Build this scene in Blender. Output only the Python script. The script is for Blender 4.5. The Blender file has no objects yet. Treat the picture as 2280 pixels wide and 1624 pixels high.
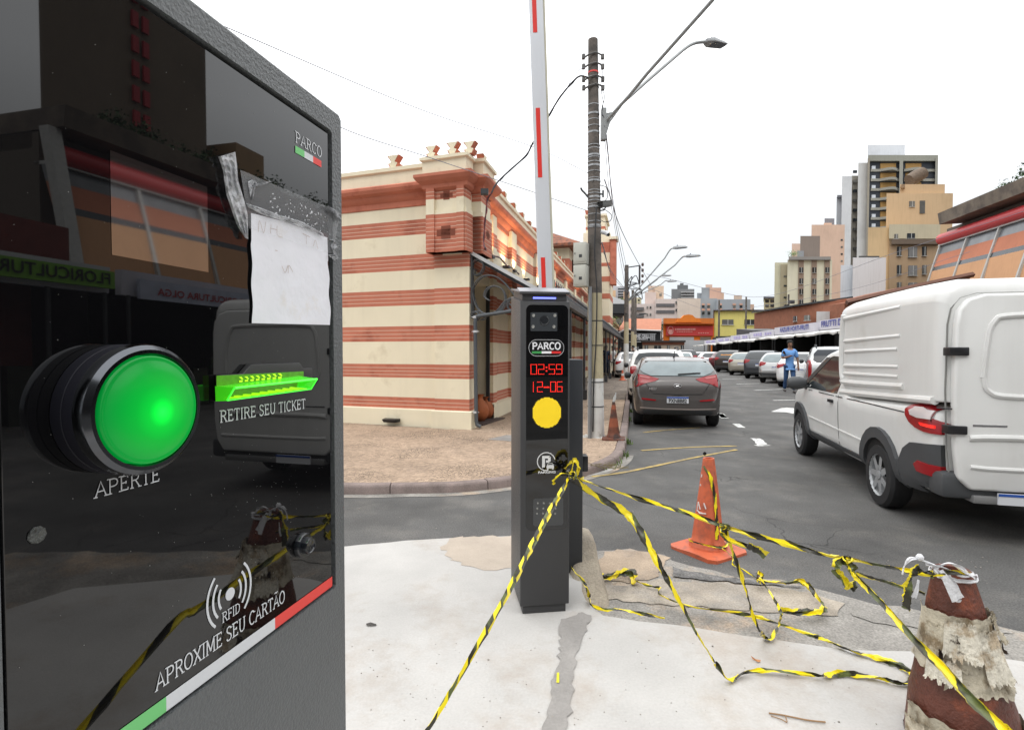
import bpy, bmesh, math, random
from math import radians, sin, cos, pi, atan2, sqrt, hypot
from mathutils import Vector, Matrix
from mathutils.bvhtree import BVHTree
random.seed(7)
SC = bpy.context.scene
COL = SC.collection
# ------------------------------------------------------------ camera, sky, sun, exposure
F, CX, CY, HC, TH = 1175.0, 1140.0, 812.0, 1.5, radians(1.46)
cam_d = bpy.data.cameras.new('camera'); cam = bpy.data.objects.new('camera', cam_d); COL.objects.link(cam)
cam_d.sensor_width = 36.0; cam_d.sensor_fit = 'HORIZONTAL'; cam_d.lens = F/2280*36
cam_d.clip_start = 0.02; cam_d.clip_end = 3000
cam.location = (0, 0, HC); cam.rotation_euler = (pi/2 - TH, 0, 0)
SC.camera = cam
SUN_EL, SUN_AZ = radians(58), radians(-150)
w = bpy.data.worlds.new('World'); SC.world = w; w.use_nodes = True
nt = w.node_tree; bg = nt.nodes['Background']
sky = nt.nodes.new('ShaderNodeTexSky'); sky.sky_type = 'NISHITA'; sky.sun_disc = False
sky.sun_elevation = SUN_EL; sky.sun_rotation = SUN_AZ; sky.air_density = 1.0; sky.dust_density = 3.0
hs = nt.nodes.new('ShaderNodeHueSaturation'); hs.inputs['Saturation'].default_value = 0.35
nt.links.new(sky.outputs[0], hs.inputs['Color'])
tc = nt.nodes.new('ShaderNodeTexCoord')
cl = nt.nodes.new('ShaderNodeTexNoise'); cl.inputs['Scale'].default_value = 1.6; cl.inputs['Detail'].default_value = 4
nt.links.new(tc.outputs['Generated'], cl.inputs['Vector'])
cr = nt.nodes.new('ShaderNodeValToRGB')   # overcast: dimmer toward the horizon, soft cloud mottling
sz = nt.nodes.new('ShaderNodeSeparateXYZ'); nt.links.new(tc.outputs['Generated'], sz.inputs[0])
ma = nt.nodes.new('ShaderNodeMath'); ma.operation = 'MULTIPLY_ADD'; ma.inputs[1].default_value = .16; nt.links.new(cl.outputs[0], ma.inputs[0])
mb_ = nt.nodes.new('ShaderNodeMath'); mb_.operation = 'ADD'; mb_.inputs[1].default_value = -.08; nt.links.new(ma.outputs[0], mb_.inputs[0]); nt.links.new(sz.outputs[2], ma.inputs[2])
nt.links.new(mb_.outputs[0], cr.inputs['Fac'])
es_ = cr.color_ramp.elements
es_[0].position = 0; es_[0].color = (7.2, 7.7, 8.15, 1); es_[1].position = 1; es_[1].color = (20.5, 20.8, 21, 1)
for p_, c_ in ((.12,(7.5,7.9,8.25,1)), (.25,(8.6,8.8,8.95,1)), (.38,(14.5,14.8,15.1,1)), (.62,(17.5,17.7,17.8,1))): e_ = es_.new(p_); e_.color = c_
mx = nt.nodes.new('ShaderNodeMix'); mx.data_type = 'RGBA'; mx.inputs[0].default_value = .9
nt.links.new(hs.outputs[0], mx.inputs[6]); nt.links.new(cr.outputs[0], mx.inputs[7])
nt.links.new(mx.outputs[2], bg.inputs['Color']); bg.inputs['Strength'].default_value = 0.12
sun_d = bpy.data.lights.new('sun', 'SUN'); sun = bpy.data.objects.new('sun', sun_d); COL.objects.link(sun)
sun_d.energy = 0.7; sun_d.angle = radians(25); sun_d.color = (1, .97, .92)
sun.rotation_euler = (pi/2 - SUN_EL, 0, pi - SUN_AZ)
SC.view_settings.view_transform = 'Standard'; SC.view_settings.look = 'None'
SC.view_settings.exposure = 0.12; SC.view_settings.gamma = 1.0
SC.cycles.max_bounces = 7; SC.cycles.transparent_max_bounces = 12
SC.cycles.use_denoising = True
# ------------------------------------------------------------ measuring the place
def ray(px, py):
    dx, dy = (px-CX)/F, (CY-py)/F
    return Vector((dx, cos(TH)+dy*sin(TH), -sin(TH)+dy*cos(TH)))
O = Vector((0, 0, HC))
def at_y(px, py, Y): d = ray(px, py); return O + d*(Y/d.y)
def at_z(px, py, z): d = ray(px, py); return O + d*((z-HC)/d.z)
def at_plane(px, py, p, n): d = ray(px, py); return O + d*((Vector(p)-O).dot(n)/d.dot(n))
AL = radians(13.9)
U = Vector((sin(AL), cos(AL), 0)); V = Vector((cos(AL), -sin(AL), 0)); Z = Vector((0, 0, 1))
def st(s, t, z=0): return U*s + V*t + Z*z
# ------------------------------------------------------------ materials
def _n(nt, k, **kw):
    n = nt.nodes.new(k)
    for a, b in kw.items():
        if hasattr(n, a) and not isinstance(b, tuple): setattr(n, a, b)
        else: n.inputs[a].default_value = b
    return n
def mat(name, col, rough=.6, metal=0, var=.12, vs=4, bump=0, bs=60, coat=0, emit=None, es=1, alpha=1, trans=0, ior=1.5, col2=None, c2s=3, c2lo=.45, c2hi=.6, spec=.5, det=6, streak=0):
    m = bpy.data.materials.new(name); m.use_nodes = True; nt = m.node_tree
    b = nt.nodes['Principled BSDF']; L = nt.links.new
    b.inputs['Roughness'].default_value = rough; b.inputs['Metallic'].default_value = metal
    b.inputs['IOR'].default_value = ior; b.inputs['Specular IOR Level'].default_value = spec
    b.inputs['Coat Weight'].default_value = coat; b.inputs['Coat Roughness'].default_value = .04
    b.inputs['Transmission Weight'].default_value = trans; b.inputs['Alpha'].default_value = alpha
    c = (*col, 1)
    tc = _n(nt, 'ShaderNodeTexCoord'); pos = tc.outputs['Object']
    n1 = _n(nt, 'ShaderNodeTexNoise', Scale=float(vs), Detail=float(det)); L(pos, n1.inputs['Vector'])
    mr = _n(nt, 'ShaderNodeMapRange'); L(n1.outputs[0], mr.inputs[0])
    mr.inputs[1].default_value = .25; mr.inputs[2].default_value = .75
    mr.inputs[3].default_value = 1-var; mr.inputs[4].default_value = 1+var
    src = None
    if col2:
        n2 = _n(nt, 'ShaderNodeTexNoise', Scale=float(c2s), Detail=8.0, Roughness=.65); L(pos, n2.inputs['Vector'])
        m2 = _n(nt, 'ShaderNodeMapRange'); L(n2.outputs[0], m2.inputs[0]); m2.inputs[1].default_value = c2lo; m2.inputs[2].default_value = c2hi
        mm = _n(nt, 'ShaderNodeMix', data_type='RGBA'); L(m2.outputs[0], mm.inputs[0]); mm.inputs[6].default_value = c; mm.inputs[7].default_value = (*col2, 1)
        src = mm.outputs[2]
    if streak:   # rain streaks and grime running down
        gg = _n(nt, 'ShaderNodeNewGeometry'); sm = _n(nt, 'ShaderNodeVectorMath', operation='MULTIPLY'); L(gg.outputs['Position'], sm.inputs[0]); sm.inputs[1].default_value = (5, 5, .35)
        n5 = _n(nt, 'ShaderNodeTexNoise', Scale=1.0, Detail=6.0, Roughness=.6); L(sm.outputs[0], n5.inputs['Vector'])
        m5 = _n(nt, 'ShaderNodeMapRange'); L(n5.outputs[0], m5.inputs[0]); m5.inputs[1].default_value = .5; m5.inputs[2].default_value = .75; m5.inputs[4].default_value = streak
        x5 = _n(nt, 'ShaderNodeMix', data_type='RGBA'); L(m5.outputs[0], x5.inputs[0])
        if src: L(src, x5.inputs[6])
        else: x5.inputs[6].default_value = c
        x5.inputs[7].default_value = (col[0]*.45, col[1]*.42, col[2]*.38, 1); src = x5.outputs[2]
    vm = _n(nt, 'ShaderNodeVectorMath', operation='SCALE')
    if src: L(src, vm.inputs[0])
    else: vm.inputs[0].default_value = col
    L(mr.outputs[0], vm.inputs['Scale']); L(vm.outputs[0], b.inputs['Base Color'])
    if bump:
        n3 = _n(nt, 'ShaderNodeTexNoise', Scale=float(bs), Detail=4.0); L(pos, n3.inputs['Vector'])
        bp = _n(nt, 'ShaderNodeBump', Strength=min(1., bump), Distance=.01 if bump <= 1 else .01*bump); L(n3.outputs[0], bp.inputs['Height']); L(bp.outputs[0], b.inputs['Normal'])
    if emit:
        b.inputs['Emission Color'].default_value = (*emit, 1); b.inputs['Emission Strength'].default_value = es
    return m
# ------------------------------------------------------------ mesh builder
class MB:
    def __init__(s): s.v = []; s.f = []; s.m = []; s.uv = {}
    def add(s, vs, fs, m=0):
        o = len(s.v); s.v += [Vector(p) for p in vs]
        for f in fs: s.f.append([i+o for i in f]); s.m.append(m)
        return o
    def box(s, a, b, m=0, M=None):
        (x0, y0, z0), (x1, y1, z1) = a, b
        vs = [Vector(p) for p in ((x0,y0,z0),(x1,y0,z0),(x1,y1,z0),(x0,y1,z0),(x0,y0,z1),(x1,y0,z1),(x1,y1,z1),(x0,y1,z1))]
        if M: vs = [M @ p for p in vs]
        s.add(vs, [(0,3,2,1),(4,5,6,7),(0,1,5,4),(1,2,6,5),(2,3,7,6),(3,0,4,7)], m); return s
    def hexa(s, lo, hi, m=0):  # two loops of equal length, closed solid
        n = len(lo); fs = [tuple(range(n))[::-1], tuple(range(n, 2*n))] + [(i, (i+1) % n, n+(i+1) % n, n+i) for i in range(n)]
        s.add(list(lo)+list(hi), fs, m); return s
    def prism(s, poly, n, m=0):  # 3D polygon extruded by vector n
        n = Vector(n); return s.hexa([Vector(p) for p in poly], [Vector(p)+n for p in poly], m)
    def poly(s, pts, m=0): s.add(pts, [tuple(range(len(pts)))], m); return s
    def tube(s, path, r, k=8, m=0, flat=None, fs=1.0, cap=True):
        path = [Vector(p) for p in path]; n = len(path)
        rr = r if isinstance(r, (list, tuple)) else [r]*n
        t0 = (path[1]-path[0]).normalized()
        a = flat.normalized() if flat is not None else (Z if abs(t0.z) < .9 else Vector((1,0,0)))
        rings = []
        for i, p in enumerate(path):
            t = (path[min(i+1, n-1)]-path[max(i-1, 0)]).normalized()
            if flat is None: b = t.cross(a).normalized(); a = b.cross(t).normalized()
            else: b = t.cross(a).normalized()
            rings.append([p + b*(cos(2*pi*j/k)*rr[i]) + a*(sin(2*pi*j/k)*rr[i]*fs) for j in range(k)])
        o = len(s.v)
        for q in rings: s.v += q
        for i in range(n-1):
            for j in range(k):
                s.f.append([o+i*k+j, o+i*k+(j+1) % k, o+(i+1)*k+(j+1) % k, o+(i+1)*k+j]); s.m.append(m)
        if cap: s.f.append([o+j for j in range(k)][::-1]); s.m.append(m); s.f.append([o+(n-1)*k+j for j in range(k)]); s.m.append(m)
        return s
    def lathe(s, prof, M=None, k=24, m=0, mats=None, cap=True, wob=None):  # prof [(r,z)]
        M = M or Matrix(); o = len(s.v); n = len(prof)
        for i, (r, z) in enumerate(prof):
            for j in range(k):
                a = 2*pi*j/k; q = r*(1+(wob(a, z) if wob else 0)); s.v.append(M @ Vector((cos(a)*q, sin(a)*q, z)))
        for i in range(n-1):
            for j in range(k):
                s.f.append([o+i*k+j, o+i*k+(j+1) % k, o+(i+1)*k+(j+1) % k, o+(i+1)*k+j]); s.m.append(mats[i] if mats else m)
        if cap:
            s.f.append([o+j for j in range(k)][::-1]); s.m.append(mats[0] if mats else m); s.f.append([o+(n-1)*k+j for j in range(k)]); s.m.append(mats[-1] if mats else m)
        return s
    def grid(s, P, m=0, mf=None):  # P[i][j] points
        o = len(s.v); a, b = len(P), len(P[0])
        for row in P: s.v += [Vector(p) for p in row]
        for i in range(a-1):
            for j in range(b-1):
                s.f.append([o+i*b+j, o+i*b+j+1, o+(i+1)*b+j+1, o+(i+1)*b+j]); s.m.append(mf(i, j) if mf else m)
        return o
    def build(s, name, mats, parent=None, smooth=False, bevel=0, world=True, seg=2, angle=40):
        me = bpy.data.meshes.new(name)
        vs = s.v
        if parent is not None and world:
            iv = MI[parent.name]; vs = [iv @ v for v in vs]
        me.from_pydata([tuple(v) for v in vs], [], s.f)
        if not isinstance(mats, (list, tuple)): mats = [mats]
        for q in mats: me.materials.append(q)
        me.polygons.foreach_set('material_index', s.m)
        if s.uv:
            ul = me.uv_layers.new(name='UVMap')
            for li, lp in enumerate(me.loops): ul.data[li].uv = s.uv.get(lp.vertex_index, (0, 0))
        if bevel:
            bm = bmesh.new(); bm.from_mesh(me); bmesh.ops.remove_doubles(bm, verts=bm.verts, dist=1e-5)
            es = [e for e in bm.edges if len(e.link_faces) == 2 and e.calc_face_angle(0) > .5]
            bmesh.ops.bevel(bm, geom=es, offset=bevel, segments=seg, affect='EDGES', profile=.5, clamp_overlap=True)
            bm.to_mesh(me); bm.free(); smooth = True
        if smooth:
            me.polygons.foreach_set('use_smooth', [True]*len(me.polygons))
            try: me.set_sharp_from_angle(angle=radians(angle))
            except Exception: pass
        me.update()
        o = bpy.data.objects.new(name, me); COL.objects.link(o)
        if parent is not None: o.parent = parent
        MI[o.name] = MI[parent.name] if parent is not None else Matrix()
        return o
MI = {}
def tag(o, label=None, cat=None, group=None, kind=None):
    if label: o['label'] = label
    if cat: o['category'] = cat
    if group: o['group'] = group
    if kind: o['kind'] = kind
    return o
def thing(name, label, cat, loc=(0,0,0), rz=0, group=None):
    o = bpy.data.objects.new(name, None); COL.objects.link(o); o.empty_display_size = .1
    o.location = loc; o.rotation_euler = (0, 0, rz)
    MI[o.name] = (Matrix.Translation(Vector(loc)) @ Matrix.Rotation(rz, 4, 'Z')).inverted()
    return tag(o, label, cat, group)
def struct(o): o['kind'] = 'structure'; return o
def cr_path(pts, n=8):
    pts = [Vector(p) for p in pts]; P = [pts[0]*2-pts[1]]+pts+[pts[-1]*2-pts[-2]]; out = []
    for i in range(1, len(P)-2):
        for k in range(n):
            t = k/n; a, b, c, d = P[i-1:i+3]
            out.append(.5*((2*b)+(c-a)*t+(2*a-5*b+4*c-d)*t*t+(3*b-a-3*c+d)*t**3))
    return out+[pts[-1]]
def text_mesh(txt, size, frame, thick=.001, bold=0.0, width=None, align='CENTER'):
    """built-in sans lettering as an MB in the frame (origin, right, up)"""
    cu = bpy.data.curves.new('lettering', 'FONT'); cu.body = txt; cu.size = size; cu.offset = bold; cu.align_x = align; cu.align_y = 'CENTER'; cu.resolution_u = 3
    to = bpy.data.objects.new('lettering', cu); COL.objects.link(to)
    dg = bpy.context.evaluated_depsgraph_get(); me = bpy.data.meshes.new_from_object(to.evaluated_get(dg))
    o, r, u = [Vector(q) for q in frame]; n = r.cross(u).normalized(); mb = MB()
    xs = [v.co.x for v in me.vertices] or [0, 1]; sx = (width/(max(xs)-min(xs))) if width else 1
    mb.add([o + r*v.co.x*sx + u*v.co.y + n*thick for v in me.vertices], [tuple(p.vertices) for p in me.polygons])
    bpy.data.objects.remove(to); bpy.data.meshes.remove(me); bpy.data.curves.remove(cu)
    return mb
# serif stroke letters: strokes and serif points on a unit-height glyph
def _ell(cx, cy, rx, ry, a0=0, a1=360, n=18): return [(cx+rx*cos(radians(a0+(a1-a0)*i/n)), cy+ry*sin(radians(a0+(a1-a0)*i/n))) for i in range(n+1)]
_st = [(.16, 0), (.16, 1)]
GL = {
'A': (.8, [[(.06,0),(.4,1),(.74,0)], [(.18,.35),(.62,.35)]], [(.06,0),(.74,0)]),
'P': (.74, [_st, [(.16,.98),(.45,.98),(.62,.9),(.68,.73),(.62,.56),(.45,.48),(.16,.48)]], [(.16,0),(.1,1)]),
'R': (.8, [_st, [(.16,.98),(.43,.98),(.6,.9),(.65,.75),(.6,.6),(.43,.52),(.16,.52)], [(.42,.52),(.72,0)]], [(.16,0),(.1,1),(.74,0)]),
'C': (.76, [_ell(.42,.5,.34,.5,48,312)], [(.66,.86),]),
'O': (.84, [_ell(.42,.5,.35,.5,0,360,24)], []),
'E': (.7, [_st, [(.16,.98),(.6,.98),(.6,.84)], [(.16,.52),(.48,.52),(.48,.42),(.48,.62)], [(.16,.02),(.62,.02),(.62,.18)]], [(.1,0),(.1,1)]),
'F': (.66, [_st, [(.16,.98),(.6,.98),(.6,.84)], [(.16,.52),(.48,.52),(.48,.42),(.48,.62)]], [(.16,0),(.1,1)]),
'T': (.72, [[(.36,0),(.36,1)], [(.04,.84),(.06,.98),(.66,.98),(.68,.84)]], [(.36,0)]),
'I': (.36, [[(.18,0),(.18,1)]], [(.18,0),(.18,1)]),
'S': (.66, [[(.56,.84),(.46,.96),(.32,1),(.15,.94),(.1,.78),(.16,.62),(.34,.52),(.52,.4),(.58,.24),(.5,.06),(.32,0),(.16,.04),(.08,.18)]], [(.58,.86)]),
'U': (.84, [[(.16,1),(.16,.3),(.24,.08),(.42,0),(.6,.08),(.68,.3),(.68,1)]], [(.16,1),(.68,1)]),
'K': (.8, [_st, [(.68,1),(.2,.42)], [(.34,.58),(.72,0)]], [(.16,0),(.16,1),(.68,1),(.72,0)]),
'M': (1.0, [[(.14,0),(.16,1)],[(.16,1),(.5,.15)],[(.5,.15),(.84,1)],[(.84,1),(.86,0)]], [(.14,0),(.86,0),(.1,1),(.9,1)]),
'X': (.78, [[(.08,0),(.7,1)], [(.08,1),(.7,0)]], [(.08,0),(.7,0),(.08,1),(.7,1)]),
'D': (.84, [_st, [(.16,.98),(.42,.98),(.64,.82),(.72,.5),(.64,.18),(.42,.02),(.16,.02)]], [(.1,0),(.1,1)]),
' ': (.34, [], [])}
GL['Ã'] = (.8, GL['A'][1]+[[(.2,1.18),(.32,1.26),(.46,1.18),(.6,1.26)]], GL['A'][2])
def serif_text(txt, h, frame, sw=.11, width=None, slant=0, gap=.04):
    o, r, u = [Vector(q) for q in frame]; n = r.cross(u).normalized(); mb = MB()
    tot = sum(GL[c][0]+gap for c in txt)-gap; sx = (width/(tot*h)) if width else 1; x = 0
    def P(a, b): return o + r*((x+a+slant*b)*h*sx) + u*(b*h) + n*.0003
    for c in txt:
        wd, strokes, ser = GL[c]
        for k in strokes: mb.tube([P(a, b) for a, b in k], h*sw/2, 6, 0, flat=n, fs=.12)
        for a, b in ser: mb.tube([P(a-.13, b), P(a+.13, b)], h*.035, 4, 0, flat=n, fs=.25)
        x += wd+gap
    return mb
# ------------------------------------------------------------ ground materials
def ground_mat(name, base, lo, hi, crack=0, fa=.2, pebble=0, bump=.4, scale=1., stain=None, sc2=.7, stains=.5):
    m = bpy.data.materials.new(name); m.use_nodes = True; nt = m.node_tree; b = nt.nodes['Principled BSDF']; L = nt.links.new
    g = _n(nt, 'ShaderNodeNewGeometry').outputs['Position']
    b.inputs['Roughness'].default_value = .85; b.inputs['Specular IOR Level'].default_value = .3
    n1 = _n(nt, 'ShaderNodeTexNoise', Scale=sc2, Detail=9.0, Roughness=.6); L(g, n1.inputs['Vector'])
    r1 = _n(nt, 'ShaderNodeMapRange'); L(n1.outputs[0], r1.inputs[0]); r1.inputs[1].default_value = .3; r1.inputs[2].default_value = .7; r1.inputs[3].default_value = lo; r1.inputs[4].default_value = hi
    n2 = _n(nt, 'ShaderNodeTexNoise', Scale=90.*scale, Detail=3.0); L(g, n2.inputs['Vector'])
    r2 = _n(nt, 'ShaderNodeMapRange'); L(n2.outputs[0], r2.inputs[0]); r2.inputs[1].default_value = .25; r2.inputs[2].default_value = .75; r2.inputs[3].default_value = 1-fa; r2.inputs[4].default_value = 1+fa
    mu = _n(nt, 'ShaderNodeMath', operation='MULTIPLY'); L(r1.outputs[0], mu.inputs[0]); L(r2.outputs[0], mu.inputs[1])
    col = None; cv = _n(nt, 'ShaderNodeRGB'); cv.outputs[0].default_value = (*base, 1); col = cv.outputs[0]
    if stain:
        n3 = _n(nt, 'ShaderNodeTexNoise', Scale=1.3, Detail=7.0, Roughness=.7); L(g, n3.inputs['Vector'])
        r3 = _n(nt, 'ShaderNodeMapRange'); L(n3.outputs[0], r3.inputs[0]); r3.inputs[1].default_value = .5; r3.inputs[2].default_value = .64; r3.inputs[4].default_value = stains
        mm = _n(nt, 'ShaderNodeMix', data_type='RGBA'); L(r3.outputs[0], mm.inputs[0]); L(col, mm.inputs[6]); mm.inputs[7].default_value = (*stain, 1); col = mm.outputs[2]
    h = n2.outputs[0]
    if crack:
        nd = _n(nt, 'ShaderNodeTexNoise', Scale=3.0, Detail=5.0); L(g, nd.inputs['Vector'])
        ad = _n(nt, 'ShaderNodeMix', data_type='RGBA'); ad.inputs[0].default_value = .22; L(g, ad.inputs[6]); L(nd.outputs['Color'], ad.inputs[7])
        vo = _n(nt, 'ShaderNodeTexVoronoi', feature='DISTANCE_TO_EDGE', Scale=crack); L(ad.outputs[2], vo.inputs['Vector'])
        rc = _n(nt, 'ShaderNodeMapRange'); L(vo.outputs['Distance'], rc.inputs[0]); rc.inputs[1].default_value = .0; rc.inputs[2].default_value = .007; rc.inputs[3].default_value = 1.; rc.inputs[4].default_value = 0.
        nm = _n(nt, 'ShaderNodeTexNoise', Scale=.55, Detail=2.0); L(g, nm.inputs['Vector'])
        rm = _n(nt, 'ShaderNodeMapRange'); L(nm.outputs[0], rm.inputs[0]); rm.inputs[1].default_value = .52; rm.inputs[2].default_value = .58; rm.inputs[4].default_value = .75
        cm = _n(nt, 'ShaderNodeMath', operation='MULTIPLY'); L(rc.outputs[0], cm.inputs[0]); L(rm.outputs[0], cm.inputs[1])
        mk = _n(nt, 'ShaderNodeMix', data_type='RGBA'); L(cm.outputs[0], mk.inputs[0]); L(col, mk.inputs[6]); mk.inputs[7].default_value = (base[0]*.25, base[1]*.25, base[2]*.25, 1); col = mk.outputs[2]
    if pebble:
        nd = _n(nt, 'ShaderNodeTexNoise', Scale=7.0, Detail=2.0); L(g, nd.inputs['Vector'])
        ad = _n(nt, 'ShaderNodeMix', data_type='RGBA'); ad.inputs[0].default_value = .04; L(g, ad.inputs[6]); L(nd.outputs['Color'], ad.inputs[7])
        vo = _n(nt, 'ShaderNodeTexVoronoi', feature='DISTANCE_TO_EDGE', Scale=pebble); L(ad.outputs[2], vo.inputs['Vector'])
        vc = _n(nt, 'ShaderNodeTexVoronoi', Scale=pebble); L(ad.outputs[2], vc.inputs['Vector'])
        rc = _n(nt, 'ShaderNodeMapRange'); L(vo.outputs['Distance'], rc.inputs[0]); rc.inputs[1].default_value = .02; rc.inputs[2].default_value = .09; rc.inputs[3].default_value = 1.; rc.inputs[4].default_value = 0.
        nm = _n(nt, 'ShaderNodeTexNoise', Scale=1.1, Detail=6.0); L(g, nm.inputs['Vector'])
        rm = _n(nt, 'ShaderNodeMapRange'); L(nm.outputs[0], rm.inputs[0]); rm.inputs[1].default_value = .46; rm.inputs[2].default_value = .6; rm.inputs[3].default_value = .15; rm.inputs[4].default_value = 1.
        cm = _n(nt, 'ShaderNodeMath', operation='MULTIPLY'); L(rc.outputs[0], cm.inputs[0]); L(rm.outputs[0], cm.inputs[1])
        sv = _n(nt, 'ShaderNodeSeparateColor'); L(vc.outputs['Color'], sv.inputs[0])
        rv = _n(nt, 'ShaderNodeMapRange'); L(sv.outputs[0], rv.inputs[0]); rv.inputs[3].default_value = .78; rv.inputs[4].default_value = 1.22
        vv = _n(nt, 'ShaderNodeVectorMath', operation='SCALE'); L(col, vv.inputs[0]); L(rv.outputs[0], vv.inputs['Scale'])
        mk = _n(nt, 'ShaderNodeMix', data_type='RGBA'); L(cm.outputs[0], mk.inputs[0]); L(vv.outputs[0], mk.inputs[6]); mk.inputs[7].default_value = (base[0]*.22, base[1]*.22, base[2]*.22, 1); col = mk.outputs[2]
    vm = _n(nt, 'ShaderNodeVectorMath', operation='SCALE'); L(col, vm.inputs[0]); L(mu.outputs[0], vm.inputs['Scale']); L(vm.outputs[0], b.inputs['Base Color'])
    bp = _n(nt, 'ShaderNodeBump', Strength=bump, Distance=.006); L(h, bp.inputs['Height']); L(bp.outputs[0], b.inputs['Normal'])
    return m
asphalt = ground_mat('asphalt', (.100,.098,.095), .68, 1.28, crack=1.1, fa=.38, stain=(.165,.155,.142), stains=.5, sc2=.9)
slabm = ground_mat('fresh_concrete', (.47,.455,.435), .84, 1.08, fa=.06, bump=.25, stain=(.35,.29,.235), sc2=1.6, stains=.55)
stonem = ground_mat('mosaic_stone', (.37,.275,.20), .8, 1.2, pebble=24., bump=.5, stain=(.33,.25,.19))
stonefar = ground_mat('worn_paving', (.2,.165,.135), .8, 1.2, pebble=6., bump=.3)
kerbm = ground_mat('kerb_stone', (.22,.175,.16), .75, 1.25, bump=.5, sc2=5)
apronm = ground_mat('rough_apron', (.265,.25,.228), .65, 1.3, fa=.35, stain=(.42,.325,.24), sc2=3.0, stains=1., bump=.8)
greyc = ground_mat('grey_cement', (.27,.255,.24), .75, 1.2, fa=.08, bump=.5, sc2=3)
paintw = mat('road_paint_white', (.62,.62,.6), .7, var=.2, vs=9, col2=(.2,.2,.2), c2s=14, c2lo=.55, c2hi=.62)
painty = mat('road_paint_yellow', (.48,.34,.09), .7, var=.2, vs=9, col2=(.13,.12,.11), c2s=6, c2lo=.4, c2hi=.75)
# ------------------------------------------------------------ ground, sidewalk, island
g = MB(); g.poly([(-1500,-1500,-.02),(1500,-1500,-.02),(1500,1500,-.02),(-1500,1500,-.02)])
struct(g.build('ground', asphalt))
def sheet(pts, z, name, m, thick=0, rag=0, seg=.12):
    P = []
    pts = [Vector((p[0], p[1], 0)) for p in pts]
    for i, p in enumerate(pts):
        q = pts[(i+1) % len(pts)]; n = max(1, int((q-p).length/seg)) if rag else 1
        for k in range(n):
            a = p.lerp(q, k/n); P.append((a.x+random.uniform(-rag, rag), a.y+random.uniform(-rag, rag), z))
    mb = MB()
    if thick: mb.hexa([(x, y, z-thick) for x, y, _ in P], P)
    else: mb.poly(P)
    return mb.build(name, m)
g = MB(); g.poly([(-60,-40,0),(60,-40,0),(60,160,0),(-60,160,0)])
struct(g.build('road', asphalt))
SW = .09
kerb_px = [(766,1081),(827,1081),(914,1079),(1022,1076.6),(1142,1064.6),(1215,1055),(1270,1050),(1305,1043),(1352,1028),(1383,1009),(1392.4,985),(1398.5,940),(1400,919),(1404,868),(1411,849)]
kerb = [at_z(x, y, SW) for x, y in [(-1300,1112),(-500,1102),(0,1095),(400,1088),(640,1083)]+kerb_px]
kerb = kerb+[st(40,-.36,SW), st(76,-.36,SW)]
kerb = cr_path(kerb[:-2], 4)+kerb[-2:]
swp = kerb + [st(76,-3.4,SW), st(9,-3.4,SW), Vector((-7.5,12.2,SW))]
# sidewalk sheet in two slabs: mosaic up close, worn paving down the street
def inset(path, d):
    out = []
    for i, p in enumerate(path):
        t = (path[min(i+1, len(path)-1)]-path[max(i-1, 0)]); t.z = 0; t.normalize(); out.append(p + Vector((-t.y, t.x, 0))*d)
    return out
inn = inset(kerb, .13)
near = [p for p in inn if (p.dot(U) < 16)]; far = [p for p in inn if p.dot(U) >= 16]
cut = near[-1]; scut = cut.dot(U)
sheet(near + [st(scut,-3.4), st(9,-3.4), Vector((-7.5,12.2,0))], SW, 'sidewalk', stonem, thick=.08)['kind'] = 'structure'
sheet([cut]+far+[st(76,-3.4), st(scut,-3.4)], SW-.002, 'far_sidewalk', stonefar, thick=.08)['kind'] = 'structure'
mb = MB(); k0 = 0
while k0 < len(kerb)-1:   # long kerb stones that follow the bend
    k1 = k0+1
    while k1 < len(kerb)-1 and (kerb[k1]-kerb[k0]).length < 1.0: k1 += 1
    rows = []; dz = random.uniform(0, .006); do = random.uniform(-.006, .006)
    seg_ = [(kerb[k0].lerp(kerb[k0+1], .01/max(.02, (kerb[k0+1]-kerb[k0]).length)), inn[k0].lerp(inn[k0+1], .01/max(.02, (kerb[k0+1]-kerb[k0]).length)))]+[(kerb[q], inn[q]) for q in range(k0+1, k1+1)]
    for a, d in seg_:
        n_ = (a-d); n_.z = 0; n_.normalize(); j_ = random.uniform(-.004, .004); P3 = lambda o, z: Vector((a.x, a.y, 0))+n_*(o+do+j_)+Z*(z+dz)
        rows.append([P3(.012,-.02), P3(.006,SW-.022), P3(-.002,SW-.006), P3(-.016,SW+.004), P3(-.118,SW+.003), P3(-.125,SW-.03)])
    mb.grid(rows); mb.poly(rows[0]); mb.poly(rows[-1]); k0 = k1
struct(mb.build('kerb', kerbm, smooth=True, angle=35))
mb = MB()   # gritty gutter strip at the kerb foot
out = inset(kerb, -.0); o2 = [p+Vector((0,0,0)) for p in inset(kerb, -.14)]
for i in range(0, min(len(kerb)-2, 58)):
    a, b = kerb[i], kerb[i+1]; r0, r1 = random.uniform(.4, 1.1), random.uniform(.4, 1.1)
    mb.poly([(a.x, a.y, .004), (b.x, b.y, .004), (b.x+(o2[i+1]-b).x, b.y+(o2[i+1]-b).y, .004), (a.x+(o2[i]-a).x, a.y+(o2[i]-a).y, .004)])
struct(mb.build('gutter', apronm))
# pale patch in the pavement and cement round the pole foot
q = [at_z(x, y, SW) for x, y in ((1111,963),(1160,955),(1200,972),(1160,981))]
tag(sheet([p for p in [at_z(1085,978,SW), at_z(1128,968,SW), at_z(1200,972,SW), at_z(1200,987,SW)]], SW+.004, 'paving_patch', greyc), kind='structure')
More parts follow.
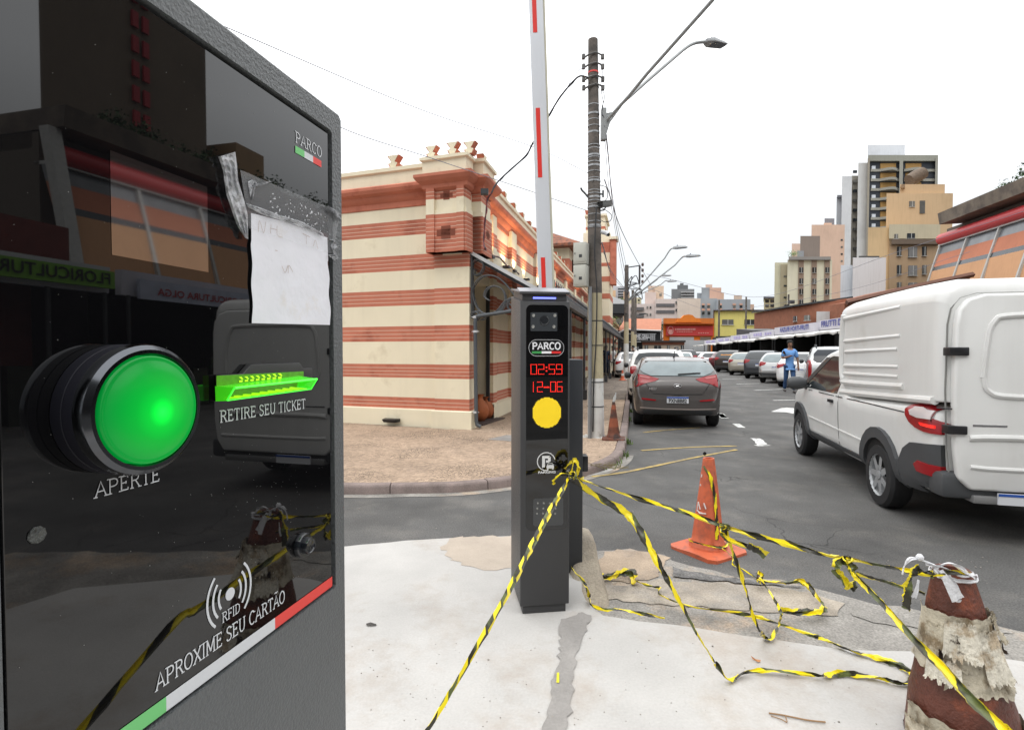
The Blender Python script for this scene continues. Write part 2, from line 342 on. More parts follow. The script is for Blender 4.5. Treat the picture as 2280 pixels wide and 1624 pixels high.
# road apron and pale island
IZ = .10
ap = [at_z(1283,1205,.008), at_z(1330,1228,.008), at_z(1400,1222,.008), at_z(1480,1236,.008), at_z(1494,1250,.008), at_z(1540,1262,.008), at_z(1640,1280,.008), at_z(1750,1292,.008), at_z(1890,1330,.008), at_z(2061,1362,.008), at_z(2280,1402,.008), Vector((4.4,1.9,0)), Vector((4.6,-2.5,0)), Vector((2.5,-2.5,0)), at_z(1300,1420,.008)]
struct(sheet(ap, .008, 'apron', apronm, rag=.03))
beige = ground_mat('beige_mortar', (.40,.315,.235), .75, 1.15, sc2=5, bump=.7, stain=(.24,.215,.19), stains=.8)
def pxsheet(pxs, z, m, rag=.02, name='mortar_patch'): return struct(sheet([at_z(x, y, z) for x, y in pxs], z, name, m, rag=rag, seg=.05))
pxsheet([(1340,1232),(1372,1221),(1440,1226),(1490,1240),(1480,1262),(1455,1285),(1400,1296),(1345,1290),(1326,1262)], .013, beige)
pxsheet([(1325,1300),(1420,1302),(1470,1290),(1560,1296),(1700,1302),(1800,1318),(1880,1345),(1860,1370),(1700,1360),(1560,1348),(1430,1342),(1330,1330)], .013, ground_mat('pale_rough_screed', (.36,.315,.26), .7, 1.2, sc2=4, bump=.8, fa=.25, stain=(.25,.235,.215), stains=.9))
pxsheet([(1500,1262),(1560,1275),(1680,1292),(1790,1305),(1700,1300),(1600,1292),(1500,1282)], .017, ground_mat('grit_edge', (.16,.155,.15), .5, 1.5, fa=.5, sc2=14, bump=1.))
pxsheet([(1910,1350),(2020,1372),(2200,1395),(2270,1412),(2150,1408),(2000,1392),(1900,1372)], .013, apronm)
isl = [Vector((-7,3.0,0)), at_z(770,1212,IZ), at_z(900,1200,IZ), at_z(1040,1192,IZ), at_z(1145,1189,IZ), at_z(1240,1192,IZ), at_z(1275,1205,IZ), at_z(1285,1260,IZ), at_z(1300,1330,IZ),
       at_z(1342,1362,IZ), at_z(1420,1374,IZ), at_z(1500,1384,IZ), at_z(1656,1406,IZ), at_z(1890,1439,IZ), at_z(2061,1444,IZ), at_z(2218,1458,IZ), at_z(2280,1466,IZ), Vector((3.1,1.7,0)), Vector((3.3,-2.5,0)), Vector((-7,-2.5,0))]
P = [Vector((p.x, p.y, IZ)) for p in isl]
isl2 = []
for i in range(len(P)):
    a, b = P[i], P[(i+1) % len(P)]; n = max(1, int((b-a).length/.1)) if a.y > 1.8 and b.y > 1.8 else 1
    for k in range(n): isl2.append(a.lerp(b, k/n)+Vector((random.uniform(-.006,.006), random.uniform(-.006,.006), 0)))
cen = Vector((0.5, 1, IZ))
def ring(d, z): return [Vector((p.x, p.y, z)) + (Vector((p.x-cen.x, p.y-cen.y, 0)).normalized()*d) for p in isl2]
mb = MB(); r0, r1, r2 = ring(.10, .0), ring(.035, .06), ring(-.03, IZ)
mb.grid([r0+[r0[0]], r1+[r1[0]], r2+[r2[0]]]); mb.poly(r2)
struct(mb.build('island', slabm, smooth=True, angle=60))
# grey cement seam that runs from the column foot toward the viewer
pxsheet([(1010,1196),(1146,1192),(1150,1225),(1148,1262),(1100,1270),(1045,1262),(1000,1240),(985,1215)], IZ+.002, ground_mat('beige_film', (.44,.375,.31), .85, 1.1, fa=.06, sc2=3), rag=.03, name='stained_patch')
sm = [at_z(x, y, IZ) for x, y in ((1244,1385),(1300,1362),(1318,1372),(1288,1440),(1276,1500),(1276,1560),(1258,1640),(1246,1760),(1188,1760),(1208,1640),(1222,1560),(1242,1480),(1250,1420))]
struct(sheet(sm, IZ+.005, 'cement_seam', greyc, rag=.012, seg=.03))
# low concrete block beside the barrier cabinet
hump = ground_mat('hump_concrete', (.37,.32,.25), .6, 1.15, sc2=4, stain=(.26,.245,.23), bump=.9)
mb = MB(); rows = []
for z, x0, x1, y0, y1 in ((-.02,.30,.60,2.98,3.85),(.05,.33,.585,3.06,3.80),(.10,.36,.57,3.18,3.76),(.17,.38,.56,3.30,3.72),(.23,.39,.553,3.38,3.70),(.262,.40,.54,3.42,3.68),(.272,.42,.52,3.45,3.64)):
    ring_ = []; cx_, cy_, rx, ry = (x0+x1)/2, (y0+y1)/2, (x1-x0)/2, (y1-y0)/2
    for q in range(36):
        a = 2*pi*q/36; c, s__ = cos(a), sin(a); ring_.append(Vector((cx_+rx*math.copysign(abs(c)**.5, c)+random.uniform(-.004,.004), cy_+ry*math.copysign(abs(s__)**.5, s__)+random.uniform(-.004,.004), z)))
    rows.append(ring_+[ring_[0]])
mb.grid(rows); mb.poly(rows[-1][:-1]); struct(mb.build('concrete_mound', hump, smooth=True, angle=70))
# painted lines
def strip(a, b, wd, name, m, z=.006, seg=1, curve=None):
    a, b = Vector(a), Vector(b); a.z = b.z = z; t = (b-a).normalized(); n = Vector((-t.y, t.x, 0))*wd/2
    mb = MB(); mb.poly([a-n, b-n, b+n, a+n]); return struct(mb.build(name, m))
def pline(pxs, wd, m, z=.006):
    P = cr_path([at_z(x, y, z) for x, y in pxs], 6); mb = MB(); rows = []
    for i, p in enumerate(P):
        t = (P[min(i+1, len(P)-1)]-P[max(i-1,0)]); t.z = 0; t.normalize(); n = Vector((-t.y, t.x, 0))*wd/2*random.uniform(.8, 1.1); rows.append([p-n, p+n])
    mb.grid(rows); return struct(mb.build('road_marking', m))
pline([(1318,1060),(1380,1052),(1460,1036),(1545,1018),(1640,1000)], .06, painty)
pline([(1428,1002),(1500,997),(1560,994),(1640,992)], .06, painty)
pline([(1432,962),(1480,957),(1560,951)], .05, painty)
pline([(1304,1058),(1345,1049),(1375,1037)], .07, mat('old_white_line', (.4,.39,.37), .8, var=.3, vs=12))
for a, b in (((1605,921),(1613,930)), ((1638,943),(1652,952))):
    strip(at_z(*a, 0), at_z(*b, 0), .14, 'road_marking', paintw)
pline([(1681,975),(1688,979),(1698,990)], .17, paintw); pline([(1683,991),(1712,990)], .12, paintw)
strip(at_z(1600,920,0), at_z(1614,931,0), .16, 'road_marking', paintw)
mb = MB(); ar = [at_z(x, y, .006) for x, y in ((1716,916),(1740,908),(1752,907),(1800,911),(1840,930),(1790,922),(1772,921),(1750,917))]
mb.poly(ar); struct(mb.build('road_marking', paintw))
for s0 in (22,26,30.5,35,40,46): strip(st(s0,4.2), st(s0+.9,5.4), .12, 'road_marking', paintw)
strip(st(17.6,3.9), st(18.6,6.2), .12, 'road_marking', paintw)
# weeds at the kerb foot
leafm = mat('weed_green', (.10,.16,.035), .6, var=.35, vs=30)
mb = MB()
for (x, y, n_) in ((1399,935,60),(1402,915,50),(1396,985,70),(1385,1012,90),(1365,1026,60),(1350,1032,40),(1404,880,40),(1340,1040,20)):
    c = at_z(x, y, .02)
    for _ in range(n_):
        a = random.uniform(0, 6.28); r = random.gauss(0, .09); p = Vector((c.x+r*cos(a)*.5, c.y+r*sin(a)*1.6, .005)); h = random.uniform(.02,.09); d = Vector((random.uniform(-.6,.6), random.uniform(-.6,.6), 1))*h
        e = Vector((cos(a), sin(a), 0))*.008
        mb.add([p-e, p+e, p+d+e*.6, p+d*1.15, p+d-e*.8], [(0,1,2,3,4)])
tag(mb.build('grass', leafm), 'small green weeds growing at the foot of the stone kerb', 'weeds', kind='stuff')
pebm = mat('loose_grit', (.28,.26,.23), .9, var=.4, vs=20)
mb = MB()
for _ in range(520):
    if random.random() < .5: p = at_z(random.uniform(1300,2200), random.uniform(1240,1330), .006)
    elif random.random() < .5: p = at_z(random.uniform(780,2000), random.uniform(1420,1620), IZ)
    else: p = at_z(random.uniform(790,1500), random.uniform(1110,1180), .002)
    r = random.uniform(.001,.0035)*(1.8 if random.random() < .12 else 1); b = Vector((p.x, p.y, p.z)); mb.lathe([(r*.7,0),(r,r*.5),(r*.5,r)], Matrix.Translation(b), k=5)
tag(mb.build('gravel', pebm), 'loose grit and pebbles scattered over the concrete and the road edge', 'grit', kind='stuff')
# ------------------------------------------------------------ ticket kiosk in the left foreground
TK = -.34
KP = V*TK
def kp(px, py, d=0): return at_plane(px, py, V*(TK+d), V)
def K(s, z, d=0): return st(s, TK+d, z)
hammer = mat('hammered_grey_paint', (.105,.112,.115), .42, var=.06, vs=8, bump=1, bs=330, spec=.5)
hb = hammer.node_tree
for n_ in hb.nodes:
    if n_.type == 'BUMP': n_.inputs['Distance'].default_value = .0022; n_.inputs['Strength'].default_value = .9
smoothgrey = mat('grey_powder_coat', (.085,.093,.095), .5, var=.05, vs=6, bump=.5, bs=900)
gloss = mat('black_gloss_glass', (.0035,.0035,.004), .014, var=.0, ior=1.56, spec=.58)
speck = mat('dust_specks', (.35,.35,.33), .9)
blackp = mat('black_plastic', (.012,.012,.014), .38, var=.1)
rubberk = mat('black_rubber', (.008,.008,.008), .7)
white_ink = mat('white_print', (.62,.64,.66), .5, var=.03)
green_ink = mat('green_print', (.16,.55,.18), .45, var=.03); red_ink = mat('red_print', (.75,.06,.05), .45, var=.03)
ks = thing('ticket_kiosk', 'large dark grey ticket kiosk with black glass front and big lit green push button', 'ticket machine', tuple(st(.38, TK-.14, IZ)), -AL)
ZT, ZB = 1.774, IZ; S0, S1 = .200, .555; PS0, PS1, PZ0, PZ1 = .2128, .5285, 1.233, 1.743
mb = MB(); D = .26
loop = lambda s0, s1, z0, z1, d, r=.003: [K(s0+r, z0, d), K(s1-r, z0, d), K(s1, z0+r, d), K(s1, z1-r, d), K(s1-r, z1, d), K(s0+r, z1, d), K(s0, z1-r, d), K(s0, z0+r, d)]
A0 = loop(S0, S1, ZB, ZT, -D); A1 = loop(S0, S1, ZB, ZT, -.004); A2 = loop(S0+.004, S1-.004, ZB+.004, ZT-.004, .0, .004)
B2 = loop(PS0-.003, PS1+.004, PZ0-.003, PZ1+.004, .0); B3 = loop(PS0-.003, PS1+.004, PZ0-.003, PZ1+.004, -.012)
mb.grid([A0+[A0[0]], A1+[A1[0]], A2+[A2[0]], B2+[B2[0]], B3+[B3[0]]]); mb.poly(A0)
mb.poly(B3)
mb.build('housing', hammer, ks)
mb = MB(); mb.hexa([K(PS0, PZ0, -.011), K(PS1, PZ0, -.011), K(PS1, PZ1, -.011), K(PS0, PZ1, -.011)], [K(PS0, PZ0, -.0025), K(PS1, PZ0, -.0025), K(PS1, PZ1, -.0025), K(PS0, PZ1, -.0025)])
gl = mb.build('glass_panel', gloss, ks, bevel=.0008, seg=1)
GD = -.0022
def gp(px, py, d=GD): return at_plane(px, py, V*(TK+d), V)
mb = MB(); q = [gp(245,334,-.0021), gp(462,444,-.0021), gp(462,597,-.0021), gp(245,566,-.0021)]
s0, s1 = q[0].dot(U), q[1].dot(U); z1 = q[0].z; z0 = q[3].z
mb.poly([K(s0,z0,GD), K(s1,z0,GD), K(s1,z1,GD), K(s0,z1,GD)])
mb.build('display_screen', mat('dark_display', (.02,.017,.017), .03, spec=1.0, ior=2.1, var=0), ks)
mb = MB()
for _ in range(230):
    s_ = random.uniform(PS0+.004, PS1-.004); z_ = random.uniform(PZ0+.06, PZ1-.01); r = random.uniform(.00008,.0003)
    if random.random() < .5: z_ = random.gauss(1.36,.05); s_ = random.gauss(.44,.05)
    s_ = min(max(s_, PS0+.003), PS1-.003); mb.lathe([(r,0),(r*.6,.00015)], Matrix.Translation(K(s_, z_, GD)) @ Matrix.Rotation(-AL,4,'Z') @ Matrix.Rotation(pi/2,4,'Y'), k=5)
tag(mb.build('dust', speck, ks), kind='stuff')
# tricolour strip along the panel's lower edge
def band(parent, name, s0, s1, z0, z1, m, d=GD):
    mb = MB(); mb.poly([K(s0,z0,d+.0003), K(s1,z0,d+.0003), K(s1,z1,d+.0003), K(s0,z1,d+.0003)]); return mb.build(name, m, parent)
zb0, zb1 = PZ0, PZ0+.0112
sg = gp(370,1590).dot(U); sr = gp(612,1400).dot(U)
band(gl, 'green_stripe', PS0, sg, zb0, zb1, green_ink); band(gl, 'white_stripe', sg, sr, zb0, zb1, white_ink); band(gl, 'red_stripe', sr, PS1, zb0, zb1, red_ink)
a, b = gp(657,331), gp(715,355); s0, s1, zt = a.dot(U), b.dot(U), gp(657,324).z
hh = (s1-s0)/3
for i, m_ in enumerate((green_ink, white_ink, red_ink)): band(gl, 'logo_stripe', s0+hh*i, s0+hh*(i+1), zt-.007, zt, m_)
def kt(txt, px0, py0, px1, py_top, sw=.1, h=None, fit=True, slant=0, m=white_ink, nm='lettering'):
    a = gp(px0, py0); b = gp(px1, py0); s0, s1 = a.dot(U), b.dot(U); top = gp(px0, py_top).z
    o = K(s0, a.z, GD)
    return serif_text(txt, (h or (top-a.z)), (o, U, Z), sw, width=(s1-s0) if fit else None, slant=slant).build(nm, m, gl)
kt('PARCO', 657, 316, 716, 292, .09)
kt('RETIRE SEU TICKET', 489, 940, 680, 914, .12)
kt('APERTE', 210, 1108, 356, 1074, .09)
kt('APROXIME SEU CARTÃO', 346, 1538, 636, 1502, .1)
kt('RFID', 494, 1386, 535, 1364, .1)
# contactless mark
mb = MB(); c = gp(512,1321); cs, cz = c.dot(U), c.z; y_ = (c).dot(Vector((0,1,0)))
px1 = y_/F
mb.lathe([(.0052,0),(.0052,.0003)], Matrix.Translation(K(cs, cz, GD)) @ Matrix.Rotation(-AL,4,'Z') @ Matrix.Rotation(pi/2,4,'Y'), k=20)
for i, (r, a_) in enumerate(((.0125,36),(.0185,42),(.0245,48))):
    for sd in (0, 180):
        mb.tube([K(cs+r*cos(radians(sd+t)), cz+r*1.12*sin(radians(sd+t)), GD+.0002) for t in range(-a_, a_+1, 6)], .0011, 6, 0, flat=V, fs=.15)
mb.build('contactless_mark', white_ink, gl)
# the big push button
bt = K(0,0); MBt = lambda s_, z_, d: Matrix.Translation(K(s_, z_, d)) @ Matrix.Rotation(-AL,4,'Z') @ Matrix.Rotation(pi/2,4,'Y')
fc = at_plane(340, 911, V*(TK+.026), V); bs_, bz_ = fc.dot(U), fc.z
chrome = mat('dark_chrome', (.10,.105,.115), .16, metal=1, var=.05)
mb = MB(); mb.lathe([(.0430,-.002),(.0430,.006),(.0426,.0064),(.0426,.0072),(.0430,.0076),(.0430,.0150)], MBt(bs_, bz_, 0), k=64)
bp_ = mb.build('push_button', mat('black_barrel', (.005,.005,.010), .62, var=.1, spec=.3), ks, smooth=True, angle=35)
mb = MB(); mb.lathe([(.0430,.0150),(.0435,.0178),(.0424,.0222),(.0395,.0250),(.0370,.0250),(.0364,.021),(.0362,.016)], MBt(bs_, bz_, 0), k=64, cap=False)
mb.build('bezel_ring', chrome, bp_, smooth=True, angle=30)
lm = bpy.data.materials.new('lit_green_lens'); lm.use_nodes = True; nt = lm.node_tree; b = nt.nodes['Principled BSDF']
b.inputs['Base Color'].default_value = (.0,.07,.012,1); b.inputs['Roughness'].default_value = .3; b.inputs['Specular IOR Level'].default_value = .25
tcn = _n(nt, 'ShaderNodeTexCoord'); mp = _n(nt, 'ShaderNodeVectorMath', operation='DISTANCE'); nt.links.new(tcn.outputs['Object'], mp.inputs[0])
hot = MI[ks.name] @ K(bs_+.0035, bz_-.002, .030); mp.inputs[1].default_value = tuple(hot)
rp = _n(nt, 'ShaderNodeValToRGB'); rp.color_ramp.elements[0].position = 0; rp.color_ramp.elements[0].color = (.02,1.0,.10,1)
rp.color_ramp.elements[1].position = 1; rp.color_ramp.elements[1].color = (.0,.16,.018,1)
for ps, c_ in ((.14,(.0,.95,.05,1)), (.24,(.0,.62,.035,1)), (.45,(.0,.42,.03,1)), (.8,(.0,.27,.03,1))): e = rp.color_ramp.elements.new(ps); e.color = c_
sc_ = _n(nt, 'ShaderNodeMath', operation='MULTIPLY'); sc_.inputs[1].default_value = 1/.042; nt.links.new(mp.outputs['Value'], sc_.inputs[0]); nt.links.new(sc_.outputs[0], rp.inputs['Fac'])
nt.links.new(rp.outputs[0], b.inputs['Emission Color']); b.inputs['Emission Strength'].default_value = .92
b.inputs['Coat Weight'].default_value = .08
mb = MB(); mb.lathe([(.0358,.017),(.0358,.0238),(.0352,.0256),(.034,.0264),(.0335,.0259),(.032,.0264),(.029,.0276),(.024,.0288),(.016,.0298),(.008,.0303),(.001,.0304)], MBt(bs_, bz_, 0), k=64)
mb.build('button_lens', lm, bp_, smooth=True, angle=80)
# ticket slot with its translucent mouth
neon = mat('translucent_green_plastic', (.08,.70,.02), .15, var=.15, vs=40, alpha=.72, emit=(.05,.75,.01), es=.30, spec=.7)
neony = mat('lit_yellow_teeth', (.5,.8,.03), .3, emit=(.45,.85,.01), es=.75, var=.3, vs=300)
neond = mat('deep_green_plastic', (.05,.22,.01), .25, emit=(.12,.32,.01), es=.35, var=.3, vs=200)
sa, sb = gp(479,860).dot(U), gp(685,850).dot(U); z0, z1 = gp(479,893).z, gp(528,811).z
zc = gp(480,834).z; zr = zc+.002
mb = MB()
outl = [(sa,z0),(sb,z0),(sb,zr),(sa+(sb-sa)*.88,zr),(sa+(sb-sa)*.83,z1),(sa+(sb-sa)*.28,z1),(sa+(sb-sa)*.2,zc),(sa,zc)]
mb.hexa([K(s_, z_, GD) for s_, z_ in outl], [K(s_, z_, .004) for s_, z_ in outl]); 
slot = mb.build('ticket_slot', mat('slot_bezel', (.022,.022,.022), .45, var=.15), ks, bevel=.0008)
# tray: corners measured on the planes the upper and lower lips reach
def kd(px, py, d): return at_plane(px, py, V*(TK+d), V)
fTL, fTR, fBL, fBR = kd(522,864.6,.020), kd(705.6,844.5,.020), kd(506,892,.013), kd(692.4,866.5,.013)
gTL, gTR, gBL, gBR = kd(479,862,.0035), kd(664,838,.0035), kd(480,893,.0035), kd(660,864,.0035)
def plate(mb, a, b, c, d, n): n = Vector(n); mb.hexa([a, b, c, d], [a+n, b+n, c+n, d+n])
mb = MB(); plate(mb, gTL, gTR, fTR, fTL, Z*.0010); plate(mb, gBL, gBR, fBR, fBL, Z*.0010)
plate(mb, gTL+Z*.0005, fTL+Z*.0005, fBL+Z*.0005, gBL+Z*.0005, U*.0011); plate(mb, gTR+Z*.0005, fTR+Z*.0005, fBR+Z*.0005, gBR+Z*.0005, -U*.0011)
mb.build('slot_mouth', neon, slot)
mb = MB()
for a, b in ((fTL,fTR),(fBL,fBR),(fTL,fBL),(fTR,fBR)): mb.tube([a+Z*.0005, b+Z*.0005], .0011 if a is fTL and b is fTR else .0007, 6)
mb.build('lit_lip', mat('lit_green_edge', (.1,.9,.05), .25, emit=(.03,1.,.03), es=.85), slot, smooth=True)
mb = MB(); t0, t1, t2, t3 = kd(482,836,.0042), kd(676,826,.0042), kd(676,866,.0042), kd(482,893,.0042); mb.poly([t0, t1, t2, t3]); mb.build('slot_throat', neond, slot)
mb = MB()
for i in range(8):
    x = 533+12.4*i; y = 846.5-1.15*i
    for q in (((x,y),(x+7,y-.6),(x+7,y+3.2),(x,y+4)), ((x-1,y-7.5),(x+5,y-8),(x+9,y-2.2),(x+6,y-1.8))): mb.poly([kd(a, b, .0048) for a, b in q])
for i in range(9):
    u = .08+.1*i; a = gBL.lerp(gBR, u); b = fBL.lerp(fBR, u+.03); mb.hexa([a+Z*.0012, a+U*.003+Z*.0012, b+U*.0035+Z*.0012, b+Z*.0012], [a+Z*.0026, a+U*.003+Z*.0026, b+U*.0035+Z*.0015, b+Z*.0015])
mb.build('slot_teeth', neony, slot)
# small camera eye bottom right, screw mark bottom left
ce = at_plane(690,1214,V*(TK+.008),V); M_ = MBt(ce.dot(U), ce.z, 0)
mb = MB(); mb.lathe([(.0125,-.002),(.0125,.002),(.0115,.0035),(.0085,.0035),(.0085,.008),(.0078,.0095),(.0068,.0095),(.006,.0085),(.001,.008)], M_, k=36)
mb.build('camera_eye', mat('lens_black', (.012,.014,.018), .12, var=.1, coat=.5), ks, smooth=True, angle=35)
cw = gp(82,1190); mb = MB(); mb.lathe([(.0052,0),(.005,.0006),(.0042,.0009),(.001,.0008)], MBt(cw.dot(U), cw.z, GD), k=9)
mb.build('clear_sticker_dot', mat('cracked_clear_dot', (.09,.095,.09), .15, var=.5, vs=500, bump=1, bs=300), ks)
# taped paper notice
pm = mat('creased_white_paper', (.76,.76,.80), .75, var=.02, vs=30, bump=.22, bs=40, col2=(.66,.60,.52), c2s=18, c2lo=.58, c2hi=.8)
rows = []
tl, tr, bl_, br = (559,474),(729,529),(562,719),(736,723)
for i in range(33):
    r_ = []
    for j in range(17):
        u, v = j/16, i/32; ex = 3.0*sin(v*17)*(1 if j in (0,16) else .3)*(v > .25)
        x = (tl[0]*(1-u)+tr[0]*u)*(1-v)+(bl_[0]*(1-u)+br[0]*u)*v+ex*.5; y = (tl[1]*(1-u)+tr[1]*u)*(1-v)+(bl_[1]*(1-u)+br[1]*u)*v+ (7*sin(pi*u)*(1-v)*-.6)
        lift = .0002+.0009*v*(.5+.5*sin(u*9+v*3))*(v>.12)+.0004*sin(u*26+v*5)
        r_.append(gp(x, y, GD+lift+.001))
    rows.append(r_)
mb = MB(); mb.grid(rows); pa = mb.build('paper_notice', pm, smooth=True, angle=80)
tag(pa, 'blank crumpled white paper sheet taped onto the black glass of the kiosk', 'paper')
ink = mat('faded_brown_ink', (.40,.27,.2), .8, var=.3, vs=60)
def pp(u, v): 
    i, j = min(31.99, v*32), min(15.99, u*16); a_, b_ = int(i), int(j); f1, f2 = i-a_, j-b_
    q = rows[a_][b_].lerp(rows[a_][b_+1], f2).lerp(rows[a_+1][b_].lerp(rows[a_+1][b_+1], f2), f1); return q+V*.0009
mb = MB()
for stx in ([(.08,.16),(.1,.05),(.15,.16),(.18,.05)], [(.24,.15),(.25,.06)], [(.24,.1),(.33,.1)], [(.33,.06),(.33,.15),(.4,.16)], [(.66,.06),(.76,.07)], [(.71,.07),(.71,.16)], [(.8,.16),(.83,.08),(.86,.17)], [(.3,.3),(.33,.3)], [(.38,.44),(.42,.5),(.46,.42)], [(.46,.5),(.47,.42),(.52,.48)]):
    mb.tube([pp(a_, b_) for a_, b_ in cr_path([Vector((*q, 0)) for q in stx], 3) for a_, b_ in [(a_, b_)]] if False else [pp(q.x, q.y) for q in cr_path([Vector((*q, 0)) for q in stx], 3)], .00022, 4, 0, flat=V, fs=.3)
mb.build('faint_writing', ink, pa); 
# clear tape over it
film = mat('clear_tape_film', (.75,.76,.78), .12, var=.05, alpha=.16, coat=.3)
crum = mat('crumpled_clear_tape', (.80,.81,.84), .14, var=.35, vs=120, alpha=.62, bump=1, bs=160, coat=.5)
mb = MB(); rr = []
for j in range(13):
    u = j/12; xt = 535+u*(757-535); yt = 378+u*(472-378)+random.uniform(-.5,.5); xb = 555+u*(742-555); yb = 508+u*(566-508) if j < 20 else 0
    rr.append([gp(xt, yt, .0006 if u > .92 else GD+.0012), gp(xb, yb-.0, .0014)])
mb.grid(rr); tp = tag(mb.build('clear_tape', film), 'strip of clear tape with air bubbles across the top of the white paper', 'tape')
MI[tp.name] = Matrix()
mb = MB()
for _ in range(70):
    u = random.uniform(.3,.95); v = random.uniform(.15,.85); p = gp(540+u*205, 385+u*88+v*80, GD+.0016); r = random.uniform(.0002,.0008)
    mb.lathe([(r,0),(r*.7,r*.4),(r*.1,r*.6)], Matrix.Translation(p) @ Matrix.Rotation(-AL,4,'Z') @ Matrix.Rotation(pi/2,4,'Y') @ Matrix.Rotation(random.random()*3,4,'Z') @ Matrix.Diagonal((1,random.uniform(1,2.5),1,1)), k=7)
mb.build('air_bubbles', mat('bubble_highlight', (.6,.61,.63), .3), tp)
def crumple(pts, name, label=None, parent=None, n=22, amp=.0022):
    """creased film: ribbon between two pixel polylines"""
    L_, R_ = pts; rows = []
    for i in range(n+1):
        t = i/n
        def at(pl): k = t*(len(pl)-1); a_ = min(int(k), len(pl)-2); f = k-a_; return (pl[a_][0]*(1-f)+pl[a_+1][0]*f, pl[a_][1]*(1-f)+pl[a_+1][1]*f)
        a_, b_ = at(L_), at(R_); r_ = []
        for j in range(7):
            u = j/6; r_.append(gp(a_[0]*(1-u)+b_[0]*u, a_[1]*(1-u)+b_[1]*u, GD+.0022+amp*(random.random() if 0 < j < 6 else .3)+amp*(.8 if j % 2 else 0)))
        rows.append(r_)
    mb = MB(); mb.grid(rows); o = mb.build(name, crum, parent)
    return tag(o, label, 'tape') if label else o
t2 = crumple(([(486,349),(497,380),(503,430),(520,480),(528,502),(546,530)], [(524,338),(528,370),(530,400),(545,450),(552,480),(553,532)]), 'crumpled_tape', 'crumpled silvery flap of clear tape left of the paper on the kiosk')
MI[t2.name] = Matrix()
crumple(([(548,452),(580,462),(620,478),(670,492),(720,520)], [(552,462),(585,478),(622,490),(670,506),(722,528)]), 'tape_fold', parent=tp, amp=.0014)
crumple(([(552,404),(562,400),(566,408),(560,440)], [(558,440),(568,402),(572,407),(562,446)]), 'tape_fold', parent=tp, amp=.001)
crumple(([(562,412),(580,408),(600,402)], [(563,415),(582,413),(606,404)]), 'tape_fold', parent=tp, amp=.001)
crumple(([(727,462),(740,472),(757,490)], [(731,458),(745,466),(760,486)]), 'tape_fold', parent=tp, amp=.003)
crumple(([(728,530),(742,534),(736,548),(742,566),(729,566)], [(745,538),(756,548),(745,556),(754,574),(745,580)]), 'tape_fold', parent=tp, amp=.002)
# ------------------------------------------------------------ slim ticket column (totem)
ya = radians(8); E1 = Vector((cos(ya), sin(ya), 0)); E2 = Vector((-sin(ya), cos(ya), 0))
T0 = Vector((.0437, 2.77, 0)); TW, TD = .266, .35
def C(a, z, d=0): return T0 + E1*a + Z*z - E2*d     # d toward the viewer
def cpx(px, py, d=.0): p = at_plane(px, py, T0 - E2*d, E2); return (p-T0).dot(E1), p.z
colg = mat('charcoal_powder_coat', (.042,.042,.044), .42, var=.06, vs=5, bump=.3, bs=700)
silver = mat('brushed_metal_top', (.30,.30,.32), .3, metal=.6, var=.05)
tt = thing('ticket_column', 'slim charcoal parking column with red digital clock and yellow round light', 'parking column', tuple(T0+E1*.13+E2*.17+Z*IZ), ya)
mb = MB(); zt0, zt1 = 1.764, 1.822
fr = [C(0,.145), C(TW,.145), C(TW,zt0), C(0,zt0)]; bk = [C(0,.145,-TD), C(TW,.145,-TD), C(TW,zt1,-TD), C(0,zt1,-TD)]
mb.hexa(fr, bk); mb.hexa([C(.015,IZ-.01,-.012), C(TW-.015,IZ-.01,-.012), C(TW-.015,.148,-.012), C(.015,.148,-.012)], [C(.015,IZ-.01,-TD+.02), C(TW-.015,IZ-.01,-TD+.02), C(TW-.015,.148,-TD+.02), C(.015,.148,-TD+.02)])
mb.build('housing', colg, tt, bevel=.004)
mb = MB(); mb.hexa([C(.012,1.755,-.01), C(TW-.014,1.755,-.01), C(TW-.014,1.806,-.01), C(.012,1.806,-.01)], [C(.012,1.755,-TD+.03), C(TW-.014,1.755,-TD+.03), C(TW-.014,1.85,-TD+.03), C(.012,1.85,-TD+.03)])
nk = mb.build('neck', colg, tt, bevel=.003)
mb = MB(); mb.hexa([C(-.004,1.800,.006), C(TW,1.800,.006), C(TW,1.812,.006), C(-.004,1.812,.006)], [C(-.004,1.856,-TD+.0), C(TW,1.856,-TD+.0), C(TW,1.868,-TD+.0), C(-.004,1.868,-TD+.0)])
mb.build('lid', colg, tt, bevel=.004)
mb = MB(); mb.hexa([C(-.003,1.8125,.0055), C(TW-.001,1.8125,.0055), C(TW-.012,1.838,-.05), C(-.01,1.838,-.05)], [C(-.003,1.8145,.0055), C(TW-.001,1.8145,.0055), C(TW-.012,1.840,-.05), C(-.01,1.840,-.05)])
mb.build('lid_top', silver, tt)
a0, z0 = cpx(1186,663.5); a1, _ = cpx(1240,663.5)
mb = MB(); mb.tube([C(a0+.004,1.782,-.0085), C(a1-.004,1.782,-.0085)], .0045, 12)
mb.build('blue_light', mat('lit_blue_strip', (.1,.1,.9), .4, emit=(.16,.2,1.), es=2.2), tt, smooth=True)
def rrect(a0, a1, z0, z1, r, n=6):
    o = []
    for cx, cz, s0 in ((a1-r, z1-r, 0), (a0+r, z1-r, 90), (a0+r, z0+r, 180), (a1-r, z0+r, 270)):
        o += [(cx+r*cos(radians(s0+90*i/n)), cz+r*sin(radians(s0+90*i/n))) for i in range(n+1)]
    return o
def cface(pts, d0, d1, name, m, parent, bevel=0):
    mb = MB(); mb.hexa([C(a, z, d0) for a, z in pts], [C(a, z, d1) for a, z in pts]); return mb.build(name, m, parent, bevel=bevel)
ga0, gz1 = cpx(1171.5,678); ga1, gz0 = cpx(1263.5,1176)
cg = cface(rrect(ga0, ga1, gz0, gz1, .028, 8), -.001, .0018, 'glass_front', gloss, tt)
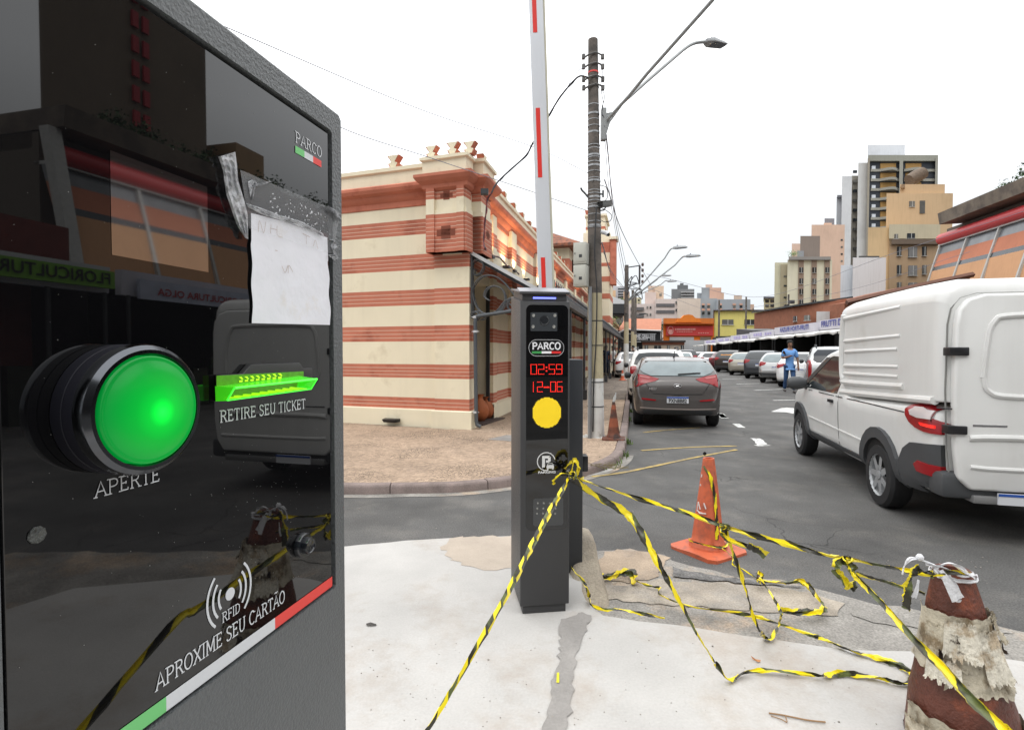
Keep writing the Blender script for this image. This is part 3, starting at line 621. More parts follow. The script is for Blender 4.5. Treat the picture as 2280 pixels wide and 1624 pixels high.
ca0, cz1 = cpx(1181,695); ca1, cz0 = cpx(1240.5,737)
cf = cface(rrect(ca0, ca1, cz0, cz1, .006), .0018, .004, 'camera_window', mat('camera_smoke', (.045,.05,.055), .25, var=.1), tt)
mb = MB(); cx_, cz_ = cpx(1212,713)
M0 = lambda a, z, d: Matrix.Translation(C(a, z, d)) @ Matrix.Rotation(ya,4,'Z') @ Matrix.Rotation(pi/2,4,'X')
mb.lathe([(.026,0),(.026,.002),(.022,.003),(.020,.001),(.002,.001)], M0(cx_, cz_, .004), k=32)
mb.build('camera_lens', mat('lens_glass', (.02,.022,.025), .12), cf, smooth=True, angle=30)
for px, py in ((1187.5,702),(1235,702),(1186.5,727),(1233,727)):
    a, z = cpx(px, py); mb = MB(); mb.lathe([(.0085,0),(.0085,.0012),(.006,.002),(.004,.001),(.001,.0022)], M0(a, z, .004), k=16); mb.build('infrared_led', mat('led_cup', (.3,.3,.28), .25, metal=.4, var=.3, vs=300), cf, smooth=True, angle=30)
# oval badge
ba0, bz1 = cpx(1176.5,755); ba1, bz0 = cpx(1256,793)
bdg = cface(rrect(ba0, ba1, bz0, bz1, (bz1-bz0)/2-.001, 10), .0018, .0026, 'badge', mat('badge_black', (.006,.006,.007), .3), tt)
mb = MB(); rp_ = rrect(ba0+.002, ba1-.002, bz0+.002, bz1-.002, (bz1-bz0)/2-.003, 10); rp_.append(rp_[0]); mb.tube([C(a, z, .003) for a, z in rp_], .0011, 6, 0); mb.build('badge_rim', mat('badge_silver', (.55,.55,.56), .35), bdg, smooth=True)
a0, z0 = cpx(1184.5,777); a1, _ = cpx(1248,777); _, z1 = cpx(1184,762.5)
serif_text('PARCO', z1-z0, (C(a0, z0, .0028), E1, Z), .2, width=a1-a0).build('lettering', mat('badge_white', (.8,.8,.82), .4), bdg)
a0, z0 = cpx(1184,786.5); a1, _ = cpx(1249,786); _, z1 = cpx(1184,781.5)
for i, m_ in enumerate((mat('badge_green', (.05,.3,.08), .4), mat('badge_white_stripe', (.8,.8,.82), .4), mat('badge_red', (.7,.03,.03), .4))):
    cface([(a0+(a1-a0)*i/3, z0), (a0+(a1-a0)*(i+1)/3, z0), (a0+(a1-a0)*(i+1)/3, z1), (a0+(a1-a0)*i/3, z1)], .0027, .0031, 'badge_stripe', m_, bdg)
# dot-matrix digits
SEG = {'0': 'abcdef', '1': 'ef', '2': 'abged', '5': 'afgcd', '6': 'afgecd', '9': 'abfgcd', '-': 'g'}
led_r = mat('lit_red_led', (.8,.02,.01), .5, emit=(1,.02,.01), es=2.0)
def digits(txt, px0, px1, pyt, pyb):
    a0, z1 = cpx(px0, pyt); a1, z0 = cpx(px1, pyb); n = len(txt); wsum = sum(.45 if c == ':' else 1 for c in txt); uw = (a1-a0)/wsum; x = a0
    for c in txt:
        w_ = uw*(.45 if c == ':' else 1); g0, g1 = x+w_*.12, x+w_*.88; zm = (z0+z1)/2; mb = MB(); pts = set()
        def ln(p, q, n_=6):
            for i in range(n_+1): pts.add((round(p[0]+(q[0]-p[0])*i/n_, 5), round(p[1]+(q[1]-p[1])*i/n_, 5)))
        S_ = {'a': ((g0,z1),(g1,z1)), 'b': ((g1,z1),(g1,zm)), 'c': ((g1,zm),(g1,z0)), 'd': ((g0,z0),(g1,z0)), 'e': ((g0,zm),(g0,z0)), 'f': ((g0,z1),(g0,zm)), 'g': ((g0,zm),(g1,zm))}
        if c == ':':
            for zz in (z0+(z1-z0)*.33, z0+(z1-z0)*.7): 
                for dx in (-.002,.002):
                    for dz in (-.002,.002): pts.add(((x+w_/2)+dx, zz+dz))
        elif c == '1':
            for q in ((g0+g1)/2,): ln((q,z1),(q,z0),11)
        else:
            for k in SEG[c]: ln(*S_[k])
            if c == '-': [pts.add((p[0], p[1]-.004)) for p in list(pts)]
        for a, z in pts: mb.lathe([(.0016,0),(.0014,.0012)], M0(a, z, .0019), k=8)
        mb.build('clock_digit', led_r, tt); x += w_
digits('02:59', 1180, 1253, 811, 832); digits('12-06', 1180, 1253, 850, 871)
yl = mat('lit_yellow_led', (.9,.7,.02), .5, emit=(1,.62,.010), es=.62)
cx_, cz_ = cpx(1217.5,918.5); _, zt_ = cpx(1217.5,884.5); R_ = zt_-cz_; mb = MB(); nrow = 34
for i in range(nrow):
    z = cz_-R_+(i+.5)*2*R_/nrow; hw = sqrt(max(0, R_*R_-(z-cz_)**2)); k = int(hw/(R_*2/30)); hw = k*R_*2/30
    if hw > 0: mb.box((-hw,0,0),(hw,.0012,R_*2/nrow*.6),0,Matrix.Translation(C(cx_, z, .0032)) @ Matrix.Rotation(ya,4,'Z'))
mb.build('yellow_light', yl, tt)
# round parking emblem
pw = mat('emblem_white', (.68,.68,.68), .5)
mb = MB(); cx_, cz_ = cpx(1216,1026.5); R_ = .0475
mb.tube([C(cx_+R_*cos(radians(t)), cz_+R_*sin(radians(t)), .0021) for t in range(12, 292, 8)], .0024, 6, 0, flat=E2, fs=.2)
po = [(-.020,-.034),(-.020,.030),(.012,.030),(.022,.024),(.024,.006),(.016,-.004),(-.001,-.004),(-.001,.006),(.007,.006),(.010,.010),(.010,.016),(-.006,.016),(-.006,-.028)]
for quad in (((-.022,-.034),(-.007,-.030),(-.007,.030),(-.022,.030)), ((-.0075,.0165),(.013,.0165),(.020,.030),(-.0075,.030)), ((.0095,-.006),(.024,-.0005),(.024,.024),(.0095,.0175)), ((-.001,-.006),(.010,-.006),(.010,.006),(-.001,.006))):
    mb.hexa([C(cx_+a, cz_+b, .0019) for a, b in quad], [C(cx_+a, cz_+b, .0023+.0001*quad[0][0]*10) for a, b in quad])
c0, c1 = cx_+.022, cz_-.022
for quad in (((-.020,-.004),(.020,-.004),(.020,-.016),(-.020,-.016)), ((-.020,-.004),(-.017,.003),(.017,.003),(.020,-.004)), ((-.018,-.017),(-.010,-.017),(-.010,-.022),(-.018,-.022)), ((.010,-.017),(.018,-.017),(.018,-.022),(.010,-.022))):
    mb.hexa([C(c0+a, c1+b, .0019) for a, b in quad], [C(c0+a, c1+b, .0024) for a, b in quad])
mb.tube([C(c0-.016, c1+.003, .0022), C(c0-.011, c1+.011, .0022), C(c0+.011, c1+.011, .0022), C(c0+.016, c1+.003, .0022)], .0016, 5, 0, flat=E2, fs=.2)
mb.build('parking_emblem', pw, cg)
a, z = cpx(1217.5,1050.5); text_mesh('PARKING', .017, (C(a, z, .0019), E1, Z), .0002, .0006, width=.094).build('lettering', pw, cg)
# keypad-like lamp cluster
ka0, kz1 = cpx(1187,1109); ka1, kz0 = cpx(1254,1155)
kp_ = cface(rrect(ka0, ka1, kz0-.03, kz1, .014), .0018, .003, 'sensor_plate', mat('sensor_grey', (.05,.052,.054), .3, var=.1), tt)
for j, py in enumerate((1119,1131,1142)):
    for i in range(4):
        if i == 3 and j == 0: pass
        a, z = cpx(1197+13.5*i-j*.8, py); mb = MB(); mb.lathe([(.0055,0),(.005,.0015),(.003,.0022),(.001,.0014)], M0(a, z, .003), k=12)
        mb.build('sensor_led', mat('led_cup', (.22,.22,.22), .25, metal=.4, var=.3, vs=300) if False else bpy.data.materials['led_cup'], kp_, smooth=True)
mb = MB(); a, z = cpx(1150,1160)
mb.lathe([(.004,0),(.004,.001)], Matrix.Translation(C(-.0012, 1.06-.45, -.16)) @ Matrix.Rotation(ya,4,'Z') @ Matrix.Rotation(-pi/2,4,'Y'), k=12); mb.build('lock', blackp, tt)
# ------------------------------------------------------------ barrier gate behind the column
bgt = thing('barrier_gate', 'black barrier cabinet with raised white boom arm striped in red', 'barrier', tuple(at_z(1270,1262,.1)+Vector((-.1,.15,0))))
mb = MB(); pr = at_y(1297,1245,3.3); X1 = pr.x; mb.box((X1-.20,3.3,.10),(X1,3.58,1.45)); 
hs_ = mb.build('housing', mat('dark_cabinet_paint', (.030,.033,.038), .4, var=.12, vs=6), bgt, bevel=.006)
pk = at_y(1302,1030,3.36); mb = MB(); mb.box((pk.x-.02,3.33,pk.z-.05),(pk.x+.018,3.42,pk.z+.05)); mb.build('side_handle', blackp, bgt, bevel=.006)
mb = MB(); YA = 3.62
lo = [at_y(1199,640,YA), at_y(1231,640,YA)]; hi = [at_y(1178.7,0,YA), at_y(1207.5,0,YA)]
d_ = hi[0]-lo[0]; d2 = (hi[0]+hi[1]-lo[0]-lo[1])/2; wl = (lo[1]-lo[0])
cL = (lo[0]+lo[1])/2; dirn = d2.normalized(); side = Vector((wl.x,0,0)).normalized(); side = (side - dirn*side.dot(dirn)).normalized(); fwd = dirn.cross(side).normalized()
hw = (wl.length/2)*.98
def AR(l, a, d): return cL + dirn*l + side*a + (fwd*d)
if fwd.y > 0: fwd = -fwd
b0 = AR(-.55, 0, 0); 
mb.hexa([AR(-.45,-hw,-.03), AR(-.45,hw,-.03), AR(3.2,hw,-.03), AR(3.2,-hw,-.03)], [AR(-.45,-hw,0), AR(-.45,hw,0), AR(3.2,hw,0), AR(3.2,-hw,0)])
mb.box((0,0,0),(0,0,0)); mb.v = mb.v[:8]; mb.f = mb.f[:6]; mb.m = mb.m[:6]
arm = mb.build('boom_arm', mat('white_aluminium', (.68,.70,.74), .35, var=.04, vs=3), bgt, bevel=.006)
mb = MB(); mb.hexa([AR(-.45,hw,-.026), AR(-.45,hw+.014,-.026), AR(3.2,hw+.012,-.026), AR(3.2,hw,-.026)], [AR(-.45,hw,-.004), AR(-.45,hw+.014,-.004), AR(3.2,hw+.012,-.004), AR(3.2,hw,-.004)])
mb.build('rubber_edge', mat('cream_rubber', (.52,.5,.4), .7), arm)
redr = mat('red_reflector', (.75,.045,.035), .35, var=.05, emit=(.6,.03,.02), es=.0)
for (ya_, yb_) in ((640,573),(395,240),(72,-80),(-240,-400)):
    l0 = (at_y(1205, ya_, YA)-cL).dot(dirn); l1 = (at_y(1205, yb_, YA)-cL).dot(dirn)
    mb = MB(); q = -.012
    mb.hexa([AR(l0,q-.0145,.0), AR(l0,q+.0145,.0), AR(l1,q+.0145,.0), AR(l1,q-.0145,.0)], [AR(l0,q-.0145,.0015), AR(l0,q+.0145,.0015), AR(l1,q+.0145,.0015), AR(l1,q-.0145,.0015)])
    mb.build('red_reflector_strip', redr, arm)
mb = MB(); p = AR(-.35,0,0); mb.box((p.x-.06,3.5,1.30),(p.x+.06,3.64,1.52)); mb.build('arm_mount', blackp, bgt, bevel=.01)

# unseen dark block added behind the viewer to darken the column glass reflection
ob = thing('dark_reflection_block', 'dark block added behind the viewer, a stand-in for what darkens the column glass', 'building', (2,-24,0))
mb = MB(); mb.box((-22,-34,0),(20,-24,26)); mb.build('wall', mat('dark_block_wall', (.05,.047,.045), .8, var=.15, vs=.3), ob)
for i in range(8):
    for j in range(5): mb = MB(); mb.box((-20+5*i,-24.0,3+4.6*j),(-16.6+5*i,-23.9,5.4+4.6*j)); mb.build('window', mat('block_glass', (.03,.035,.04), .2) if 'block_glass' not in bpy.data.materials else bpy.data.materials['block_glass'], ob)
# ------------------------------------------------------------ striped market hall on the left corner
cream = mat('cream_paint', (.78,.705,.53), .8, var=.06, vs=1.2, col2=(.47,.39,.25), c2s=1.3, c2lo=.56, c2hi=.85, bump=.15, bs=60, streak=.13)
brick = mat('terracotta_paint', (.50,.165,.10), .8, var=.1, vs=2, col2=(.31,.075,.04), c2s=2.2, c2lo=.52, c2hi=.75, streak=.15)
linew = mat('pale_joint_line', (.62,.44,.34), .8, var=.05)
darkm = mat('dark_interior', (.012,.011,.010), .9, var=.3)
darkw = mat('dark_steel', (.035,.037,.04), .5, var=.2)
WA = radians(19); WL = Vector((-cos(WA), sin(WA), 0))       # front wall runs to the left and away
c0_ = at_z(1040,950,.12); CN = Vector((c0_.x, c0_.y, 0)); SN = CN.dot(U); TN = CN.dot(V)
WN = Vector((-sin(WA), -cos(WA), 0))                          # out of the front wall
SB = V                                                        # out of the side wall
BANDS = [(.42,.63,3),(1.0,1.26,4),(1.69,1.98,4),(2.37,2.66,4),(3.03,3.32,4),(3.69,3.97,4)]
def zsplit(z0, z1, bands=BANDS):
    out = []; z = z0
    for lo, hi, n in bands:
        if hi <= z0 or lo >= z1: continue
        if lo > z: out.append((z, lo, 0))
        h = (hi-lo)/n
        for i in range(n):
            a, b = lo+i*h, lo+(i+1)*h
            out.append((a, b-.011 if i < n-1 else b, 1))
            if i < n-1: out.append((b-.011, b, 2))
        z = hi
    if z < z1: out.append((z, z1, 0))
    return out
def banded(mb, path, z0, z1):
    for i in range(len(path)-1):
        a, b = path[i], path[i+1]
        for lo, hi, m in zsplit(z0, z1):
            lo = max(lo, z0); hi = min(hi, z1)
            if hi > lo: mb.add([(a.x,a.y,lo),(b.x,b.y,lo),(b.x,b.y,hi),(a.x,a.y,hi)], [(0,1,2,3)], m)
def sweep(mb, path, prof, nrm, m=0, mf=None):
    """profile [(out,z)] carried along a plan path whose corner normals are nrm"""
    rows = [[p + n*o + Z*z for o, z in prof] for p, n in zip(path, nrm)]
    mb.grid([list(r) for r in rows], m, mf)
mk = thing('market_hall', 'cream market hall with terracotta brick bands and zigzag crown ornaments on the corner', 'building', tuple(CN))
B0, B1 = .12-.04, 4.35
def fw(d, o=0, z=0): return CN + WL*d + WN*o + Z*z
def sw(d, o=0, z=0): return CN + U*d + SB*o + Z*z
mit = (WN + SB*1.0); mit = mit/(mit.dot(WN))                # mitre so both offsets are one unit
HL = 62
mb = MB()
PW = .62
# front wall: wall plane, pilaster proud by 7 cm at the corner
banded(mb, [fw(9), fw(PW), fw(PW,.07), CN+mit*.07], B0, B1)
# side wall, with the door gap
side = [CN+mit*.07, sw(.18,.07), sw(.18,0), sw(.42,0)]
banded(mb, side, B0, B1)
banded(mb, [sw(.42), sw(1.42)], 2.85, B1)
pts = [sw(1.42), sw(1.50)]
d = 1.5
pts += [sw(1.5,.07), sw(1.8,.07), sw(1.8,0)]; 
d = 3.05
pil = []
while d < HL:
    pts += [sw(d), sw(d,.09), sw(d+.5,.09), sw(d+.5)]; pil.append(d); d += 3.0
pts.append(sw(HL)); banded(mb, pts, B0, B1)
mb.add([sw(.42,0,B0), sw(.42,-.5,B0), sw(.42,-.5,2.85), sw(.42,0,2.85)], [(0,1,2,3)], 0)
mb.add([sw(1.42,0,B0), sw(1.42,-.5,B0), sw(1.42,-.5,2.85), sw(1.42,0,2.85)], [(0,1,2,3)], 0)
mb.add([sw(.42,0,2.85), sw(1.42,0,2.85), sw(1.42,-.5,2.85), sw(.42,-.5,2.85)], [(0,1,2,3)], 0)
mb.add([fw(9,0,B0), fw(9,-6,B0), fw(9,-6,B1), fw(9,0,B1)], [(0,1,2,3)], 0)
wl_ = mb.build('wall', [cream, brick, linew], mk)
mb = MB(); 
n2 = [WN, mit, SB]
sweep(mb, [fw(9), fw(PW+.05), fw(PW+.05)], [(.05,B0),(.05,.40),(.04,.42),(0,.42)], [WN]*3)
sweep(mb, [fw(PW+.05,0), CN, sw(.2,0)], [(.12,B0-.02),(.12,.40),(.10,.42),(0,.42)], [WN, mit, SB])
mb.add([fw(PW+.05,.05,B0), fw(PW+.05,.12,B0), fw(PW+.05,.12,.41), fw(PW+.05,.05,.41)], [(0,1,2,3)])
sweep(mb, [sw(1.42,0), sw(9)], [(.11,B0),(.11,.40),(0,.42)], [SB]*2); sweep(mb, [sw(9,0), sw(HL)], [(.11,B0),(.11,.40),(0,.42)], [SB]*2)
mb.build('plinth', cream, mk)
# cornice and parapet along both walls
mb = MB(); CP = [(o_, z-.115) for o_, z in [(0,4.33),(.02,4.34),(.02,4.44),(.05,4.47),(.09,4.52),(.10,4.56),(.17,4.60),(.20,4.66),(.20,4.71),(.16,4.74),(0,4.75)]]
sweep(mb, [fw(9), fw(.7)], CP, [WN]*2); sweep(mb, [sw(.7), sw(HL)], CP, [SB]*2)
mb.build('cornice', brick, mk, smooth=True, angle=25)
mb = MB(); PP = [(o_, z-.115) for o_, z in [(.0,4.74),(.03,4.75),(.03,5.0),(.07,5.02),(.07,5.09),(0,5.10),(-.25,5.10)]]
sweep(mb, [fw(9), fw(.7)], PP, [WN]*2); sweep(mb, [sw(.7), sw(HL)], PP, [SB]*2)
mb.build('parapet', cream, mk)
mb = MB(); sweep(mb, [fw(9), fw(.7)], [(-.1,4.985),(-.1,5.015),(-.3,5.08)], [WN]*2); mb.build('roof_edge', brick, mk)
# corner pier, corbelled out from the wall
mb = MB()
def pier(z0, z1, of, w0, w1, s0, s1, os):
    """front leg spans w0..w1 along the front wall, side leg s0..s1 along the side"""
    a = [fw(w1,0), fw(w1,of), fw(w0,of), fw(w0,0)]
    for lo, hi, m in zsplit(z0, z1, [(3.28,3.95,9),(4.22,4.42,3)]):
        mb.hexa([p+Z*lo for p in a], [p+Z*hi for p in a], m)
        b = [sw(s0,0), sw(s0,os), sw(s1,os), sw(s1,0)]
        mb.hexa([p+Z*(lo+.001) for p in b], [p+Z*(hi-.001) for p in b], m)
lev = [(3.26,3.34,.09,.06,.44),(3.34,3.42,.13,.02,.49),(3.42,3.51,.17,-.02,.54),(3.51,3.61,.21,-.06,.59),(3.61,3.72,.25,-.10,.64),(3.72,4.02,.28,-.12,.68),(4.02,4.42,.25,-.09,.66)]
for z0, z1, o_, w0, w1 in lev: pier(z0, z1, o_, w0, w1, .16-(.08 if z0 > 3.5 else 0), .62+(.06 if z0 > 3.5 else 0), o_)
# raised strips and stepped crosses on the pier face
for w0, w1 in ((-.08,.06),(.50,.66)):
    for lo, hi, m in zsplit(3.80, 4.36, [(3.28,3.95,9),(4.22,4.42,3)]): mb.hexa([fw(w0,.25,lo), fw(w1,.25,lo), fw(w1,.31,lo), fw(w0,.31,lo)], [fw(w0,.25,hi), fw(w1,.25,hi), fw(w1,.31,hi), fw(w0,.31,hi)], m)
mb.build('corner_pier', [cream, brick, linew], mk)
mb = MB()
def stepcross(w, z, s, o):
    for (a, b, c, d_) in ((-.5,-.16,.5,.16), (-.25,-.32,.25,.32)): mb.hexa([fw(w+a*s,o,z+b*s), fw(w+c*s,o,z+b*s), fw(w+c*s,o,z+d_*s), fw(w+a*s,o,z+d_*s)], [fw(w+a*s,o-.1,z+b*s), fw(w+c*s,o-.1,z+b*s), fw(w+c*s,o-.1,z+d_*s), fw(w+a*s,o-.1,z+d_*s)])
cm_ = mat('dark_terracotta', (.20,.055,.03), .85)  # darker terracotta on crosses that are not sunk in
stepcross(.28, 3.62, .36, .285); mb.build('stepped_cross', cm_, mk); mb = MB(); stepcross(.28, 4.28, .24, .255); mb.build('stepped_cross', cm_, mk); mb = MB()
for o_, s_ in ((.285,.24),):
    for (a, b, c, d_) in ((-.5,-.16,.5,.16), (-.25,-.32,.25,.32)):
        p = lambda x, y: sw(.4+x*s_, o_, 3.68+y*s_)
        mb.hexa([p(a,b), p(c,b), p(c,d_), p(a,d_)], [p(a,b)-SB*.08, p(c,b)-SB*.08, p(c,d_)-SB*.08, p(a,d_)-SB*.08])
mb.build('stepped_cross', cm_, mk)
mb = MB()
cp2 = [(0,4.46),(.05,4.50),(.06,4.56),(.13,4.62),(.17,4.68),(.17,4.73),(0,4.75)]
def rim(prof, of, w0, w1, s0, s1, m=0):
    A, B_, C_, D_ = fw(w1), fw(w1), fw(w0), fw(w0)
    pts = [fw(w1,0), fw(w1,of), fw(w0,of), fw(w0,0)]; nn = [WL, WL+WN, WN-WL, -WL]
    sweep(mb, pts, prof, nn, m)
    pts = [sw(s0,0), sw(s0,of), sw(s1,of), sw(s1,0)]; nn = [-U, SB-U, SB+U, U]; sweep(mb, pts, [(o_, z-.002) for o_, z in prof], nn, m)
    top = prof[-1][1]; mb.poly([fw(w1,0,top), fw(w1,of,top), fw(w0,of,top), fw(w0,0,top)], m)
cp2 = [(o_, z-.085) for o_, z in cp2]; rim(cp2, .26, -.10, .68, .06, .70); mb.build('pier_cornice', brick, mk)
mb = MB(); rim([(0,4.665),(.03,4.67),(.03,4.89),(.07,4.91),(.07,4.965),(0,4.975)], .28, -.10, .70, .06, .72)
for q in ((-.10,.70,WL,0),): mb.hexa([fw(-.12,.30,4.973), fw(.72,.30,4.973), fw(.72,-.5,4.973), fw(-.12,-.5,4.973)], [fw(-.12,.30,4.985), fw(.72,.30,4.985), fw(.72,-.5,4.985), fw(-.12,-.5,4.985)])
mb.build('pier_parapet', cream, mk)
ZG = [(-.10,0),(-.17,.13),(-.06,.17),(-.20,.36),(.20,.36),(.06,.17),(.17,.13),(.10,0)]
def zig(base, ax, nrm, th=.16, sc=1.0):
    mb = MB(); f_ = [base + ax*a*sc + Z*b*sc for a, b in ZG]; n = len(f_)
    g_ = [p - nrm*th for p in f_]
    mb.add(f_+g_, [(i, (i+1) % n, n+(i+1) % n, n+i) for i in range(n)], 1)
    fin = [base + ax*a*sc*.82 + Z*(b*sc*.93+.012) + nrm*.004 for a, b in ZG]; mb.add(f_, [tuple(range(n))], 1); mb.add(g_, [tuple(range(n))[::-1]], 1); mb.add(fin, [tuple(range(n))], 0)
    return mb.build('zigzag_ornament', [cream, brick], mk)
for d_, o_ in ((.60,.22),(.16,.26)): zig(fw(d_,o_,4.985), -WL, WN, .14, .6)
zig(fw(-.14,.20,4.98), -WL, WN, .14, .6); zig(sw(.5,.2,4.98), U, SB, .14, .6)
zig(fw(1.52,.0,4.985), -WL, WN, .16, .66); zig(fw(4.4,.0,4.985), -WL, WN, .16, .66)
d = 1.9
for i in range(26): zig(sw(d,.0,4.985), U, SB, .2, .58); d += .95 if i < 12 else 2.4
# room behind the door
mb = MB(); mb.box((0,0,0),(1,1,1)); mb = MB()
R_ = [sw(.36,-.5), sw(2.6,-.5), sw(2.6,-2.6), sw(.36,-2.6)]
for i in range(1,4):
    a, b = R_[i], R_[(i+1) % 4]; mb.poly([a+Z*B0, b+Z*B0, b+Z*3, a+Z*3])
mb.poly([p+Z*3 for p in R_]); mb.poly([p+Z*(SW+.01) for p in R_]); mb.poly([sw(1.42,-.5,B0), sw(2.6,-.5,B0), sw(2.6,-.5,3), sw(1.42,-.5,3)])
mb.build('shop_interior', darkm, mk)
mb = MB(); mb.tube([sw(.95,-1.3,2.2), sw(1.3,-1.3,2.2)], .02, 8); mb.build('tube_lamp', mat('lit_tube_lamp', (.9,.9,.9), .4, emit=(1,1,1), es=4), mk)
mb = MB(); mb.box((-.02,-.03,B0),(.05,.03,2.85),0,Matrix.Translation(sw(1.40,-.03)) @ Matrix.Rotation(-AL,4,'Z')); mb.box((-.02,-.03,B0),(.03,.03,2.85),0,Matrix.Translation(sw(1.12,-.25)) @ Matrix.Rotation(-AL,4,'Z')); mb.build('door_frame', darkw, mk)
mb = MB(); mb.hexa([sw(.40,-.1,B0), sw(1.6,-.1,B0), sw(1.6,.30,B0), sw(.40,.18,B0)], [sw(.40,-.1,SW+.02), sw(1.6,-.1,SW+.02), sw(1.6,.30,SW+.02), sw(.40,.18,SW+.02)]); mb.build('doorstep', mat('dark_mat', (.06,.04,.035), .8), mk)
# awning over the side pavement: raking end, roof sheet, gutter, posts
AW = 1.44; zA, zE = 3.28, 2.50; S_end = 50
galv = mat('pale_sheet_metal', (.55,.56,.57), .45, var=.06, vs=2)
mb = MB()
mb.hexa([sw(.02,.08,zA), sw(S_end,.08,zA), sw(S_end,AW,zE), sw(.02,AW,zE)], [sw(.02,.08,zA+.03), sw(S_end,.08,zA+.03), sw(S_end,AW,zE+.03), sw(.02,AW,zE+.03)])
aw = mb.build('awning', darkw, mk)
mb = MB(); mb.hexa([sw(-.02,.06,zA-.015), sw(-.02,AW,zE-.015), sw(.02,AW,zE-.015), sw(.02,.06,zA-.015)], [sw(-.02,.06,zA+.055), sw(-.02,AW,zE+.055), sw(.02,AW,zE+.055), sw(.02,.06,zA+.055)]); mb.build('end_flashing', galv, aw)
mb = MB(); mb.hexa([sw(-.05,AW,zE-.02), sw(S_end,AW,zE-.02), sw(S_end,AW+.12,zE-.02), sw(-.05,AW+.12,zE-.02)], [sw(-.05,AW,zE+.10), sw(S_end,AW,zE+.10), sw(S_end,AW+.14,zE+.10), sw(-.05,AW+.14,zE+.10)]); mb.build('gutter', mat('grey_gutter', (.10,.105,.11), .5, var=.15), aw)
mb = MB(); d = 0
while d < S_end: mb.hexa([sw(d+.05,.1,zA-.09), sw(d+.09,.1,zA-.09), sw(d+.09,AW,zE-.08), sw(d+.05,AW,zE-.08)], [sw(d+.05,.1,zA-.02), sw(d+.09,.1,zA-.02), sw(d+.09,AW,zE-.02), sw(d+.05,AW,zE-.02)]); d += 1.0
tag(mb.build('rafters', darkw, aw), kind='stuff')
for i in range(16):
    mb = MB(); p = sw(.1+3.1*i, AW+.02); mb.tube([p+Z*B0, p+Z*(zE-.02)], .035, 8); mb.box((-.07,-.07,B0),(.07,.07,B0+.3),0,Matrix.Translation((p.x,p.y,0))); mb.build('awning_post', darkw, mk)
iron = mat('wrought_iron', (.075,.08,.085), .5, var=.2)
mb = MB()
for k in range(0, 150):
    s_ = .2+k*.22; 
    if s_ > 30: break
    p = sw(s_, AW+.10, zE+.10)
    mb.tube([p, p+Z*.10+U*.03, p+Z*.16, p+Z*.21+U*.05], .012, 4); mb.tube([p+U*.05, p+U*.11+Z*.08, p+U*.16+Z*.02], .012, 4)
mb.build('iron_cresting', iron, aw)
def spiral(c, r0, r1, a0, a1, n=30):   # in the end plane; c=(out,z)
    return [sw(-.0, c[0]+(r0+(r1-r0)*i/n)*cos(radians(a0+(a1-a0)*i/n)), c[1]+(r0+(r1-r0)*i/n)*sin(radians(a0+(a1-a0)*i/n))) for i in range(n+1)]
def ip(px, py): q = at_plane(px, py, sw(0,0,0), U); return ((q-CN).dot(SB), q.z)
mb = MB()
for pl in ([(1048,600),(1053,583),(1066,578),(1076,590),(1070,606),(1058,612),(1054,604),(1058,598)],
           [(1046,668),(1052,640),(1068,618),(1090,612),(1115,622),(1140,650),(1160,680)],
           [(1088,668),(1078,660),(1082,644),(1098,636),(1116,642),(1124,660),(1120,684),(1102,697),(1082,698),(1066,690),(1056,672),(1050,648)],
           [(1048,700),(1062,692),(1085,698),(1105,692),(1122,672),(1140,662),(1162,664)],
           [(1134,676),(1144,682),(1150,672),(1142,664),(1132,668),(1130,684),(1144,694),(1160,686)],
           [(1044,706),(1050,696),(1060,694),(1066,703),(1060,712),(1053,708)], [(1066,700),(1075,698),(1078,708),(1070,712)]):
    q = [ip(*p) for p in pl]; path = cr_path([sw(0,a,z) for a, z in q], 5); mb.tube(path, .013, 6); mb.tube([p+U*.10 for p in path], .011, 6)
mb.tube([sw(0,.09,2.1), sw(0,.09,zA)], .018, 6); mb.tube([sw(.1,.09,2.1), sw(.1,.09,zA)], .015, 6)
mb.build('iron_bracket', iron, aw, smooth=True)
# drain pipe
pvc = mat('grey_drain_pipe', (.075,.085,.095), .4, var=.1)
mb = MB(); a = sw(-.02,.17); 
q0 = ip(1052,704); q1 = ip(1142,695)
mb.tube(cr_path([sw(-.03,AW+.05,2.3), sw(-.03,.30,q0[1]+.01), sw(-.03,.19,q0[1]-.02), sw(-.03,.17,q0[1]-.10)], 4)+[sw(-.03,.17,1.5), sw(-.03,.185,.24), sw(-.03,.20,.17), sw(-.03,.27,.14)], .035, 12)
dp = mb.build('drain_pipe', pvc, mk, smooth=True)
for z in (1.86,.40,2.12): mb = MB(); mb.tube([sw(-.03,.17,z-.02), sw(-.03,.17,z+.02)], .042, 12); mb.tube([sw(-.03,.10,z), sw(-.03,.24,z)], .008, 5); mb.build('pipe_clamp', galv, dp)
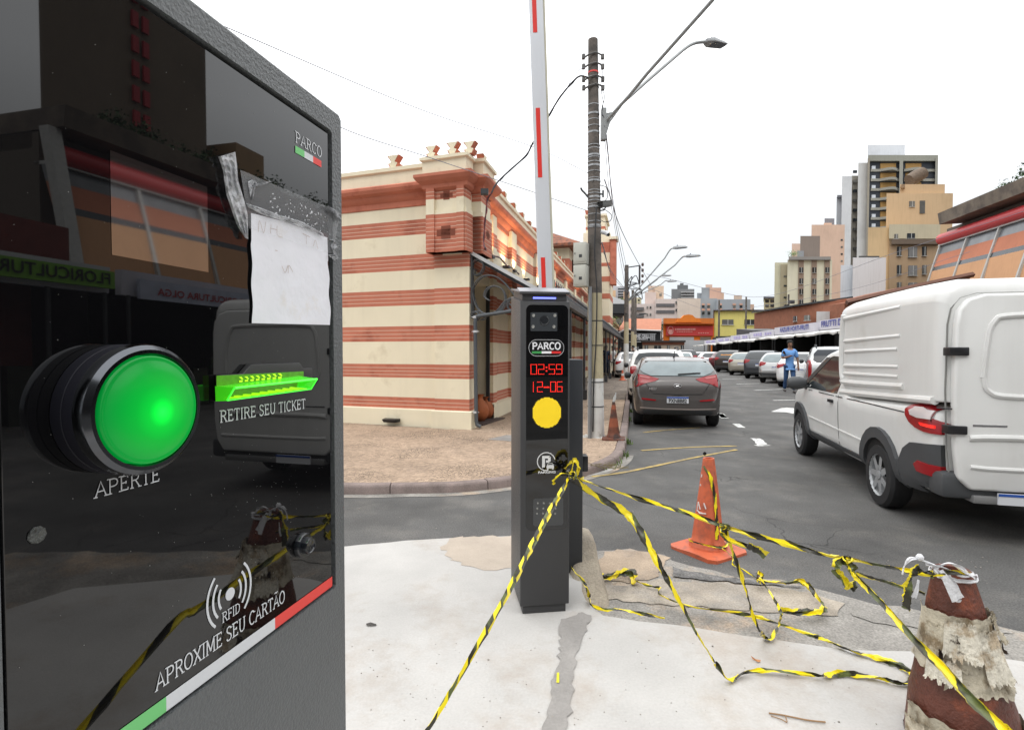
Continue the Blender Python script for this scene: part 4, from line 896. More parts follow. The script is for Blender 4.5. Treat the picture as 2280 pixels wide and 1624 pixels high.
# flood lamps washing the side wall
lampm = mat('lit_flood_glass', (.9,.8,.6), .4, emit=(1,.8,.5), es=3.)
warm = []
for i, sd in enumerate((.62,1.25,2.55,3.2,4.7,6.2,7.8,9.4,12.5,15.5)):
    mb = MB(); p = sw(sd,.0,3.42); mb.box((-.09,.02,-.02),(.09,.16,.03),0,Matrix.Translation(p) @ Matrix.Rotation(-AL-pi/2,4,'Z')); 
    fl = mb.build('flood_lamp', mat('lamp_housing', (.05,.05,.055), .5) if i == 0 else bpy.data.materials['lamp_housing'], mk)
    mb = MB(); mb.box((-.08,.03,.031),(.08,.15,.034),0,Matrix.Translation(p) @ Matrix.Rotation(-AL-pi/2,4,'Z')); mb.build('lamp_glass', lampm, fl)
    ld = bpy.data.lights.new('flood_light', 'SPOT'); lo = bpy.data.objects.new('flood_light', ld); COL.objects.link(lo); ld.energy = 45; ld.color = (1,.66,.36); ld.spot_size = radians(120); ld.spot_blend = .8; ld.shadow_soft_size = .05
    lo.parent = fl; lo.location = MI[fl.name] @ sw(sd,.16,3.47); lo.rotation_euler = Vector((-SB*.18+Z)).to_track_quat('-Z','Y').to_euler()
# black lamp cover at the foot of the front wall
mb = MB(); p = at_plane(876,938,fw(0,.05),WN); 
mb.hexa([p-WL*.16+WN*.02, p+WL*.16+WN*.02, p+WL*.12+WN*.16, p-WL*.12+WN*.16], [p-WL*.17+Z*.07+WN*.02, p+WL*.17+Z*.07+WN*.02, p+WL*.15+WN*.18+Z*.06, p-WL*.15+WN*.18+Z*.06]); mb.build('ground_light', blackp, mk, bevel=.012)
# clay pots by the door
clay = mat('orange_clay', (.36,.10,.03), .7, var=.12, vs=8)
def pot(px, py, prof, sc, label):
    p = at_z(px, py, SW+.02); mb = MB(); mb.lathe([(r*sc, z*sc) for r, z in prof], Matrix.Translation((p.x,p.y,SW+.02)), k=24)
    o = mb.build('clay_pot', clay, smooth=True, angle=60); return tag(o, label, 'pot', 'clay pots beside the market door')
jug = [(.10,0),(.17,.10),(.19,.22),(.15,.34),(.07,.43),(.06,.48),(.10,.53),(.09,.53),(.05,.46)]
bowl = [(.12,0),(.2,.05),(.27,.16),(.29,.22),(.31,.22),(.31,.25),(.27,.25),(.24,.18),(.05,.05)]
pot(1068,936,jug,1.0,'tall orange clay jug standing nearest the grey drain pipe'); pot(1083,930,jug,.86,'smaller orange clay jug just right of the tall one')
pot(1114,910,bowl,.9,'wide orange clay bowl by the striped door jamb'); pot(1098,912,bowl,.8,'orange clay bowl half inside the dark doorway')
# gate tower further along the hall, tiled roof beside it
tiles = mat('clay_roof_tiles', (.27,.095,.05), .85, var=.25, vs=6, col2=(.12,.06,.045), c2s=5)
def bandbox(mb, a, b, z0, z1, bands, M=None):
    z = z0
    for lo, hi, n in bands+[(z1, z1, 0)]:
        if lo > z: mb.box((a[0],a[1],z),(b[0],b[1],lo),0,M)
        if hi > lo: mb.box((a[0]-.01,a[1]-.01,lo),(b[0]+.01,b[1]+.01,hi),1,M)
        z = hi
gt = thing('gate_tower', 'tall striped gate tower of the market with tiled side roof behind the utility pole', 'tower', tuple(st(33,-3)))
Mt = Matrix.Translation(st(31.5,-3.45)) @ Matrix.Rotation(-AL,4,'Z')
mb = MB(); bandbox(mb, (0,0),(1.55,3.4),0,8.5,[(1,1.3,1),(2,2.3,1),(3.2,3.6,1),(4.6,4.9,1),(5.6,5.9,1),(6.5,6.7,1),(7.3,7.9,1)],Mt)
bandbox(mb,(.12,.3),(1.25,3.0),8.5,9.5,[(8.75,8.9,1)],Mt)
mb.box((.05,.2,9.5),(1.35,3.1,9.62),0,Mt); mb.box((1.58,-.2,5.4),(1.92,.6,8.0),1,Mt); mb.box((1.5,-.3,8.0),(2.0,.8,8.15),0,Mt)
mb.hexa([Mt @ Vector((.12,.3,9.62)), Mt @ Vector((.32,.3,9.62)), Mt @ Vector((.32,.5,9.62)), Mt @ Vector((.12,.5,9.62))], [Mt @ Vector((.05,.3,9.9)), Mt @ Vector((.36,.3,9.9)), Mt @ Vector((.36,.5,9.9)), Mt @ Vector((.05,.5,9.9))], 1)
mb.build('wall', [cream, brick], gt, bevel=.0)
Mr = Matrix.Translation(st(25,-8)) @ Matrix.Rotation(-AL,4,'Z')
mb = MB(); f_ = lambda x, y, z: Mr @ Vector((x, y, z))
e0, e1 = 6.4, 8.2
mb.hexa([f_(-.5,-.6,e0), f_(5.2,-.6,e0), f_(5.2,9,e0), f_(-.5,9,e0)], [f_(-.5,-.6,e0+.12), f_(5.2,-.6,e0+.12), f_(5.2,9,e0+.12), f_(-.5,9,e0+.12)])
mb.add([f_(-.5,-.6,e0+.12), f_(5.2,-.6,e0+.12), f_(5.2,9,e0+.12), f_(-.5,9,e0+.12), f_(2,2.5,e1), f_(2,6,e1)], [(0,1,4),(1,2,5,4),(2,3,5),(3,0,4,5)])
mb.build('tiled_roof', tiles, gt)
mb = MB(); bandbox(mb,(0,0),(4.6,8.4),0,e0,[(5.0,5.9,1)],Mr); mb.build('wing_wall', [cream, brick], gt)
mb = MB(); mb.box((1.6,-.05,5.3),(3.2,.02,6.1),0,Mr); mb.box((4.58,1,5.2),(4.65,2.4,6.0),0,Mr); mb.build('dark_opening', darkm, gt)
# ------------------------------------------------------------ utility pole with lamps and boxes
conc = mat('weathered_pole_concrete', (.135,.115,.10), .85, var=.25, vs=12, bump=.6, bs=60, col2=(.08,.072,.065), c2s=5)
polec = mat('cream_painted_concrete', (.42,.37,.24), .8, var=.12, vs=5, col2=(.22,.19,.13), c2s=5, c2lo=.55, c2hi=.75)
polew = mat('whitewashed_concrete', (.60,.60,.58), .85, var=.12, vs=5, col2=(.28,.25,.2), c2s=4, c2lo=.55, c2hi=.72)
pb = at_z(1327,972,SW); PXs, PYs = pb.x, pb.y
up = thing('utility_pole', 'near concrete utility pole with grey meter boxes, whitewashed foot and steel straps', 'utility pole', (PXs,PYs,SW))
LN = -.075/6.4
def pc(z): return Vector((PXs+LN*(z-SW), PYs, z))
def prr(z): return .137-.058*(z-SW)/6.46
ztop = 6.55
def psec(z0, z1, m, name, parent=up, ex=0, n=6):
    mb = MB(); mb.tube([pc(z0+(z1-z0)*i/n) for i in range(n+1)], [prr(z0+(z1-z0)*i/n)+ex for i in range(n+1)], 24); return mb.build(name, m, parent, smooth=True, angle=40)
psec(SW-.02,1.06,polew,'whitewashed_foot'); psec(1.06,2.45,polec,'painted_shaft'); sh = psec(2.45,ztop,conc,'shaft',n=10)
strapm = mat('steel_strap', (.34,.35,.36), .45, metal=.5, var=.2)
def zpx(py, Y=PYs): return at_y(1320, py, Y).z
for i, py in enumerate((175,195,235,255,268,282,296,325,332,347,352,362,370,383,398,404,425,432,440,448,456,462,478,494,503,507)):
    z = zpx(py); th = .012 if i % 3 else .03
    mb = MB(); mb.tube([pc(z)+Vector((0,0,-th/2)), pc(z)+Vector((0,0,th/2))], prr(z)+.004+.004*(i % 2), 20); 
    mb.build('steel_strap', strapm, up)
for py in (128,150,178,197,):
    z = zpx(py); mb = MB()
    mb.tube([pc(z)+Vector((-.15,-.05,-.03)), pc(z)+Vector((-.08,-.09,0)), pc(z)+Vector((.03,-.10,.03)), pc(z)+Vector((.14,-.03,.02))], .014, 6)
    for dx in (-.16,.15): mb.box((dx-.025,-.06,-.04),(dx+.025,0,.03),0,Matrix.Translation(pc(z)))
    mb.build('spool_bracket', mat('oxidised_steel', (.12,.115,.11), .6, var=.3) if py == 128 else bpy.data.materials['oxidised_steel'], up)
mb = MB(); z = zpx(163); mb.tube([pc(z-.012), pc(z+.012)], prr(z)+.006, 18); mb.build('red_band', red_ink, up)
for z in (1.0,1.6,2.0,.6): psec(z-.008,z+.008,darkw,'wire_tie',ex=.004,n=1)
# boxes
boxm = mat('grey_meter_box', (.46,.46,.41), .55, var=.05)
bx0, bz1_ = at_y(1287,545,PYs-.12).x, at_y(1300,541,PYs-.12).z; bx1 = at_y(1321,545,PYs-.12).x; bz0_ = at_y(1300,638,PYs-.12).z
Mb = Matrix.Translation(((bx0+bx1)/2-.06, PYs-.12, 0)) @ Matrix.Rotation(radians(-24),4,'Z'); hw_ = (bx1-bx0)/2; zm_ = (bz0_+bz1_)/2
for a, b in ((bz0_,zm_-.006),(zm_+.006,bz1_)):
    mb = MB(); mb.box((-hw_*.95,-.09,a),(hw_*.75,.13,b),0,Mb); o = mb.build('meter_box', boxm, up, bevel=.008)
    mb = MB(); mb.box((-hw_*.83,-.097,a+.03),(hw_*.63,-.09,b-.03),0,Mb); dr = mb.build('box_door', boxm, o, bevel=.002)
    mb = MB(); mb.box((-hw_*.75,-.105,(a+b)/2-.02),(-hw_*.66,-.097,(a+b)/2+.01),0,Mb); mb.box((-.02,-.099,a+.1),(.03,-.0972,a+.15),0,Mb); mb.build('latch', darkw, o)
cdx = at_y(1314,800,PYs-.15).x
mb = MB(); mb.tube([Vector((cdx,PYs-.13,bz0_)), Vector((cdx,PYs-.14,SW))], .03, 12); mb.build('conduit', mat('galvanised_conduit', (.24,.25,.26), .4, metal=.5, var=.1), up, smooth=True)
mb = MB(); P_ = [at_y(1326+x, y, PYs-.15) for x, y in ((2,460),(-2,560),(3,650),(1,760),(-4,850),(-6,960))]; mb.tube(cr_path(P_,6), .011, 6); mb.build('black_cable', blackp, up, smooth=True)
# cameras on the pole
def cctv(px, py, scale, m, sg=1):
    p = at_y(px, py, PYs-.05); mb = MB(); M_ = Matrix.Translation(p) @ Matrix.Rotation(radians(-50),4,'Z') @ Matrix.Rotation(radians(12),4,'X')
    mb.box((-.045*scale,-.12*scale,-.04*scale),(.045*scale,.10*scale,.045*scale),0,M_); mb.box((-.055*scale,-.16*scale,.045*scale),(.055*scale,.10*scale,.055*scale),0,M_)
    o = mb.build('surveillance_camera', m, up, bevel=.01*scale)
    mb = MB(); mb.lathe([(.032*scale,0),(.032*scale,.01),(.02*scale,.012)], M_ @ Matrix.Translation((0,-.12*scale,0)) @ Matrix.Rotation(pi/2,4,'X'), k=16); mb.build('lens', blackp, o)
    mb = MB(); mb.tube([p+Vector((0,0,-.04*scale)), p+Vector((-.03,0,-.09)), Vector((pc(p.z).x+.08,PYs-.05,p.z-.10))], .012, 6); mb.build('camera_arm', m, o)
cctv(1349,455,1.0,mat('grey_camera_case', (.10,.105,.10), .5)); 
wc = mat('white_camera_case', (.65,.67,.7), .4); p = at_y(1351,521,PYs-.05)
mb = MB(); mb.tube([at_y(1337,515,PYs-.05), at_y(1343,517,PYs-.05), at_y(1350,518,PYs-.07), at_y(1354,522,PYs-.09)], [.03,.035,.038,.036], 14); o = mb.build('surveillance_camera', wc, up, smooth=True)
mb = MB(); q = at_y(1354.4,522.4,PYs-.1); mb.tube([q, q+Vector((.004,-.01,-.003))], .026, 12); mb.build('lens', blackp, o)
mb = MB(); q = at_y(1340,432,PYs-.05); mb.tube([q-Vector((.05,0,0)), q+Vector((.02,0,0))], .014, 6); mb.tube([q+Vector((.02,0,-.05)), q+Vector((.02,0,.06))], .016, 6); mb.build('hook', darkw, up)
mb = MB(); q = at_y(1300,425,PYs-.05); mb.tube(cr_path([q+Vector((.07,0,-.1)), q+Vector((.01,0,-.03)), q+Vector((-.03,0,.01)), q+Vector((-.05,0,.05))],4), .016, 6); mb.build('hook', darkw, up)
mb = MB(); 
for lp in ([(1338,462),(1352,470),(1362,480),(1358,492),(1346,494),(1338,490)], [(1338,200),(1343,230),(1340,250),(1345,262)], [(1336,140),(1342,165),(1338,190),(1346,215),(1340,240)], [(1336,412),(1350,418),(1352,440),(1342,450)]):
    mb.tube(cr_path([at_y(x, y, PYs-.08) for x, y in lp], 6), .006, 5)
mb.build('loose_wires', blackp, up)
# lamp arms
pipe = mat('galvanised_lamp_arm', (.33,.34,.34), .4, metal=.45, var=.08)
bk_ = at_y(1345,268,PYs-.02); mb = MB(); mb.box((-.05,-.06,-.32),(.03,.06,.18),0,Matrix.Translation(bk_)); mb.hexa([bk_+Vector((.03,-.04,-.25)), bk_+Vector((.03,.04,-.25)), bk_+Vector((.12,.03,.04)), bk_+Vector((.12,-.03,.04))], [bk_+Vector((.03,-.04,.10)), bk_+Vector((.03,.04,.10)), bk_+Vector((.22,.03,.14)), bk_+Vector((.22,-.03,.14))]); mb.build('arm_bracket', pipe, up)
YL = 9.4
arm1 = [bk_+Vector((.03,0,-.08))]+[at_y(x, y, PYs+(YL-PYs)*k) for x, y, k in ((1385,230,.2),(1440,181,.45),(1520,112,.85),(1536,101,.93),(1552,95,.98),(1575,93,1.))]
mb = MB(); mb.tube(arm1[:4]+cr_path(arm1[3:],5)[1:], .028, 10); l1 = mb.build('lamp_arm', pipe, up, smooth=True)
def lamphead(p, ax, sz, parent, sid):
    ax = Vector(ax).normalized(); sd = ax.cross(Z).normalized(); upv = sd.cross(ax)
    f_ = lambda a, b, c: p+ax*a*sz+sd*b*sz+upv*c*sz
    mb = MB(); mb.hexa([f_(-.05,-.08,-.03), f_(.1,-.15,-.04), f_(.5,-.12,-.03), f_(.52,0,-.03), f_(.5,.12,-.03), f_(.1,.15,-.04), f_(-.05,.08,-.03)], [f_(-.05,-.05,.05), f_(.1,-.12,.06), f_(.45,-.08,.03), f_(.47,0,.03), f_(.45,.08,.03), f_(.1,.12,.06), f_(-.05,.05,.05)])
    o = mb.build('lamp_head', mat('lamp_head_grey', (.30,.31,.32), .5) if 'lamp_head_grey' not in bpy.data.materials else bpy.data.materials['lamp_head_grey'], parent, bevel=.01)
    mb = MB(); mb.hexa([f_(.12,-.10,-.036), f_(.45,-.09,-.034), f_(.45,.09,-.034), f_(.12,.10,-.036)], [f_(.12,-.10,-.046), f_(.45,-.09,-.044), f_(.45,.09,-.044), f_(.12,.10,-.046)]); mb.build('lamp_glass', mat('lamp_smoke_glass', (.06,.065,.08), .2) if 'lamp_smoke_glass' not in bpy.data.materials else bpy.data.materials['lamp_smoke_glass'], o)
    mb = MB(); mb.lathe([(.02*sz,0),(.02*sz,.05*sz),(.01*sz,.06*sz)], Matrix.Translation(f_(.12,0,.055)), k=10); mb.build('photocell', mat('photocell_blue', (.03,.04,.10), .4) if 'photocell_blue' not in bpy.data.materials else bpy.data.materials['photocell_blue'], o)
lamphead(arm1[-1], (1,.45,.10), .8, l1, 0)
arm2 = [bk_+Vector((.03,-.03,-.02))]+[at_y(x, y, Y_) for x, y, Y_ in ((1400,214,8.3),(1440,165,8.0),(1585,2,7.0),(1640,-62,6.7),(1665,-85,6.6),(1700,-96,6.55))]
mb = MB(); mb.tube(arm2[:4]+cr_path(arm2[3:],5)[1:], .026, 10); l2 = mb.build('lamp_arm', pipe, up, smooth=True); lamphead(arm2[-1], (1,-.5,.1), .8, l2, 1)
# white plaster crumbs at the pole foot
mb = MB(); 
for _ in range(26):
    a = random.uniform(0,6.3); r_ = random.uniform(.12,.24); p = Vector((PXs+cos(a)*r_, PYs+sin(a)*r_*.7, SW)); mb.lathe([(.03*random.random()+.012,0),(.02,.02)], Matrix.Translation(p), k=6)
tag(mb.build('plaster_crumbs', polew), 'white plaster crumbs around the foot of the near utility pole', 'rubble', kind='stuff')
# further poles down the street
def farpole(px, pyb, pytop, Y, label, rect=False, lamps=True, paint=True, white=.9):
    b_ = at_y(px, pyb, Y); b_.z = SW; zt_ = at_y(px, pytop, Y).z; r = .11
    t = thing('utility_pole', label, 'utility pole', tuple(b_)); zs = [SW, min(1.9, zt_), min(3.0, zt_), zt_]
    for i, m_ in enumerate((polew, polec, conc)):
        if zs[i+1] > zs[i]: mb = MB(); mb.tube([Vector((b_.x,b_.y,zs[i])), Vector((b_.x,b_.y,zs[i+1]))], [r*(1.3-.4*zs[i]/zt_), r*(1.3-.4*zs[i+1]/zt_)], 12); mb.build(('whitewashed_foot','painted_shaft','shaft')[i], m_ if paint else conc, t, smooth=True)
    top = Vector((b_.x,b_.y,zt_))
    if rect:
        mb = MB(); sc_ = Y/F; w_ = 42*sc_; h_ = 42*sc_
        for z in (-.12,-h_-.05): mb.tube([top+Z*z, top+Z*z+Vector((w_*.72,0,.1))], .03, 5)
        mb.tube([top+Vector((w_*.68,0,0)), top+Vector((w_*.68,0,-h_))], .05, 5); fr_ = mb.build('line_frame', darkw, t)
        for i in range(4): mb = MB(); mb.lathe([(.05,0),(.07,.08),(.05,.16)], Matrix.Translation(top+Vector((w_*.84,0,-h_*.05-i*h_*.3))), k=8); mb.build('insulator', mat('insulator_brown', (.08,.05,.04), .4) if 'insulator_brown' not in bpy.data.materials else bpy.data.materials['insulator_brown'], fr_)
    if lamps:
        base = top-Z*(zt_*.32 if rect else .6)
        for a, b in ((92,-108),(120,-90)) if rect else ((58,-42),(70,-30)):
            sc_ = Y/F; e = base+Vector((a*sc_,-1.0,-b*sc_)); 
            mb = MB(); mb.tube([base, base.lerp(e,.8)+Z*.1]+cr_path([base.lerp(e,.8)+Z*.1, base.lerp(e,.92)+Z*.22, e+Z*.08],4)[1:], .035, 6); o = mb.build('lamp_arm', pipe, t); lamphead(e+Z*.08, (1,-.3,.05), 1.2, o, 0)
    return t
f1 = farpole(1394,838,590,27,'second utility pole down the pavement with twin street lamps and square line frame', rect=True)
mb = MB(); p = at_y(1394,655,27); 
for i in range(8): q = p+Vector((random.uniform(-.3,.7),-.2,random.uniform(-1.2,.6))); mb.tube(cr_path([q, q+Vector((random.uniform(.1,.5),0,random.uniform(-.4,.4))), q+Vector((random.uniform(-.2,.6),0,random.uniform(-.6,.2)))],4), .022, 5)
mb.build('cable_bundle', blackp, f1)
farpole(1408,822,645,40,'third utility pole down the pavement, half hidden behind the second', lamps=True); farpole(1414,816,655,47,'fourth utility pole, thin and furthest down the left pavement', lamps=False)
farpole(1754,800,655,62,'dark timber pole with floodlights behind the stall roofs', lamps=False, paint=False)
p_ = at_y(1757,672,61); 
o = [x for x in bpy.data.objects if x.get('label','').startswith('dark timber')][0]
for dx, dz in ((.3,0),(-.3,-.5),(.35,-.9)): mb = MB(); mb.box((dx-.25,-.2,dz-.2),(dx+.25,.1,dz+.2),0,Matrix.Translation(p_)); mb.build('floodlight', darkw, o)
farpole(1724,800,688,66,'thin grey pole left of the timber one behind the stalls', lamps=False, paint=False); farpole(1600,800,668,64,'dark pole in front of the yellow building', lamps=False, paint=False); farpole(1660,800,660,68,'dark pole beside the right edge of the yellow building', lamps=False, paint=False)
# overhead wires
wirem = mat('overhead_wire', (.20,.20,.24), .6); wireb = mat('black_service_cable', (.02,.02,.025), .5)
def wire(pts, r, label, m=wirem, group='thin overhead wires against the sky', n=10):
    mb = MB(); mb.tube(cr_path(pts, n), r, 5); return tag(mb.build('overhead_wire', m, smooth=True), label, 'wire', group)
def aw_(*a): return [at_y(x, y, Y) for x, y, Y in a]
wire(aw_((430,28,5.5),(530,72,6),(940,245,8.2),(1195,330,10),(1308,385,12)), .006, 'highest overhead wire running from the kiosk top to the near pole')
wire(aw_((640,200,6),(762,285,7),(960,352,8),(1180,425,9.5),(1305,468,11)), .006, 'lowest overhead wire crossing in front of the crown ornaments')
wire(aw_((600,130,8),(765,212,9),(1000,292,12),(1290,372,16)), .003, 'faint overhead wire between the highest and the lowest ones'); wire(aw_((640,170,8),(765,240,9),(1000,322,12),(1300,420,16)), .003, 'second faint overhead wire below the middle one')
for i, (x0, y0, x1, y1) in enumerate(((1342,255,1395,655),(1350,300,1402,660),(1346,280,1410,665),(1340,540,1398,650),(1344,560,1402,655),(1346,400,1452,640))):
    wire(aw_((x0,y0,8.6),((x0+x1)/2-6,(y0+y1)/2+12,16),(x1,y1,27)), .007+.003*(i % 2), 'steep wire descending from the near pole to the second pole', wirem, 'steep wires between the first and second pole')
wire(aw_((1440,610,27),(1700,660,40),(2000,560,30),(2280,470,25)), .012, 'long sagging wire crossing from the street lamps to the right edge'); wire(aw_((1440,640,30),(1600,690,50),(1870,650,40),(2160,560,30)), .012, 'lower sagging wire crossing in front of the apartment towers')
cb = [(1308,172,8.55),(1290,170,8.6),(1270,188,8.7),(1246,218,8.9),(1225,252,9.0),(1187,318,9.1),(1172,345,9.15),(1140,375,9.2),(1118,395,9.25),(1103,412,9.2),(1094,430,9.15)]
mb = MB(); P_ = cr_path(aw_(*cb),6); mb.tube(P_, .014, 6); mb.tube([p+Vector((.012*cos(i*.5),.01,.012*sin(i*.5))) for i, p in enumerate(P_)], .008, 5); cbm = mb.build('service_cable', wireb, smooth=True)
tag(cbm, 'thick twisted service cable swooping from the near pole down to the corner pier', 'cable')
mb = MB(); P_ = cr_path([at_y(x, y, 9.1) for x, y in ((1094,430),(1085,446),(1082,475),(1079,505),(1077,540),(1082,556))]+[sw(.7,.14,3.5), sw(1.3,.14,3.46), sw(1.9,.13,3.50), sw(2.5,.13,3.42), sw(3.0,.13,3.46), sw(3.6,.13,3.40)],5)
mb.tube(P_, .013, 6); mb.tube([p+Vector((.015*cos(i*.7),-.01,.015*sin(i*.7))) for i, p in enumerate(P_)], .010, 5, 1); o = mb.build('service_cable', [wireb, mat('red_cable', (.16,.02,.02), .5)], smooth=True); tag(o, 'loose red and black cable stapled down the corner pier and along the lamp row', 'cable')
mb = MB(); q = at_y(1077,425,9.15); mb.box((-.05,-.05,-.06),(.08,.05,.03),0,Matrix.Translation(q)); mb.build('cable_hook', darkw, o)
wire(aw_((1303,150,8.5),(1285,160,8.55),(1262,196,8.6)), .005, 'short thin wire loop left of the near pole top')
# ------------------------------------------------------------ distant buildings
glassd = mat('dark_window_glass', (.035,.042,.05), .15, var=.3, vs=3)
framew = mat('pale_window_frame', (.45,.45,.43), .6)
GV = [glassd, glassd, mat('curtained_window', (.11,.11,.105), .4, var=.3, vs=1), mat('half_open_window', (.018,.02,.022), .3, var=.4, vs=2), mat('blind_window', (.17,.165,.15), .6, var=.2, vs=1)]
PAL = {}
def wmat(c, r=.85):
    k = tuple(round(x, 3) for x in c)
    if k not in PAL: PAL[k] = mat('painted_wall', c, r, var=.07, vs=.15, col2=tuple(x*.8 for x in c), c2s=.12, c2lo=.5, c2hi=.75, streak=.22)
    return PAL[k]
def bld(px0, px1, pyt, Y, dep, c, parent=None, z0=0, name='wall', yaw=0, pyb=None):
    a, b = at_y(px0, pyt, Y), at_y(px1, pyt, Y); mb = MB(); zb = at_y(px0, pyb, Y).z if pyb else z0
    ax = Vector((cos(yaw), sin(yaw), 0)); ay = Vector((-sin(yaw), cos(yaw), 0)); w_ = (b.x-a.x)/cos(yaw) if yaw else b.x-a.x
    rd = ray(px0 if px0 > 1140 else px1, 800); rd = Vector((rd.x, rd.y, 0)).normalized()*dep if not yaw else ay*dep
    p = [a, a+ax*w_, a+ax*w_+rd, a+rd]
    mb.hexa([Vector((q.x,q.y,zb)) for q in p], [Vector((q.x,q.y,a.z)) for q in p]); return mb.build(name, wmat(c), parent)
def wins(parent, px0, px1, pys, n, wpx, hpx, Y, m=None, fr=True, xs=None, sill=False):
    s_ = Y/F; vary = m is None; m = m or glassd
    for py in pys:
        for i in range(n if xs is None else len(xs)):
            px = (px0+(px1-px0)*(i+.5)/n) if xs is None else xs[i]; c = at_y(px, py, Y); w_, h_ = wpx*s_/2, hpx*s_/2; mb = MB(); m = random.choice(GV) if vary else m
            mb.box((c.x-w_, Y-.10, c.z-h_), (c.x+w_, Y+.25, c.z+h_), 0)
            if fr: 
                t = max(.06, w_*.1); mb.box((c.x-w_-t, Y-.16, c.z-h_-t), (c.x+w_+t, Y+.2, c.z-h_), 1); mb.box((c.x-t*.5, Y-.15, c.z-h_+.001), (c.x+t*.5, Y-.05, c.z+h_-.001), 1)
            mb.build('window', [m, framew], parent)
def root(name, label, cat, px, Y, group=None): c = at_y(px, 800, Y); return thing(name, label, cat, (c.x, Y, 0), 0, group)
AP = 'apartment blocks on the skyline'
# balcony tower
Y = 150; t = root('apartment_tower', 'tallest apartment tower with dark facade, wavy balconies and white rooftop block', 'building', 2000, Y, AP)
bld(1934,2088,346,Y,25,(.035,.04,.05),t); bld(1911,1935,362,Y+.5,22,(.58,.58,.57),t,name='side_wall'); bld(1896,1912,391,Y+3,18,(.30,.28,.24),t,name='stair_recess'); bld(1875,1897,392,Y+.2,20,(.56,.57,.58),t,name='side_wall')
bld(1932,2015,322,Y+4,14,(.68,.70,.73),t,name='rooftop_block',z0=55); bld(1933,2089,345,Y-.8,2,(.26,.26,.22),t,name='top_band',pyb=358)
bld(2003,2011,358,Y-1,2,(.28,.27,.23),t,name='pier'); bld(2083,2089,352,Y-1,2,(.28,.27,.23),t,name='pier'); bld(1932,1937,352,Y-1,2,(.28,.25,.2),t,name='pier')
s_ = Y/F
for k in range(14):
    py = 379+21.4*k
    for (xa, xb) in ((1937,2003),(2011,2083)):
        a, b = at_y(xa, py, Y), at_y(xb, py, Y); mb = MB(); n = 14; rows = []
        for i in range(n+1):
            u = i/n; bulge = 1.6*max(0, sin(pi*min(1, max(0, (u-.3)/.6))))
            if xa > 2005: bulge = 1.6*max(0, sin(pi*min(1, max(0, u/.6))))
            x = a.x+(b.x-a.x)*u; rows.append([(x,Y-.3-bulge,a.z-.45),(x,Y-.35-bulge,a.z+.25),(x,Y+.2,a.z+.25)])
        mb.grid(rows); mb.grid([[r_[0], (r_[0][0], Y, r_[0][2])] for r_ in rows]); mb.build('balcony', wmat((.30,.29,.25)), t)
        cx = a.x+(b.x-a.x)*(.6 if xa < 2005 else .3); mb = MB(); mb.box((cx-2.2,Y-.2,a.z+.3),(cx+2.2,Y+.1,a.z+1.9)); mb.build('balcony_door', mat('ochre_shade', (.30,.17,.05), .8) if 'ochre_shade' not in bpy.data.materials else bpy.data.materials['ochre_shade'], t)
    wins(t,0,0,[py-6],1,8,7,Y-.2,m=wmat((.55,.58,.62)),fr=False,xs=[1945 if k % 1 == 0 else 0]); wins(t,0,0,[py+3],1,8,6,Y+2.6,fr=False,xs=[1904])
Y = 165; t = root('apartment_tower', 'narrow grey tower edge with antennas left of the tallest tower', 'building', 1869, Y, AP); bld(1863,1878,438,Y,14,(.45,.46,.48),t); bld(1864,1880,434,Y-1,6,(.2,.2,.22),t,name='roof_cap',pyb=439)
Y = 125; t = root('apartment_tower', 'stepped pale pink apartment tower with a column of tiny windows', 'building', 1845, Y, AP)
bld(1807,1881,500,Y,16,(.60,.42,.32),t); bld(1834,1852,496,Y+1,10,(.60,.42,.32),t,name='roof_step',pyb=505); bld(1763,1783,542,Y-1,14,(.62,.45,.36),t,name='side_wing'); bld(1836,1858,486,Y+4,6,(.2,.2,.22),t,name='rooftop_tank',pyb=500)
wins(t,0,0,[534+15.6*i for i in range(10)],1,4,3.6,Y,fr=False,xs=[1874])
Y = 112; t = root('apartment_block', 'brown grey windowless block in front of the pink tower', 'building', 1800, Y, AP); bld(1782,1826,525,Y,10,(.22,.18,.155),t); bld(1775,1790,558,Y-1,5,(.25,.26,.28),t,name='roof_cabin',pyb=575)
Y = 105; t = root('hotel_block', 'cream block with three brown stripes of square windows and a grey roof slab', 'building', 1800, Y, AP)
bld(1753.5,1853,578,Y,14,(.60,.58,.46),t); bld(1756,1850,571,Y-.6,10,(.25,.24,.23),t,name='roof_slab',pyb=578)
for x0 in (1778,1807,1836): bld(x0,x0+12,578,Y-.15,1,(.26,.19,.145),t,name='brown_stripe')
wins(t,0,0,[601,625.5,649,673],1,8,11.5,Y-.2,xs=[1784,1813,1842])
mb = MB(); c = at_y(1766,565,Y); 
for _ in range(260): p = c+Vector((random.gauss(0,.45),random.gauss(0,.4),random.gauss(0,.3))); r = .12; mb.add([p, p+Vector((r,0,r*.4)), p+Vector((0,r,r))], [(0,1,2)])
tag(mb.build('rooftop_bush', leafm), 'small olive bush on the roof corner of the cream striped block', 'plant')
Y = 108; t = root('apartment_block', 'plain cream block with two tiny side windows left of the striped one', 'building', 1738, Y, AP); bld(1725,1754,584,Y,12,(.55,.53,.40),t); bld(1738,1754,588,Y-.3,2,(.40,.35,.25),t,name='shaded_return'); wins(t,0,0,[615,636,662],1,6,3.5,Y-.3,fr=False,xs=[1748])  # darker cream puts the return's shade into its colour
Y = 130; t = root('apartment_block', 'small cream block with three rows of dark windows beside the yellow building', 'building', 1712, Y, AP); bld(1701,1726,663,Y,10,(.50,.46,.30),t); bld(1700,1727,660,Y-.4,10,(.12,.13,.16),t,name='roof_cap',pyb=664); wins(t,1702,1725,[670,680,691],2,8,6,Y,fr=False)
